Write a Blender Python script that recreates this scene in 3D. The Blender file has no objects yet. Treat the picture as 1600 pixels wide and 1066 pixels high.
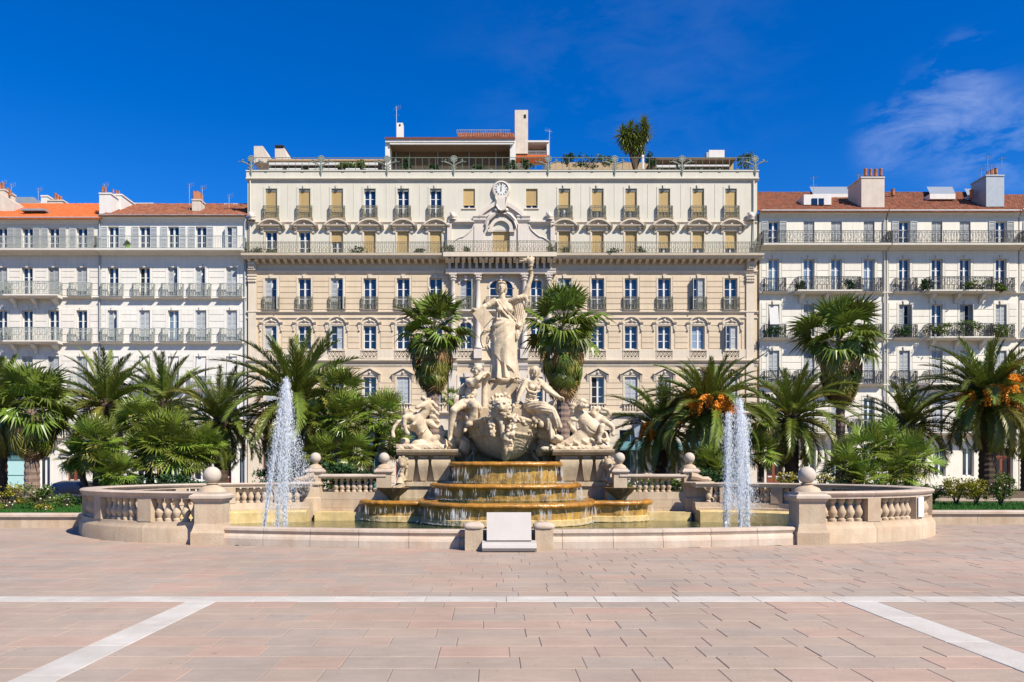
import bpy, math, random
import numpy as np
from mathutils import Vector, Matrix, Euler
R = math.radians
PI = math.pi
SC = bpy.context.scene
COL = SC.collection
# ------------------------------------------------------------------ camera
FPX = 1200.0                      # focal length in photograph pixels (1600 wide)
VX, HY, EYE = 766.0, 728.0, 1.65  # vanishing point and eye height
cam_d = bpy.data.cameras.new('camera')
cam = bpy.data.objects.new('camera', cam_d); COL.objects.link(cam)
cam.location = (0, 0, EYE); cam.rotation_euler = (R(90), 0, 0)
cam_d.sensor_width = 36.0; cam_d.lens = FPX / 1600 * 36
cam_d.shift_x = (800 - VX) / 1600; cam_d.shift_y = (HY - 533) / 1600
cam_d.clip_start = 0.1; cam_d.clip_end = 3000
SC.camera = cam
# ------------------------------------------------------------------ sun and sky
SUN_AZ, SUN_EL = R(45), R(46)     # azimuth to the right of straight behind the camera
sdir = Vector((math.sin(SUN_AZ) * math.cos(SUN_EL), -math.cos(SUN_AZ) * math.cos(SUN_EL), math.sin(SUN_EL)))
sl = bpy.data.lights.new('sun', 'SUN'); sl.energy = 5.0; sl.angle = R(0.5); sl.color = (1.0, 0.93, 0.81)
so = bpy.data.objects.new('sun', sl); COL.objects.link(so)
so.rotation_euler = sdir.to_track_quat('Z', 'Y').to_euler(); so.location = sdir * 80
W = bpy.data.worlds.new('World'); SC.world = W; W.use_nodes = True
nt = W.node_tree; nt.nodes.clear()
def wn(t, **k):
    n = nt.nodes.new(t)
    for a, b in k.items(): setattr(n, a, b)
    return n
sky = wn('ShaderNodeTexSky', sky_type='NISHITA', sun_disc=False)
sky.sun_elevation = SUN_EL
sky.sun_rotation = math.atan2(sdir.x, sdir.y)
sky.air_density = 1.0; sky.dust_density = 0.15; sky.ozone_density = 3.0; sky.altitude = 50
hs = wn('ShaderNodeHueSaturation'); hs.inputs['Saturation'].default_value = 1.47; hs.inputs['Value'].default_value = 1.0
hs.inputs['Hue'].default_value = 0.505
nt.links.new(sky.outputs[0], hs.inputs['Color'])
tint = wn('ShaderNodeMixRGB', blend_type='MULTIPLY'); tint.inputs['Fac'].default_value = 1; tint.inputs['Color2'].default_value = (.85, 1.22, 1.64, 1)
nt.links.new(hs.outputs[0], tint.inputs['Color1'])
# thin cirrus, a high veil in the clear sky
tc = wn('ShaderNodeTexCoord')
mp = wn('ShaderNodeMapping'); mp.inputs['Scale'].default_value = (6.0, 6.0, 15.0); mp.inputs['Rotation'].default_value = (0.2, 0.35, 0.3)
nz = wn('ShaderNodeTexNoise'); nz.inputs['Scale'].default_value = 1.6; nz.inputs['Detail'].default_value = 9; nz.inputs['Roughness'].default_value = 0.62; nz.inputs['Distortion'].default_value = 0.3
nt.links.new(tc.outputs['Generated'], mp.inputs['Vector']); nt.links.new(mp.outputs[0], nz.inputs['Vector'])
rp = wn('ShaderNodeValToRGB'); rp.color_ramp.elements[0].position = 0.42; rp.color_ramp.elements[1].position = 0.80
nt.links.new(nz.outputs['Fac'], rp.inputs['Fac'])
def blob(px, py, rad):
    v = Vector(((px - VX) / FPX, 1, (HY - py) / FPX)).normalized()
    d = wn('ShaderNodeVectorMath', operation='DISTANCE'); d.inputs[1].default_value = v
    nt.links.new(tc.outputs['Generated'], d.inputs[0])
    mr = wn('ShaderNodeMapRange', interpolation_type='SMOOTHERSTEP')
    mr.inputs['From Min'].default_value = rad; mr.inputs['From Max'].default_value = rad * 0.15
    nt.links.new(d.outputs['Value'], mr.inputs['Value'])
    return mr.outputs[0]
def wmath(op, a, b):
    m = wn('ShaderNodeMath', operation=op)
    for i, q in enumerate((a, b)):
        if isinstance(q, (int, float)): m.inputs[i].default_value = q
        else: nt.links.new(q, m.inputs[i])
    return m.outputs[0]
msk = wmath('MAXIMUM', wmath('MAXIMUM', blob(1480, 185, .085), blob(1400, 215, .06)), wmath('MAXIMUM', blob(1545, 225, .085), blob(1505, 110, .05)))
msk2 = wmath('MULTIPLY', blob(980, 90, .28), 0.10)
veil = wmath('MULTIPLY', wmath('MAXIMUM', msk, msk2), rp.outputs['Color'])
veil = wmath('MULTIPLY', veil, 0.33)
mx = wn('ShaderNodeMixRGB'); mx.inputs['Color2'].default_value = (10.5, 11.2, 12.6, 1)
nt.links.new(veil, mx.inputs['Fac']); nt.links.new(tint.outputs[0], mx.inputs['Color1'])
bg = wn('ShaderNodeBackground'); bg.inputs['Strength'].default_value = 0.0585
nt.links.new(mx.outputs[0], bg.inputs['Color'])
wo = wn('ShaderNodeOutputWorld'); nt.links.new(bg.outputs[0], wo.inputs['Surface'])
SC.view_settings.view_transform = 'Standard'; SC.view_settings.look = 'None'
SC.view_settings.gamma = 1; SC.view_settings.use_curve_mapping = False
SC.view_settings.exposure = 0.76
SC.render.engine = 'CYCLES'
SC.cycles.max_bounces = 6; SC.cycles.transparent_max_bounces = 16
SC.cycles.diffuse_bounces = 3; SC.cycles.glossy_bounces = 3; SC.cycles.transmission_bounces = 4
SC.cycles.use_denoising = True
# ------------------------------------------------------------------ helpers
def at(px, py, d): return Vector(((px - VX) * d / FPX, d, EYE + (HY - py) * d / FPX))
WL = {}
def _link(o, parent, world):
    COL.objects.link(o)
    if parent is not None:
        o.parent = parent; o.location = Vector(world) - WL[parent.name]
    else: o.location = world
    WL[o.name] = Vector(world)
    return o
def tag(o, label=None, cat=None, group=None, kind=None):
    if label: o['label'] = label
    if cat: o['category'] = cat
    if group: o['group'] = group
    if kind: o['kind'] = kind
    return o
def empty(name, loc, label=None, cat=None, group=None, kind=None):
    o = bpy.data.objects.new(name, None); o.empty_display_size = 0.3
    _link(o, None, Vector(loc)); return tag(o, label, cat, group, kind)
def inst(name, me, parent, loc, rot=None, scale=None):
    """one more object on shared mesh data; loc is in world space"""
    o = bpy.data.objects.new(name, me); _link(o, parent, Vector(loc))
    if rot is not None: o.rotation_euler = rot
    if scale is not None: o.scale = scale if hasattr(scale, '__len__') else (scale,) * 3
    return o
class MB:
    def __init__(s): s.v = []; s.f = []
    def add(s, vs, fs):
        b = len(s.v); s.v.extend([tuple(p) for p in vs]); s.f.extend([tuple(i + b for i in q) for q in fs]); return s
    def box(s, x0, x1, y0, y1, z0, z1):
        return s.add([(x0,y0,z0),(x1,y0,z0),(x1,y1,z0),(x0,y1,z0),(x0,y0,z1),(x1,y0,z1),(x1,y1,z1),(x0,y1,z1)],
                     [(0,3,2,1),(4,5,6,7),(0,1,5,4),(1,2,6,5),(2,3,7,6),(3,0,4,7)])
    def cbox(s, c, sx, sy, sz, rot=None):
        h = (sx/2, sy/2, sz/2); m = MB().box(-h[0],h[0],-h[1],h[1],-h[2],h[2])
        q = rot.to_matrix() if rot is not None else None
        return s.add([(q @ Vector(p) if q else Vector(p)) + Vector(c) for p in m.v], m.f)
    def prism(s, poly, y0, y1, m=None):
        """polygon in x,z (counter-clockwise seen from -y) extruded along y"""
        n = len(poly); vs = [(x, y0, z) for x, z in poly] + [(x, y1, z) for x, z in poly]
        fs = [tuple(range(n)), tuple(reversed(range(n, 2*n)))] + [(i, i + n, (i+1) % n + n, (i+1) % n) for i in range(n)]
        return s.add(vs, fs)
    def strip(s, top, bot, y0, y1):
        """band between two polylines (x,z) extruded along y; made of quads"""
        n = len(top); vs = []
        for (a, b) in zip(top, bot): vs += [(a[0], y0, a[1]), (b[0], y0, b[1]), (a[0], y1, a[1]), (b[0], y1, b[1])]
        fs = []
        for i in range(n - 1):
            a, b = 4*i, 4*i + 4
            fs += [(a, a+1, b+1, b), (a+2, b+2, b+3, a+3), (a, b, b+2, a+2), (a+1, a+3, b+3, b+1)]
        fs += [(0, 2, 3, 1), (4*n-4, 4*n-3, 4*n-1, 4*n-2)]
        return s.add(vs, fs)
    def xprof(s, x0, x1, prof):
        """moulding profile [(y,z)] swept along x, with end caps"""
        n = len(prof); vs = [(x0, y, z) for y, z in prof] + [(x1, y, z) for y, z in prof]
        fs = [(i, (i+1) % n, (i+1) % n + n, i + n) for i in range(n)] + [tuple(reversed(range(n))), tuple(range(n, 2*n))]
        return s.add(vs, fs)
    def lathe(s, prof, n=16, c=(0,0,0), a0=0, a1=2*PI, sx=1, sy=1):
        full = abs(a1 - a0 - 2*PI) < 1e-6; k = n if full else n + 1; vs = []; m = len(prof)
        for i in range(k):
            a = a0 + (a1 - a0) * i / n
            for r, z in prof: vs.append((c[0] + r*math.cos(a)*sx, c[1] + r*math.sin(a)*sy, c[2] + z))
        fs = []
        for i in range(n):
            j = (i + 1) % k
            for q in range(m - 1): fs.append((i*m+q, j*m+q, j*m+q+1, i*m+q+1))
        return s.add(vs, fs)
    def tube(s, pts, rad, n=6, caps=True):
        pts = [Vector(p) for p in pts]; m = len(pts)
        if not hasattr(rad, '__len__'): rad = [rad] * m
        vs = []; up = Vector((0.0123, 0.031, 1))
        for i, p in enumerate(pts):
            t = (pts[min(i+1, m-1)] - pts[max(i-1, 0)]).normalized()
            a = t.cross(up)
            if a.length < 1e-3: a = t.cross(Vector((1, 0, 0)))
            a.normalize(); b = t.cross(a)
            for k in range(n):
                g = 2*PI*k/n; vs.append(p + (a*math.cos(g) + b*math.sin(g)) * rad[i])
        fs = [(i*n+k, i*n+(k+1) % n, (i+1)*n+(k+1) % n, (i+1)*n+k) for i in range(m-1) for k in range(n)]
        if caps: fs += [tuple(range(n-1, -1, -1)), tuple(range((m-1)*n, m*n))]
        return s.add(vs, fs)
    def ball(s, c, r, n=10, sc=(1,1,1)):
        m = n // 2 + 1
        return s.lathe([(max(r*math.sin(PI*i/m), 1e-4)*1, -r*math.cos(PI*i/m)*sc[2]) for i in range(m+1)], n, c, sx=sc[0], sy=sc[1])
    def octa(s, c, r, ax=None, L=None):
        c = Vector(c)
        if ax is None: ax = Vector((0,0,1)); L = r
        ax = Vector(ax).normalized(); a = ax.cross(Vector((.31,.77,.2))).normalized(); b = ax.cross(a)
        return s.add([c+a*r, c+b*r, c-a*r, c-b*r, c+ax*L, c-ax*L], [(0,1,4),(1,2,4),(2,3,4),(3,0,4),(1,0,5),(2,1,5),(3,2,5),(0,3,5)])
    def mesh(s, name, mat, smooth=False):
        me = bpy.data.meshes.new(name); me.from_pydata(s.v, [], s.f)
        if mat: me.materials.append(mat)
        if smooth:
            me.polygons.foreach_set('use_smooth', [True] * len(me.polygons))
            try: me.set_sharp_from_angle(angle=R(42))
            except Exception: pass
        me.update(); return me
    def build(s, name, mat, parent=None, smooth=False, base=None):
        """vertices are in world space; the object's origin is the parent's (or base)"""
        o0 = Vector(base) if base is not None else (WL[parent.name] if parent is not None else Vector((0,0,0)))
        s.v = [(p[0]-o0.x, p[1]-o0.y, p[2]-o0.z) for p in s.v]
        return inst(name, s.mesh(name, mat, smooth), parent, o0)
# ------------------------------------------------------------------ materials
def lin(c):
    return tuple(((x/255)/12.92 if x/255 <= .04045 else ((x/255+.055)/1.055)**2.4) for x in c)
ALB = .735        # the listed colours are as seen in full sun; true reflectance is lower
def M(name, c, rough=.85, var=.10, scale=1.2, bump=0.0, bscale=14, spec=.25, rand=0.0, streak=0.0, c2=None, c2s=.6, c2amt=.5, trans=0.0, island=0.0, metal=0.0, hue=0.0):
    c = tuple(v*ALB for v in c); c2 = tuple(v*ALB for v in c2) if c2 is not None else None
    m = bpy.data.materials.new(name); m.use_nodes = True; t = m.node_tree; t.nodes.clear()
    N = lambda k, **kw: (lambda n: ([setattr(n, a, b) for a, b in kw.items()], n)[1])(t.nodes.new(k))
    out = N('ShaderNodeOutputMaterial'); bs = N('ShaderNodeBsdfPrincipled')
    bs.inputs['Roughness'].default_value = rough; bs.inputs['Specular IOR Level'].default_value = spec; bs.inputs['Metallic'].default_value = metal
    geo = N('ShaderNodeNewGeometry'); pos = geo.outputs['Position']
    col = N('ShaderNodeRGB'); col.outputs[0].default_value = (*c, 1); cur = col.outputs[0]
    def noise(sc, vec=None, det=5, rg=.6):
        n = N('ShaderNodeTexNoise'); n.inputs['Scale'].default_value = sc; n.inputs['Detail'].default_value = det; n.inputs['Roughness'].default_value = rg
        t.links.new(vec or pos, n.inputs['Vector']); return n.outputs['Fac']
    def remap(f, lo, hi, a=.25, b=.75):
        r = N('ShaderNodeMapRange'); r.inputs['From Min'].default_value = a; r.inputs['From Max'].default_value = b
        r.inputs['To Min'].default_value = lo; r.inputs['To Max'].default_value = hi; t.links.new(f, r.inputs['Value']); return r.outputs[0]
    def vmul(cur, f):
        x = N('ShaderNodeVectorMath', operation='SCALE'); t.links.new(cur, x.inputs[0]); t.links.new(f, x.inputs['Scale']); return x.outputs[0]
    if c2 is not None:
        mixn = N('ShaderNodeMixRGB'); mixn.inputs['Color2'].default_value = (*c2, 1)
        t.links.new(remap(noise(c2s, det=7, rg=.65), 0, c2amt, .38, .68), mixn.inputs['Fac']); t.links.new(cur, mixn.inputs['Color1']); cur = mixn.outputs[0]
    if var: cur = vmul(cur, remap(noise(scale), 1 - var, 1 + var))
    if streak:
        mpn = N('ShaderNodeMapping'); mpn.inputs['Scale'].default_value = (5, 5, .35); t.links.new(pos, mpn.inputs['Vector'])
        cur = vmul(cur, remap(noise(1.0, mpn.outputs[0]), 1 - streak, 1 + streak * .35, .35, .65))
    if rand:
        oi = N('ShaderNodeObjectInfo'); cur = vmul(cur, remap(oi.outputs['Random'], 1 - rand, 1 + rand, 0, 1))
        if hue:
            h = N('ShaderNodeHueSaturation'); t.links.new(remap(oi.outputs['Random'], .5 - hue, .5 + hue, 0, 1), h.inputs['Hue']); t.links.new(cur, h.inputs['Color']); cur = h.outputs[0]
    if island: cur = vmul(cur, remap(geo.outputs['Random Per Island'], 1 - island, 1 + island, 0, 1))
    t.links.new(cur, bs.inputs['Base Color'])
    if bump:
        bn = N('ShaderNodeBump'); bn.inputs['Strength'].default_value = min(1, bump); bn.inputs['Distance'].default_value = .03
        t.links.new(noise(bscale, det=6), bn.inputs['Height']); t.links.new(bn.outputs[0], bs.inputs['Normal'])
    sh = bs.outputs[0]
    if trans:
        tr = N('ShaderNodeBsdfTranslucent'); t.links.new(cur, tr.inputs['Color']); ms = N('ShaderNodeMixShader'); ms.inputs[0].default_value = trans
        t.links.new(sh, ms.inputs[1]); t.links.new(tr.outputs[0], ms.inputs[2]); sh = ms.outputs[0]
    t.links.new(sh, out.inputs['Surface'])
    return m
cream   = M('cream_plaster', (.72,.675,.56), .9, .05, .7, .15, 30, streak=.05)
ashlar  = M('tan_ashlar', (.745,.60,.425), .9, .06, .9, .2, 22, streak=.05, rand=.05)
trimst  = M('pale_stone_trim', (.745,.64,.50), .85, .07, 1.5, .2, 25, streak=.07)
pavil   = M('pinkish_white_stone', (.74,.66,.575), .85, .07, 1.5, .2, 25, streak=.06)
whitep  = M('white_plaster', (.86,.82,.74), .9, .05, .8, .1, 30, streak=.05)
whites  = M('white_ashlar', (.85,.81,.73), .9, .05, .9, .15, 25, streak=.05, rand=.03)
beigep  = M('beige_white_plaster', (.83,.77,.68), .9, .06, .8, .1, 30, streak=.06, rand=.03)
rcream  = M('yellowish_cream_ashlar', (.86,.805,.68), .9, .05, .9, .15, 25, streak=.06, rand=.035)
rtrim   = M('cream_trim', (.80,.75,.64), .85, .07, 1.5, .15, 25, streak=.06)
darkgap = M('dark_interior', (.02,.02,.022), .9, 0)
frame_w = M('white_window_paint', (.80,.80,.78), .5, .03)
glass   = M('window_glass', (.012,.022,.05), .04, 0, spec=.9, rand=.5)
glass2  = M('window_glass_pale_curtain', (.22,.30,.40), .10, .12, 2.0, spec=.6, rand=.25)
blind   = M('tan_roller_blind', (.66,.47,.215), .7, .04, 3, rand=.10, streak=.05)
shutg   = M('grey_louvre_paint', (.46,.475,.475), .6, .05, 2, rand=.12)
shutp   = M('pale_grey_shutter_paint', (.56,.585,.60), .6, .05, 2, rand=.08)
ironol  = M('olive_grey_ironwork', (.20,.19,.13), .6, .15, 5)
ironbk  = M('black_ironwork', (.035,.035,.04), .5, .1, 5)
irongr  = M('grey_green_ironwork', (.33,.36,.33), .6, .12, 5)
irondk  = M('verdigris_iron', (.16,.19,.15), .6, .12, 5)
rooft   = M('red_clay_tile', (.34,.105,.052), .9, .28, 2.2, 0, rand=0, island=.22, c2=(.22,.14,.09), c2s=2.4, c2amt=.7)
roofo   = M('orange_clay_tile', (.62,.155,.045), .9, .12, 1.6, 0, island=.12)
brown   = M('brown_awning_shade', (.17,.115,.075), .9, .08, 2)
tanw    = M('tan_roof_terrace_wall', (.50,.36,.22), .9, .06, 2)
awnw    = M('white_canvas', (.82,.80,.76), .9, .04, 2, trans=.15)
zinc    = M('grey_zinc_sheet', (.40,.43,.45), .45, .10, 3, metal=.3)
chimst  = M('chimney_plaster', (.70,.60,.50), .9, .10, 2, .1, 20, streak=.08)
chimwh  = M('white_chimney_plaster', (.80,.76,.71), .9, .06, 2, .1, 20, streak=.06)
claypot = M('terracotta_pot', (.50,.20,.10), .85, .15, 4, rand=.15)
woodrd  = M('varnished_red_brown_wood', (.22,.065,.03), .4, .15, 4, spec=.4)
teal    = M('pale_turquoise_paint', (.45,.70,.68), .6, .05, 2)
dteal   = M('dark_teal_paint', (.10,.22,.23), .6, .05, 2)
marble  = M('sculpted_limestone', (.80,.65,.455), .85, .12, 2.5, .3, 40, c2=(.36,.25,.15), c2s=2.2, c2amt=.55, streak=.20)
fstone  = M('fountain_limestone', (.64,.51,.345), .85, .12, 2.2, .5, 26, c2=(.36,.26,.155), c2s=1.8, c2amt=.6, streak=.2)
balst   = M('pink_beige_balustrade_stone', (.575,.455,.325), .85, .09, 2.2, .3, 24, c2=(.43,.28,.165), c2s=1.6, c2amt=.6, streak=.10, rand=.06)
kerbst  = M('pale_pink_kerb_stone', (.60,.50,.405), .85, .08, 2.0, .25, 24, c2=(.50,.33,.22), c2s=1.4, c2amt=.6, streak=.10, rand=.05)
ballst  = M('speckled_ball_stone', (.60,.51,.41), .85, .10, 5, .3, 20, c2=(.42,.38,.34), c2s=5, c2amt=.5)
plaqst  = M('white_marble_plaque', (.52,.475,.435), .6, .05, 3, .1, 20, spec=.35)
bowlst  = M('dark_wet_shell_stone', (.20,.125,.06), .5, .2, 4, .3, 20)
bouncem    = M('warm_bounce_ground', (.23,.165,.105), .95, .1, 2)  # warm pale tone in place of asphalt, added to bounce light onto the facades
garden  = M('garden_soil', (.13,.09,.055), .95, .2, 3, .3, 10)
asph    = M('asphalt', (.055,.055,.058), .95, .12, 3, .2, 40)
pathm   = M('pale_gravel_path', (.40,.32,.23), .95, .1, 2)
grassm  = M('lawn_grass', (.045,.15,.02), .8, .25, 3, trans=.25, island=.35)
leafd   = M('phoenix_palm_leaf', (.165,.205,.030), .34, .15, 1.0, spec=.45, rand=.40, trans=.22, hue=.02)
leafy   = M('phoenix_palm_leaf_yellowish', (.32,.30,.06), .4, .15, 1.0, spec=.45, rand=.35, trans=.25)
leafw   = M('fan_palm_leaf', (.16,.22,.028), .34, .15, 1.0, spec=.45, rand=.40, trans=.25, hue=.015)
leafc   = M('dwarf_fan_palm_leaf', (.21,.275,.036), .34, .15, 1.0, spec=.45, rand=.45, trans=.25, hue=.02)
leafdry = M('dry_palm_leaf', (.42,.25,.11), .8, .2, 2.0, rand=.45, trans=.2)
trunkp  = M('palm_trunk_bark', (.095,.065,.045), .95, .3, 3, .6, 9)
trunkg  = M('grey_palm_trunk_bark', (.27,.19,.15), .95, .25, 3, .6, 9)
fruitm  = M('orange_date_cluster', (.92,.33,.03), .6, .15, 5, island=.3)
shrubm  = M('shrub_leaf', (.12,.18,.03), .6, .2, 2, trans=.25, island=.45)
shruby  = M('yellow_green_shrub_leaf', (.34,.30,.03), .6, .2, 2, trans=.25, island=.5)
shrubd  = M('dark_green_leaf', (.035,.085,.025), .6, .2, 2, trans=.2, island=.4)
petal   = M('pale_flower', (.85,.70,.55), .7, .1)
twig    = M('brown_twig', (.10,.07,.045), .9, .1)
whitepl = M('white_panel', (.82,.84,.85), .5, .02)
lampgl  = M('lantern_glass', (.45,.52,.58), .1, .05, spec=.7)
steel   = M('galvanised_steel', (.35,.37,.40), .4, .08, metal=.6)
# ------------------------------------------------------------------ ground, street, paving
FX = 0.42                         # axis of the fountain
LC, RC, LR = (-5.9, 20.9), (6.72, 20.9), 4.62   # centres and radius of the two round wings
rnd = random.Random(7)
g = MB().add([(-900,-300,-.37),(900,-300,-.37),(900,1500,-.37),(-900,1500,-.37)], [(0,1,2,3)])
tag(g.build('ground', bouncem), 'wide flat ground under the square and streets', 'ground', kind='structure')
joint = M('paving_joint_mortar', (.27,.215,.18), .95, .2, 4)
pv = MB().box(-34, 34, -12, 15.4, -.36, -.006)
for c, sg in ((LC,-1),(RC,1)):        # paving on both sides of the basin, following the round wings
    arc = [(c[0]+sg*(LR-.2)*math.sin(R(a)), c[1]-(LR-.2)*math.cos(R(a))) for a in range(0, 106, 7)]
    pl = [(c[0]-sg*6.3, 15.41), (c[0]-sg*6.3, 15.5), (c[0], 16.3)] + arc + [(arc[-1][0], 23.2), (sg*34, 23.2), (sg*34, 15.41)]
    for a, b in zip(pl[2:-3], pl[3:-2]): pv.add([(a[0],a[1],-.0065),(b[0],b[1],-.0065),(sg*34,b[1],-.0065),(sg*34,a[1],-.0065)], [(0,1,2,3) if sg < 0 else (3,2,1,0)])
    pv.add([(c[0],15.4,-.0065),(sg*34,15.4,-.0065),(sg*34,16.3,-.0065),(c[0],16.3,-.0065)], [(0,1,2,3) if sg > 0 else (3,2,1,0)])
pave = tag(pv.build('pavement', joint), 'pink and grey stone paving of the square', 'pavement', kind='structure')
st = MB().box(-60, 60, 45, 57.5, -.365, -.355)
tag(st.build('road', bouncem), 'street before the buildings, toned warm to bounce light', 'road', kind='structure')
sw = MB().box(-60, 60, 57.5, 64, -.365, -.22)
tag(sw.build('sidewalk', pathm), 'pale sidewalk along the house fronts', 'sidewalk', kind='structure')
def stone_mat(name, node, out):
    m = bpy.data.materials.new(name); m.use_nodes = True; t = m.node_tree; bs = t.nodes['Principled BSDF']
    bs.inputs['Roughness'].default_value = .72; bs.inputs['Specular IOR Level'].default_value = .3
    s = t.nodes.new(node); rp = t.nodes.new('ShaderNodeValToRGB'); rp.color_ramp.interpolation = 'CONSTANT'
    cols = [(.44,.335,.258),(.46,.35,.272),(.42,.335,.265),(.485,.335,.255),(.45,.345,.263),(.41,.34,.277),(.445,.335,.258),(.50,.33,.25),(.455,.35,.27),(.40,.33,.272),(.465,.34,.263),(.435,.325,.25)]
    mean = [sum(q[k] for q in cols)/len(cols) for k in range(3)]; cols = [tuple(.68*v+.32*u for v, u in zip(q, mean)) for q in cols]
    el = rp.color_ramp.elements
    el[0].position = 0; el[0].color = (*[v*ALB for v in cols[0]], 1); el[1].position = 1/len(cols); el[1].color = (*[v*ALB for v in cols[1]], 1)
    for i in range(2, len(cols)): e = el.new(i/len(cols)); e.color = (*[v*ALB for v in cols[i]], 1)
    t.links.new(s.outputs[out], rp.inputs['Fac'])
    geo = t.nodes.new('ShaderNodeNewGeometry')
    def nz(sc, lo, hi, det=6, a=.3, b=.7, scl=None):
        n = t.nodes.new('ShaderNodeTexNoise'); n.inputs['Scale'].default_value = sc; n.inputs['Detail'].default_value = det; n.inputs['Roughness'].default_value = .65
        if scl:
            mp = t.nodes.new('ShaderNodeMapping'); mp.inputs['Scale'].default_value = scl; t.links.new(geo.outputs['Position'], mp.inputs['Vector']); t.links.new(mp.outputs[0], n.inputs['Vector'])
        else: t.links.new(geo.outputs['Position'], n.inputs['Vector'])
        r = t.nodes.new('ShaderNodeMapRange'); r.inputs['From Min'].default_value = a; r.inputs['From Max'].default_value = b
        r.inputs['To Min'].default_value = lo; r.inputs['To Max'].default_value = hi; t.links.new(n.outputs['Fac'], r.inputs['Value']); return r.outputs[0], n.outputs['Fac']
    cur = rp.outputs[0]
    for f in (nz(.35, .86, 1.1)[0], nz(7, .92, 1.07, scl=(.4,1.4,1))[0], nz(45, .93, 1.05)[0], nz(13, .45, 1.0, 3, .26, .33)[0], nz(1.3, .90, 1.05, 5)[0]):
        v = t.nodes.new('ShaderNodeVectorMath'); v.operation = 'SCALE'; t.links.new(cur, v.inputs[0]); t.links.new(f, v.inputs['Scale']); cur = v.outputs[0]
    t.links.new(cur, bs.inputs['Base Color'])
    rr, hf = nz(30, .6, .85); t.links.new(rr, bs.inputs['Roughness'])
    b = t.nodes.new('ShaderNodeBump'); b.inputs['Strength'].default_value = .25; b.inputs['Distance'].default_value = .01; t.links.new(hf, b.inputs['Height']); t.links.new(b.outputs[0], bs.inputs['Normal'])
    return m
stoneO = stone_mat('paving_stone_each', 'ShaderNodeObjectInfo', 'Random')
stoneI = stone_mat('paving_stone_mass', 'ShaderNodeNewGeometry', 'Random Per Island')
whiteband = M('white_paving_band', (.62,.58,.52), .7, .08, 2, .2, 40, rand=.04, c2=(.44,.38,.32), c2s=1.8, c2amt=.6)
def slab(mb, x0, x1, y0, y1, h=.05, ch=.005, dz=0, tx=0):
    z = -.05 + dz; zt = z + h
    vs = [(x0,y0,z),(x1,y0,z),(x1,y1,z),(x0,y1,z),(x0,y0,zt-ch),(x1,y0,zt-ch),(x1,y1,zt-ch),(x0,y1,zt-ch),
          (x0+ch,y0+ch,zt-tx),(x1-ch,y0+ch,zt+tx),(x1-ch,y1-ch,zt+tx),(x0+ch,y1-ch,zt-tx)]
    return mb.add(vs, [(0,1,5,4),(1,2,6,5),(2,3,7,6),(3,0,4,7),(4,5,9,8),(5,6,10,9),(6,7,11,10),(7,4,8,11),(8,9,10,11)])
LENS = [.46,.54,.62,.70,.78,.88]; ROW = .385; GAP = .006
smesh = {}
def stone_mesh(L, mat):
    k = (round(L, 3), mat.name)
    if k not in smesh: smesh[k] = slab(MB(), 0, L - GAP, 0, ROW - GAP).mesh('paving_stone', mat)
    return smesh[k]
def inside_basin(x, y):
    if y > 15.4 and abs(x - FX) < 6.0 and y > 14.9 + .9 * (abs(x - FX)/6.3)**2 + .5: return True
    for c in (LC, RC):
        if math.hypot(x - c[0], y - c[1]) < LR - .1: return True
    return False
cand = []
def row_fill(y, xa, xb):
    x = xa - rnd.random() * .5 if xa < -20 else xa
    while x < xb - .05:
        L = rnd.choice(LENS)
        if x + L > xb - .3 and xb < 20: L = xb - x
        cand.append((x, y, L)); x += L
WB = (9.34, 9.70)
y = WB[0]
while y > -3:
    y -= ROW
    row_fill(y, -24, -3.69); row_fill(y, -3.33, 4.27); row_fill(y, 4.70, 26)
y = WB[1]
while y < 22.6:
    row_fill(y, -24, 26); y += ROW
big, mass = [], MB()
for x, yy, L in cand:
    if inside_basin(x + L/2, yy + ROW/2): continue
    d = yy + ROW/2; vis = d > 5.75 and abs((x + L/2)/d*FPX + VX - 800) < 800 + 40
    big.append((d if vis else 99 + d, x, yy, L))
big.sort()
for i, (d, x, yy, L) in enumerate(big):
    dz = rnd.uniform(-.0025, .0015)
    if i < 300 and d < 90:
        o = inst('paving_stone', stone_mesh(L, stoneO), pave, (x, yy, dz), rot=(rnd.uniform(-.002,.002), rnd.uniform(-.002,.002), 0))
    else: slab(mass, x, x + L - GAP, yy, yy + ROW - GAP, dz=dz, tx=rnd.uniform(-.001,.001))
tag(mass.build('paving_stones', stoneI, pave), kind='stuff')
x = -24
while x < 26:
    L = rnd.choice([.9,1.0,1.1]); m = slab(MB(), x, x+L-.006, WB[0], WB[1]-.006, dz=.002); m.build('white_band_stone', whiteband, pave); x += L
for xa, xb in ((-3.69,-3.336),(4.27,4.694)):
    y = -2.0
    while y < WB[0]-.02:
        L = min(rnd.choice([1.0,1.15,1.3]), WB[0]-.006-y)
        if L < .1: break
        slab(MB(), xa, xb, y, y+L-.006, dz=.002).build('white_band_stone', whiteband, pave); y += L
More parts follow.
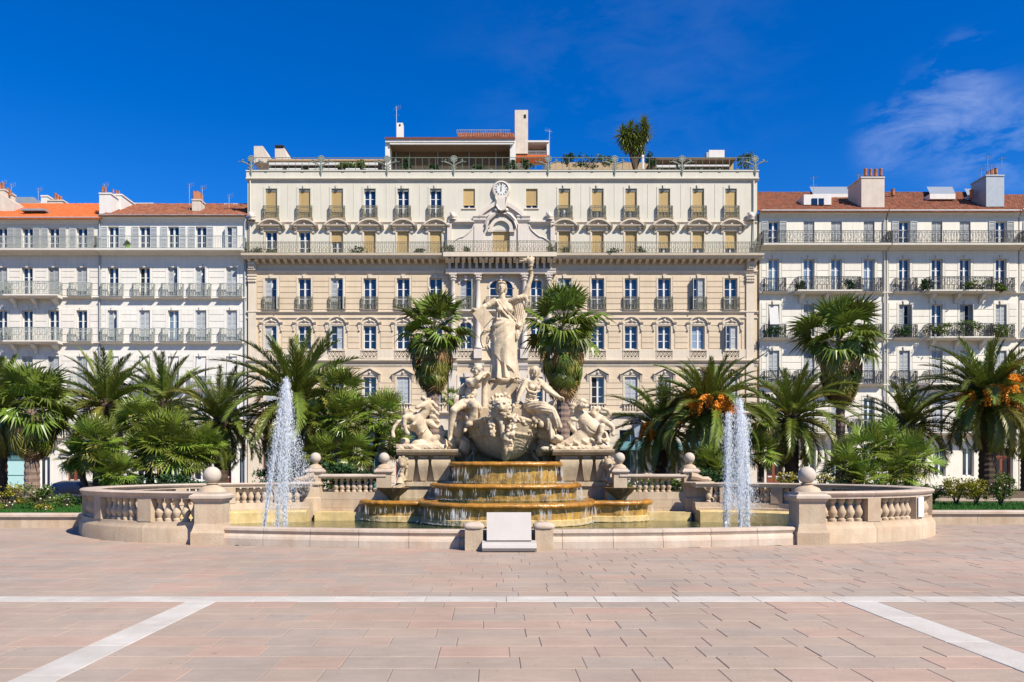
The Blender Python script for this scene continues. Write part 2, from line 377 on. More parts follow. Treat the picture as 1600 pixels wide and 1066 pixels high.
# ---- garden beds
gb = MB().box(-34, -9.2, 20.75, 23.2, -.36, .30).box(10.2, 34, 22.05, 23.2, -.36, .30).box(-34, -11, 23.2, 45, -.36, .30).box(11.9, 34, 23.2, 45, -.36, .30).box(-11, 11.9, 26.1, 45, -.36, .295)
tag(gb.build('garden_terrain', garden), 'planted soil beds around the fountain', 'garden', kind='structure')
path = MB().box(14, 34, 29.5, 32, .29, .306)
tag(path.build('path', pathm), 'pale garden path behind the right lawn', 'path', kind='structure')
def lawn(name, x0, x1, y0, y1, label, n):
    s = MB().add([(x0,y0,.33),(x1,y0,.33),(x1,y1,.34),(x0,y1,.34)], [(0,1,2,3)])
    for _ in range(n):
        x, y = rnd.uniform(x0, x1), rnd.uniform(y0, y1); h = rnd.uniform(.04,.10); a = rnd.uniform(0, PI); w = .012
        dx, dy = math.cos(a)*w, math.sin(a)*w
        s.add([(x-dx,y-dy,.33),(x+dx,y+dy,.33),(x+rnd.uniform(-.04,.04),y+rnd.uniform(-.04,.04),.33+h)], [(0,1,2)])
    tag(s.build(name, grassm), label, 'lawn', kind='stuff')
lawn('lawn', -22, -10.6, 20.85, 26.5, 'mown green grass strip left of the round balustrade', 14000)
lawn('lawn', 11.5, 24, 22.1, 27.5, 'mown green grass strip right of the round balustrade', 14000)
def garden_wall(x0, x1, y, label):
    o = empty('garden_wall', ((x0+x1)/2, y, 0), label, 'low wall', 'low garden walls')
    L = 1.35; n = int((x1-x0)/L)
    for i in range(n):
        a = x0 + (x1-x0)*i/n; b = x0 + (x1-x0)*(i+1)/n - .006
        MB().box(a, b, y+.06, y+.34, -.05, .285).build('wall_stone', balst, o)
        MB().xprof(a, b, [(y,.29),(y,.355),(y+.03,.38),(y+.40,.38),(y+.40,.29)]).build('cap_stone', kerbst, o)
garden_wall(-24, -9.65, 20.4, 'low pale stone wall edging the lawn left of the fountain')
garden_wall(11.1, 26, 21.7, 'low pale stone wall edging the lawn right of the fountain')
# ------------------------------------------------------------------ buildings
S = 19.0; FY = FPX / S
def bx(p): return (p - VX) / S
def bz(p): return EYE + (HY - p) / S
CACHE = {}
def cached(key, fn):
    if key not in CACHE: CACHE[key] = fn()
    return CACHE[key]
def facade(parent, mat, x0, x1, z0, z1, holes, y=FY, dep=.34, name='wall'):
    xs = sorted({x0, x1, *[h[0] for h in holes], *[h[1] for h in holes]}); zs = sorted({z0, z1, *[h[2] for h in holes], *[h[3] for h in holes]})
    xs = [a for a in xs if x0-1e-6 <= a <= x1+1e-6]; zs = [a for a in zs if z0-1e-6 <= a <= z1+1e-6]
    m = MB()
    for i in range(len(xs)-1):
        for j in range(len(zs)-1):
            cx, cz = (xs[i]+xs[i+1])/2, (zs[j]+zs[j+1])/2
            if any(h[0] < cx < h[1] and h[2] < cz < h[3] for h in holes): continue
            m.add([(xs[i],y,zs[j]),(xs[i+1],y,zs[j]),(xs[i+1],y,zs[j+1]),(xs[i],y,zs[j+1])], [(0,1,2,3)])
    for a, b, c, d in holes:
        q = y + dep
        m.add([(a,y,c),(b,y,c),(b,y,d),(a,y,d),(a,q,c),(b,q,c),(b,q,d),(a,q,d)], [(0,4,5,1),(1,5,6,2),(2,6,7,3),(3,7,4,0)])
    m.add([(x0,y,z0),(x0,y,z1),(x0,y+dep+.02,z1),(x0,y+dep+.02,z0)], [(0,1,2,3)]).add([(x1,y,z0),(x1,y,z1),(x1,y+dep+.02,z1),(x1,y+dep+.02,z0)], [(3,2,1,0)])
    return m.build(name, mat, parent)
def win_frame(w, h, tr, arch=False):
    def mk():
        m = MB(); f = .065
        m.box(-w/2, -w/2+f, 0, .06, 0, h).box(w/2-f, w/2, 0, .06, 0, h).box(-w/2+f, w/2-f, 0, .06, h-f, h).box(-w/2+f, w/2-f, 0, .06, 0, .09)
        m.box(-.07, .07, -.012, .055, .09, h-f)
        for k in range(1, tr): z = .09 + (h-.15)*k/tr; m.box(-w/2+f, -.07, .008, .05, z-.022, z+.022).box(.07, w/2-f, .008, .05, z-.022, z+.022)
        return m.mesh('window', frame_w)
    return cached(('wf', round(w,2), round(h,2), tr), mk)
def pane_mesh(w, h, mat):
    return cached(('pane', round(w,3), round(h,3), mat.name), lambda: MB().box(0, w, 0, .012, 0, h).mesh('pane', mat))
def louvre_mesh(w, h, mat):
    def mk():
        m = MB(); f = .05
        m.box(0, f, 0, .05, 0, h).box(w-f, w, 0, .05, 0, h).box(f, w-f, 0, .05, 0, .1).box(f, w-f, 0, .05, h-.08, h).box(f, w-f, 0, .05, h*.48, h*.48+.08)
        n = max(6, int(h/.11))
        for k in range(n):
            z = .1 + (h-.2)*k/n
            m.add([(f,.0,z),(w-f,.0,z),(w-f,.045,z+.075),(f,.045,z+.075)], [(0,1,2,3)])
        m.add([(f,.047,.1),(w-f,.047,.1),(w-f,.047,h-.08),(f,.047,h-.08)], [(0,1,2,3)])
        return m.mesh('shutter', mat)
    return cached(('lv', round(w,3), round(h,3), mat.name), mk)
def blind_mesh(w, h):
    def mk():
        m = MB(); n = max(3, int(h/.085)); pr = []
        for k in range(n): z = h*k/n; pr += [(0.004, z), (-.014, z + h/n*.25), (-.014, z + h/n*.8), (.004, z + h/n)]
        vs = [(-w/2, y, z) for y, z in pr] + [(w/2, y, z) for y, z in pr]; k = len(pr)
        m.add(vs, [(i, i+k, i+k+1, i+1) for i in range(k-1)]); m.box(-w/2, w/2, -.03, .01, -.06, 0)
        return m.mesh('blind', blind)
    return cached(('bl', round(w,3), round(h,3)), mk)
def shade_mesh(w, h, out):
    def mk():
        m = MB(); m.add([(-w/2,0,h),(w/2,0,h),(w/2,-out,0),(-w/2,-out,0),(-w/2,.01,h),(w/2,.01,h),(w/2,-out+.012,0),(-w/2,-out+.012,0)], [(3,2,1,0),(4,5,6,7),(0,1,5,4),(1,2,6,5),(2,3,7,6),(3,0,4,7)])
        return m.mesh('awning', awnw)
    return cached(('aw', round(w,3), round(h,3), out), mk)
wr = random.Random(11)
def window(parent, cx, z0, z1, w, kind='g', f=.6, y=FY, shm=None, sidew=None, tr=3):
    """kinds: g glass, c pale curtains, b blind down by f, s closed louvres, h left leaf shut, H right leaf shut, o glass with shutters folded flat on the wall, d dark open leaf, a slanted canvas blind"""
    shm = shm or shutg; h = z1 - z0; yy = y + .2
    o = inst('window', win_frame(w, h, tr), parent, (cx, yy, z0))
    pw = w/2 - .065 - .07; ph = h - .155
    for sx in (-1, 1):
        mat = glass2 if kind == 'c' else (darkgap if (kind == 'd' and sx == -1) else glass)
        inst('pane', pane_mesh(pw, ph, mat), o, (cx + (-w/2+.065 if sx < 0 else .07), yy+.03, z0+.09))
    if kind == 'b':
        bh = h*f; inst('blind', blind_mesh(w-.02, bh), o, (cx, y+.13, z1-bh))
    if kind in 'shH':
        lm = louvre_mesh(w/2-.012, h-.03, shm)
        if kind != 'H': inst('shutter', lm, o, (cx-w/2+.006, y+.08, z0+.01), rot=(0,0,R(wr.uniform(-3,0))))
        if kind != 'h': inst('shutter', lm, o, (cx+.006, y+.08, z0+.01))
        if kind in 'hH':   # the other leaf stands open at the reveal
            inst('shutter', lm, o, (cx + (w/2-.03 if kind == 'h' else -w/2+.03), y+.10, z0+.01), rot=(0,0,R(-86 if kind == 'h' else -94)))
    if kind in 'oD' or sidew:
        lw = sidew or w/2
        lm = louvre_mesh(lw, h-.03, shm)
        inst('shutter', lm, o, (cx-w/2-lw-.03, y-.065, z0+.01), rot=(0,0,R(2))); inst('shutter', lm, o, (cx+w/2+.03, y-.06, z0+.01), rot=(0,0,R(-2)))
    if kind == 'a':
        inst('awning', shade_mesh(w-.14, h*f, .26), o, (cx, y+.06, z1-h*f-.02))
    return o
def rail_mesh(L, h, mat, sp=.13, dep=0, rich=True, th=.011, cell=None):
    """wrought-iron railing, origin at its left foot in front; dep>0 adds side returns"""
    def mk():
        m = MB(); runs = [((0,0),(L,0))]
        if dep: runs += [((0,0),(0,dep)), ((L,0),(L,dep))]
        for (xa, ya), (xb, yb) in runs:
            ln = math.hypot(xb-xa, yb-ya); n = max(2, round(ln/sp)); dx, dy = (xb-xa)/ln, (yb-ya)/ln
            ox, oy = (.0, .02) if dy == 0 else (.02, 0)
            def bar(z, t): m.box(min(xa,xb)-ox*0-t*(dy!=0), max(xa,xb)+t*(dy!=0), min(ya,yb)-t*(dx!=0), max(ya,yb)+t*(dx!=0), z-t, z+t)
            bar(h, .022); bar(.05, .016)
            if rich: bar(h-.14, .01); bar(.2, .01)
            for k in range(n+1):
                px, py = xa+dx*ln*k/n, ya+dy*ln*k/n; t = th if k % 8 else th*1.7
                m.box(px-t, px+t, py-t, py+t, .05, h)
            if rich:
                c = cell or sp*2; nc = max(1, int(ln/c))
                for k in range(nc):
                    q = (k+.5)*ln/nc; r = min(c, ln/nc)*.42
                    for zc, rr in ((h*.5, r), (h-.07, .05), (.125, .055)):
                        pts = [(xa+dx*(q+rr*math.cos(a)), ya+dy*(q+rr*math.cos(a)), zc+rr*1.25*math.sin(a)) for a in [2*PI*i/8 for i in range(9)]]
                        m.tube(pts, .014, 3, caps=False)
                    for s_ in (-1, 1):   # two leaf scrolls
                        pts = [(xa+dx*(q+s_*r*(.15+.6*t)), ya+dy*(q+s_*r*(.15+.6*t)), .22+(h-.4)*t + .06*math.sin(t*9)) for t in (0,.25,.5,.75,1)]
                        m.tube(pts, .013, 3, caps=False)
        return m.mesh('railing', mat)
    return cached(('rl', round(L,2), round(h,2), mat.name, sp, dep, rich, cell), mk)
def blocks(parent, mat, x0, x1, z0, z1, n, y=FY, proud=.035, gap=.04, split=0, name='ashlar_block'):
    """courses of ashlar laid on a pier; split>0 divides courses alternately"""
    h = (z1-z0)/n
    for k in range(n):
        cuts = [x0, x1]
        if split: 
            w = (x1-x0); nn = max(1, round(w/split)); off = .5 if k % 2 else 0
            cuts = [x0] + [x0 + w*(q+off)/nn for q in range(0 if off else 1, nn)] + [x1]
        for a, b in zip(cuts[:-1], cuts[1:]):
            w = b-a-gap*(1 if split else 0)
            me = cached(('bk', round(w,2), round(h,3), mat.name, proud), lambda: MB().add([(0,0,0),(w,0,0),(w,0,h-gap),(0,0,h-gap),(.012,-proud,.012),(w-.012,-proud,.012),(w-.012,-proud,h-gap-.012),(.012,-proud,h-gap-.012)], [(0,1,5,4),(1,2,6,5),(2,3,7,6),(3,0,4,7),(4,5,6,7)]).mesh(name, mat))
            inst(name, me, parent, (a, y, z0+k*h+gap/2))
def course(parent, mat, x0, x1, z0, z1, out=.12, y=FY, name='string_course'):
    h = z1-z0
    return MB().xprof(x0, x1, [(y+.02,z0),(y-out*.4,z0),(y-out*.45,z0+h*.3),(y-out*.8,z0+h*.55),(y-out,z0+h*.6),(y-out,z0+h*.93),(y-out*.9,z1),(y+.02,z1)]).build(name, mat, parent)
def surround(w, h, mat, t=.16, key=True, out=.05):
    def mk():
        m = MB(); m.box(-w/2-t, -w/2, -out, .02, 0, h).box(w/2, w/2+t, -out, .02, 0, h).box(-w/2-t, w/2+t, -out-.004, .02, h, h+t)
        if key: m.prism([(-.1,h-.02),(.1,h-.02),(.15,h+t+.14),(-.15,h+t+.14)], -out-.09, .02)
        return m.mesh('window_surround', mat)
    return cached(('sr', round(w,2), round(h,2), mat.name, t, key), mk)
def arcpts(cx, cz, r, a0, a1, n): return [(cx + r*math.cos(R(a0+(a1-a0)*i/n)), cz + r*math.sin(R(a0+(a1-a0)*i/n))) for i in range(n+1)]
def seg_pediment():      # curved pediment on scroll brackets, origin at window head centre
    m = MB(); hw = 1.02
    for r0, r1, o in ((1.30,1.19,.42),(1.19,1.10,.32)):
        t = [(x, z-.78) for x, z in arcpts(0, 0, r0, 142, 38, 12)]; b = [(x, z-.78) for x, z in arcpts(0, 0, r1, 142, 38, 12)]
        m.strip(t, b, -o, .02)
    m.xprof(-hw, hw, [(.02,-.16),(-.12,-.16),(-.2,-.08),(-.34,-.05),(-.36,.03),(.02,.03)])
    m.prism([(x, z-.80) for x, z in arcpts(0, .0, 1.1, 138, 42, 10)][::-1], -.14, .02)
    m.box(-.62,.62,-.10,.02,-.42,-.16)
    for s in (-1, 1):
        m.xprof(s*.72-.11, s*.72+.11, [(.02,-.62),(-.08,-.60),(-.13,-.5),(-.12,-.38),(-.26,-.26),(-.30,-.16),(.02,-.16)])
        m.xprof(s*1.08-.10, s*1.08+.10, [(.02,-.30),(-.2,-.26),(-.36,-.12),(-.40,.03),(.02,.03)])
    m.ball((0,-.16,.14), .13, 8)
    for k in (-2,-1,1,2): m.ball((k*.17,-.14,.12-.02*abs(k)), .08, 6)
    return m.mesh('pediment', trimst, True)
def arch_hood():         # round hood moulding over blind tympanum with drops
    m = MB()
    for r0, r1, o in ((.80,.70,.20),(.70,.64,.13)):
        m.strip([(x, z*.78+.02) for x, z in arcpts(0,0,r0,172,8,12)], [(x, z*.78+.02) for x, z in arcpts(0,0,r1,172,8,12)], -o, .02)
    m.prism([(x, z*.74+.03) for x, z in arcpts(0,0,.64,178,2,10)][::-1], -.06, .02)
    for s in (-1, 1):
        m.xprof(s*.86-.12, s*.86+.12, [(.02,-.42),(-.06,-.40),(-.12,-.2),(-.10,-.05),(-.2,.06),(-.24,.16),(.02,.16)])
        m.ball((s*.86,-.08,-.48), .10, 6)
    m.ball((0,-.1,.32), .12, 8); m.tube([(-.42,-.09,.14),(-.2,-.1,.26),(0,-.1,.2),(.2,-.1,.26),(.42,-.09,.14)], .05, 5)
    m.box(-.72,.72,-.08,.02,-.02,.05)
    return m.mesh('arched_hood', trimst, True)
def tri_pediment():
    m = MB(); m.prism([(-.78,.0),(.78,.0),(0,.44)], -.10, .02)
    for s in (-1, 1): m.strip([(s*.92,.12),(0,.64)][::s], [(s*.92,0.0),(0,.50)][::s], -.26, .02)
    for s in (-1, 1):
        m.xprof(s*.80-.10, s*.80+.10, [(.02,-.55),(-.07,-.52),(-.12,-.3),(-.22,-.06),(.02,-.0)])
    m.ball((0,-.12,.2), .12, 8)
    return m.mesh('pediment', trimst, True)
def pierced():           # pierced parapet panel, 1.35 wide, .74 high
    m = MB(); w, h = 1.38, .74
    m.box(-w/2, w/2, -.10, .06, h-.10, h).box(-w/2, w/2, -.08, .05, 0, .10).box(-w/2,-w/2+.06,-.07,.05,.1,h-.1).box(w/2-.06,w/2,-.07,.05,.1,h-.1)
    for k in range(4):
        cx = -w/2+.06+(k+.5)*(w-.12)/4; q = (w-.12)/8
        for s in (-1, 1):
            m.tube([(cx-q,-.01,h/2+s*.0),(cx-q*.4,-.01,h/2+s*.14),(cx,-.01,h/2+s*.26)], .045, 4); m.tube([(cx+q,-.01,h/2),(cx+q*.4,-.01,h/2+s*.14),(cx,-.01,h/2+s*.26)], .045, 4)
        m.ball((cx,-.01,h/2), .07, 6)
    return m.mesh('pierced_panel', trimst, True)
BALUST = [(.055,0),(.085,.0),(.085,.05),(.05,.075),(.06,.10),(.095,.17),(.098,.22),(.06,.30),(.042,.37),(.05,.40),(.078,.43),(.078,.5)]
# ---------------- central hotel-like building
main = empty('apartment_building', (bx(785), FY, -.22), 'large cream six storey building with clock, central columns and roof terrace', 'building')
X0, X1 = bx(387), bx(1183)
MB().box(X0, X1, FY+.36, FY+14, -.22, bz(283)).build('building_core', cream, main)
BAYS = [424,476,527,578,630,681,882,934,986,1038,1091,1142]
hu, hl = [], []
WA = 18/S; WC = 20/S
for c in BAYS:
    x = bx(c)
    hu += [(x-WA/2, x+WA/2, bz(341), bz(295)), (x-WA/2, x+WA/2, bz(401), bz(362))]
    hl += [(x-WC/2, x+WC/2, bz(484), bz(435)), (x-WC/2, x+WC/2, bz(546), bz(509)), (x-WC/2, x+WC/2, bz(636), bz(589))]
for c in (733, 831): hu.append((bx(c)-WA/2, bx(c)+WA/2, bz(325.5), bz(295)))
hu.append((bx(770), bx(796.5), bz(401), bz(362)))
facade(main, cream, X0, X1, bz(405), bz(281), hu)
PB = bz(649)
cent = [(728, 13), (783, 26), (838, 13)]
for c, w in cent:
    if c != 783: hl.append((bx(c)-WC/2, bx(c)+WC/2, bz(636), bz(589)))
    hl.append((bx(c)-w*.7/S, bx(c)+w*.7/S, bz(486), bz(437))); hl.append((bx(c)-w*.7/S, bx(c)+w*.7/S, bz(546), bz(503)))
facade(main, ashlar, X0, X1, PB, bz(405), hl)
# row A
kA = 'bbbgggbbbbbb'
seg = seg_pediment(); hood = arch_hood(); tri = tri_pediment(); pier_p = pierced()
bal_u = rail_mesh(24/S, 18.5/S, ironol, .11, .22, True, .012, .24); bal_l = rail_mesh(25/S, 20/S, ironol, .11, .22, True, .012, .22)
for i, c in enumerate(BAYS):
    x = bx(c); k = kA[i]
    window(main, x, bz(341), bz(295), WA, k, 1.0 if i < 3 or i > 8 else .62 if i == 6 else .72 if i < 9 else 1.0)
    inst('blind_box', cached('bbx', lambda: MB().box(-WA/2+.003, WA/2-.003, .06, .19, -.2, -.002).mesh('blind_box', irongr)), main, (x, FY, bz(295)))
    inst('window_surround', surround(WA, 46/S, cream, .16, True, .03), main, (x, FY, bz(341)))
    inst('railing', bal_u, main, (x-12/S, FY-.2, bz(341.5)))
    inst('balcony_slab', cached('bs1', lambda: MB().xprof(-.72,.72,[(.0,-.14),(-.14,-.12),(-.2,-.03),(-.26,0),(0,0)]).mesh('balcony_slab', trimst)), main, (x, FY, bz(341.5)))
    inst('pediment', seg, main, (x, FY, bz(353.5)))
kB = [('g',1),('g',1),('b',.38),('b',1),('b',1),('b',1),('b',1),('b',.86),('b',.86),('b',.62),('b',.62),('b',.62)]
for i, c in enumerate(BAYS):
    x = bx(c); window(main, x, bz(401), bz(362), WA, kB[i][0], kB[i][1])
    inst('window_surround', surround(WA, 39/S, trimst, .15, False, .04), main, (x, FY, bz(401)))
for c in (733, 831):
    window(main, bx(c), bz(325.5), bz(295), WA, 'b', .8, tr=1)
    inst('window_sill', cached('ws1', lambda: MB().box(-.6,.6,-.08,.0,-.09,0).mesh('window_sill', trimst)), main, (bx(c), FY, bz(325.5)))
# thin vertical joints of the upper plaster panels
for c in BAYS[:-1]:
    if c == 681: continue
    MB().box(bx(c+26)-.012, bx(c+26)+.012, FY-.022, FY, bz(340), bz(288)).build('panel_fillet', cream, main)
course(main, cream, X0-.1, X1+.1, bz(283), bz(279), .22)
course(main, trimst, X0, bx(741), bz(349.5), bz(346.5), .1); course(main, trimst, bx(827), X1, bz(349.5), bz(346.5), .1)
# parapet, cornice with modillions
MB().box(X0-.08, X1+.08, FY-.1, FY+.35, bz(279), bz(268.5)).build('parapet', cream, main)
MB().box(X0-.12, X1+.12, FY-.16, FY+.4, bz(268.5), bz(267)).build('parapet_cap', cream, main)
MB().xprof(X0-.25, X1+.25, [(FY+.02,bz(407)),(FY-.78,bz(407)),(FY-.8,bz(405)),(FY-.95,bz(403.5)),(FY-.98,bz(400.5)),(FY+.02,bz(400.5))]).build('cornice', trimst, main)
modil = MB().xprof(-.12, .12, [(0,-.34),(-.1,-.36),(-.2,-.26),(-.5,-.2),(-.62,-.1),(-.62,0),(0,0)]).mesh('modillion', trimst)
n = 71
for i in range(n):
    px = 392 + (1178-392)*i/(n-1)
    if 694 < px < 868: continue
    inst('modillion', modil, main, (bx(px), FY, bz(407)))
course(main, trimst, X0, bx(694), bz(428), bz(423), .16, name='architrave'); course(main, trimst, bx(868), X1, bz(428), bz(423), .16, name='architrave')
# long balcony railing in three runs, the middle one set forward
RB = 17.5/S
for a, b, o in ((389,694,.86),(868,1180,.86)):
    inst('railing', rail_mesh((b-a)/S, RB, ironol, .15, .8, True, .011, .30), main, (bx(a), FY-o, bz(400.5)))
inst('railing', rail_mesh((866-696)/S, RB, ironol, .15, .3, True, .011, .30), main, (bx(696), FY-1.16, bz(400.5)))
MB().box(bx(694), bx(868), FY-1.25, FY-.98, bz(407), bz(400.5)).build('balcony_slab', trimst, main)
# piers of rusticated ashlar for rows C, D and E
kC = 'hghggghgggHg'
kD = 'hgHgggs' + 'gggcH'
kE = 'ssggss' + 'ggssss'
for i, c in enumerate(BAYS):
    x = bx(c)
    window(main, x, bz(484), bz(435), WC, kC[i], shm=shutp); window(main, x, bz(546), bz(509), WC, kD[i], shm=shutp); window(main, x, bz(636), bz(589), WC, 'd' if c == 934 else kE[i], shm=shutp)
    inst('window_surround', surround(WC, 49/S, trimst, .14), main, (x, FY, bz(484)))
    inst('window_surround', surround(WC, 37/S, trimst, .14, False), main, (x, FY, bz(546)))
    inst('window_surround', surround(WC, 47/S, trimst, .14, False), main, (x, FY, bz(636)))
    inst('railing', bal_l, main, (x-12.5/S, FY-.2, bz(485)))
    inst('balcony_slab', cached('bs1', None), main, (x, FY, bz(485)))
    inst('arched_hood', hood, main, (x, FY, bz(507))); inst('pediment', tri, main, (x, FY, bz(586)))
    inst('pierced_panel', pier_p, main, (x, FY-.1, bz(561)))
    e = rail_mesh  # balusters below row E
    for q in range(6): inst('baluster', cached('bb', lambda: MB().lathe([(r*.85, z*1.05) for r, z in BALUST], 8).mesh('baluster', trimst, True)), main, (x-.55+q*.22, FY-.12, bz(642)))
    MB().box(x-.72, x+.72, FY-.22, FY, bz(642)+.525, bz(642)+.62).build('balcony_cap', trimst, main)
edges = [395] + [ (a+b)/2 for a, b in zip(BAYS[:-1], BAYS[1:]) ]
for i in range(len(BAYS)+1):
    if i == 0: a, b = 401, BAYS[0]-12.5
    elif i == len(BAYS): a, b = BAYS[-1]+12.5, 1164
    elif BAYS[i-1] == 681: continue
    else: a, b = BAYS[i-1]+12.5, BAYS[i]-12.5
    blocks(main, ashlar, bx(a)+.03, bx(b)-.03, bz(484), bz(431), 6)
    blocks(main, ashlar, bx(a)+.2, bx(b)-.2, bz(545), bz(500), 5)
    blocks(main, ashlar, bx(a)+.03, bx(b)-.03, bz(634), bz(590), 5)
    MB().box(bx(a)-.02, bx(b)+.02, FY-.13, FY, bz(562), bz(546.5)).build('pedestal_block', trimst, main)
for a, b in ((681+12.5, 700), (865, 882-12.5)):
    for z0, z1, k in ((484,431,6),(545,500,5),(634,590,5)): blocks(main, ashlar, bx(a), bx(b), bz(z0), bz(z1), k)
for a, b, o in ((490.5,486.5,.16),(499,496,.1),(567,562,.28),(573,570,.08),(649,643,.34)):
    course(main, trimst, X0-.05, X1+.05, bz(a), bz(b), o)
def lion(px, q):
    m = MB().lathe([(.3,0),(.34,.06),(.2,.14),(.26,.25)], 8, (bx(px), FY-.2, bz(q)))
    m.ball((bx(px), FY-.28, bz(q-7)), .24, 8, (1,1,1.2))
    for k in range(8): m.ball((bx(px)+.25*math.cos(k*PI/4), FY-.2, bz(q-7)+.28*math.sin(k*PI/4)), .1, 6)
    m.ball((bx(px), FY-.5, bz(q-6)), .11, 6); m.ball((bx(px)-.17, FY-.25, bz(q-12)), .08, 6); m.ball((bx(px)+.17, FY-.25, bz(q-12)), .08, 6); m.build('lion_finial', pavil, main, True)
# corner pilasters with capitals
for px in (394.5, 1171.5):
    MB().box(bx(px-6), bx(px+6), FY-.12, FY, bz(640), bz(442)).build('pilaster', trimst, main)
    m = MB().box(bx(px-7), bx(px+7), FY-.2, FY, bz(432), bz(429.5))
    for q in range(-2, 3):
        m.ball((bx(px+q*2.6), FY-.16, bz(436)), .12, 6); m.ball((bx(px+q*2.6), FY-.15, bz(440)), .1, 6)
    m.box(bx(px-6.5), bx(px+6.5), FY-.14, FY, bz(442), bz(432)); m.build('capital', trimst, main, True)
    m = MB()
    m.box(bx(px-6), bx(px+6), FY-.3, FY, bz(423), bz(408))
    for q in range(-1, 2): m.ball((bx(px+q*3), FY-.32, bz(413)), .14, 6); m.ball((bx(px+q*3), FY-.3, bz(419)), .11, 6)
    m.build('console', trimst, main, True)
    lion(px, 346)
for px in (391.5, 1177):
    MB().tube([(bx(px), FY-.1, bz(283)), (bx(px), FY-.1, bz(346)), (bx(px), FY-.16, bz(400))], .055, 6).build('drainpipe', cream, main)
# ---------------- central pavilion
pv = pavil
for px in (708, 747, 819, 857):
    m = MB()
    for z0, z1 in ((484,440),(545,492)):
        if z0 == 484: m.lathe([(.24,bz(484)),(.24,bz(482)),(.20,bz(481)),(.205,bz(465)),(.17,bz(441)),(.2,bz(440))], 12, (bx(px), FY-.22, 0))
        else: m.lathe([(.30,bz(545)),(.30,bz(542)),(.22,bz(540)),(.225,bz(520)),(.19,bz(496)),(.25,bz(493)),(.25,bz(491))], 12, (bx(px), FY-.22, 0))
    m.build('column', pv, main, True)
    m = MB().box(bx(px)-.31, bx(px)+.31, FY-.52, FY, bz(431.5), bz(429.5))
    for q in range(7):
        a = PI + PI*q/6; m.ball((bx(px)+.2*math.cos(a), FY-.22+.2*math.sin(a), bz(438)), .08, 6); m.ball((bx(px)+.25*math.cos(a), FY-.22+.25*math.sin(a), bz(434)), .09, 6)
    m.lathe([(.17,bz(441)),(.2,bz(436)),(.28,bz(431.5))], 10, (bx(px), FY-.22, 0)); m.build('capital', pv, main, True)
    MB().box(bx(px)-.34, bx(px)+.34, FY-.5, FY, bz(561), bz(546.5)).build('pedestal_block', pv, main)
MB().box(bx(697), bx(868), FY-.09, FY-.01, bz(546), bz(545)).build('sill', pv, main)
for c, w in cent:
    x = bx(c); hw = w*.7/S
    for z0, z1 in ((486,437),(546,503)):
        window(main, x, bz(z0), bz(z1)-.02, hw*2, ('h' if c == 728 else 'g') if z0 == 486 else 'g', shm=shutp, tr=4)
        m = MB(); r = hw; zc = bz(z1)-hw*.72       # round-headed stone arch in the opening
        top = [(x-hw-.002, bz(z1)+.002)]+[(x+hw+.002, bz(z1)+.002)]
        ap = [(x + r*math.cos(R(a)), zc + .72*r*math.sin(R(a))) for a in range(180, -1, -12)]
        m.strip([(p[0], bz(z1)+.001) for p in ap], ap, FY+.01, FY+.18)
        ap2 = [(x + (r+.14)*math.cos(R(a)), zc + (.72*r+.14)*math.sin(R(a))) for a in range(180, -1, -12)]
        m.strip(ap2, ap, FY-.07, FY+.005); m.build('arch_moulding', pv, main, True)
        m = MB().prism([(x-.1, bz(z1)-.1), (x+.1, bz(z1)-.1), (x+.16, bz(z1)+.3), (x-.16, bz(z1)+.3)], FY-.2, FY); m.ball((x, FY-.2, bz(z1)+.2), .13, 8); m.build('keystone', pv, main, True)
    if c != 783:
        window(main, x, bz(636), bz(589), WC, 'g', shm=shutp); inst('window_surround', surround(WC, 47/S, pv, .2, True), main, (x, FY, bz(636)))
        for px in (c-21, c+21):
            MB().box(bx(px)-.3, bx(px)+.3, FY-.16, FY, bz(642), bz(578)).build('pilaster', pv, main); MB().xprof(bx(px)-.4, bx(px)+.4, [(FY,bz(578)),(FY-.2,bz(578)),(FY-.26,bz(575)),(FY-.34,bz(572)),(FY-.36,bz(568)),(FY,bz(568))]).build('capital', pv, main)
    L = hw*2+.5; inst('railing', rail_mesh(L, 20/S, ironol, .11, .2, True, .012, .22), main, (x-L/2, FY-.3, bz(485)))
    MB().box(x-L/2-.05, x+L/2+.05, FY-.36, FY, bz(487.5), bz(485)).build('balcony_slab', pv, main)
    inst('pierced_panel', pier_p, main, (x, FY-.12, bz(561)))
MB().xprof(bx(697), bx(868), [(FY,bz(430)),(FY-.46,bz(430)),(FY-.5,bz(428)),(FY-.5,bz(425)),(FY-.56,bz(424)),(FY-.56,bz(422.5)),(FY,bz(422.5))]).build('architrave', pv, main)
brk = MB().xprof(-.10,.10,[(0,-.72),(-.5,-.72),(-.56,-.55),(-.5,-.4),(-.66,-.2),(-.98,-.1),(-1.0,0),(0,0)]).mesh('bracket', pv)
for i in range(16): inst('bracket', brk, main, (bx(703 + (860-703)*i/15), FY, bz(408.5)))
for i in range(20): inst('modillion', modil, main, (bx(699 + (865-699)*i/19), FY-.5, bz(407)))
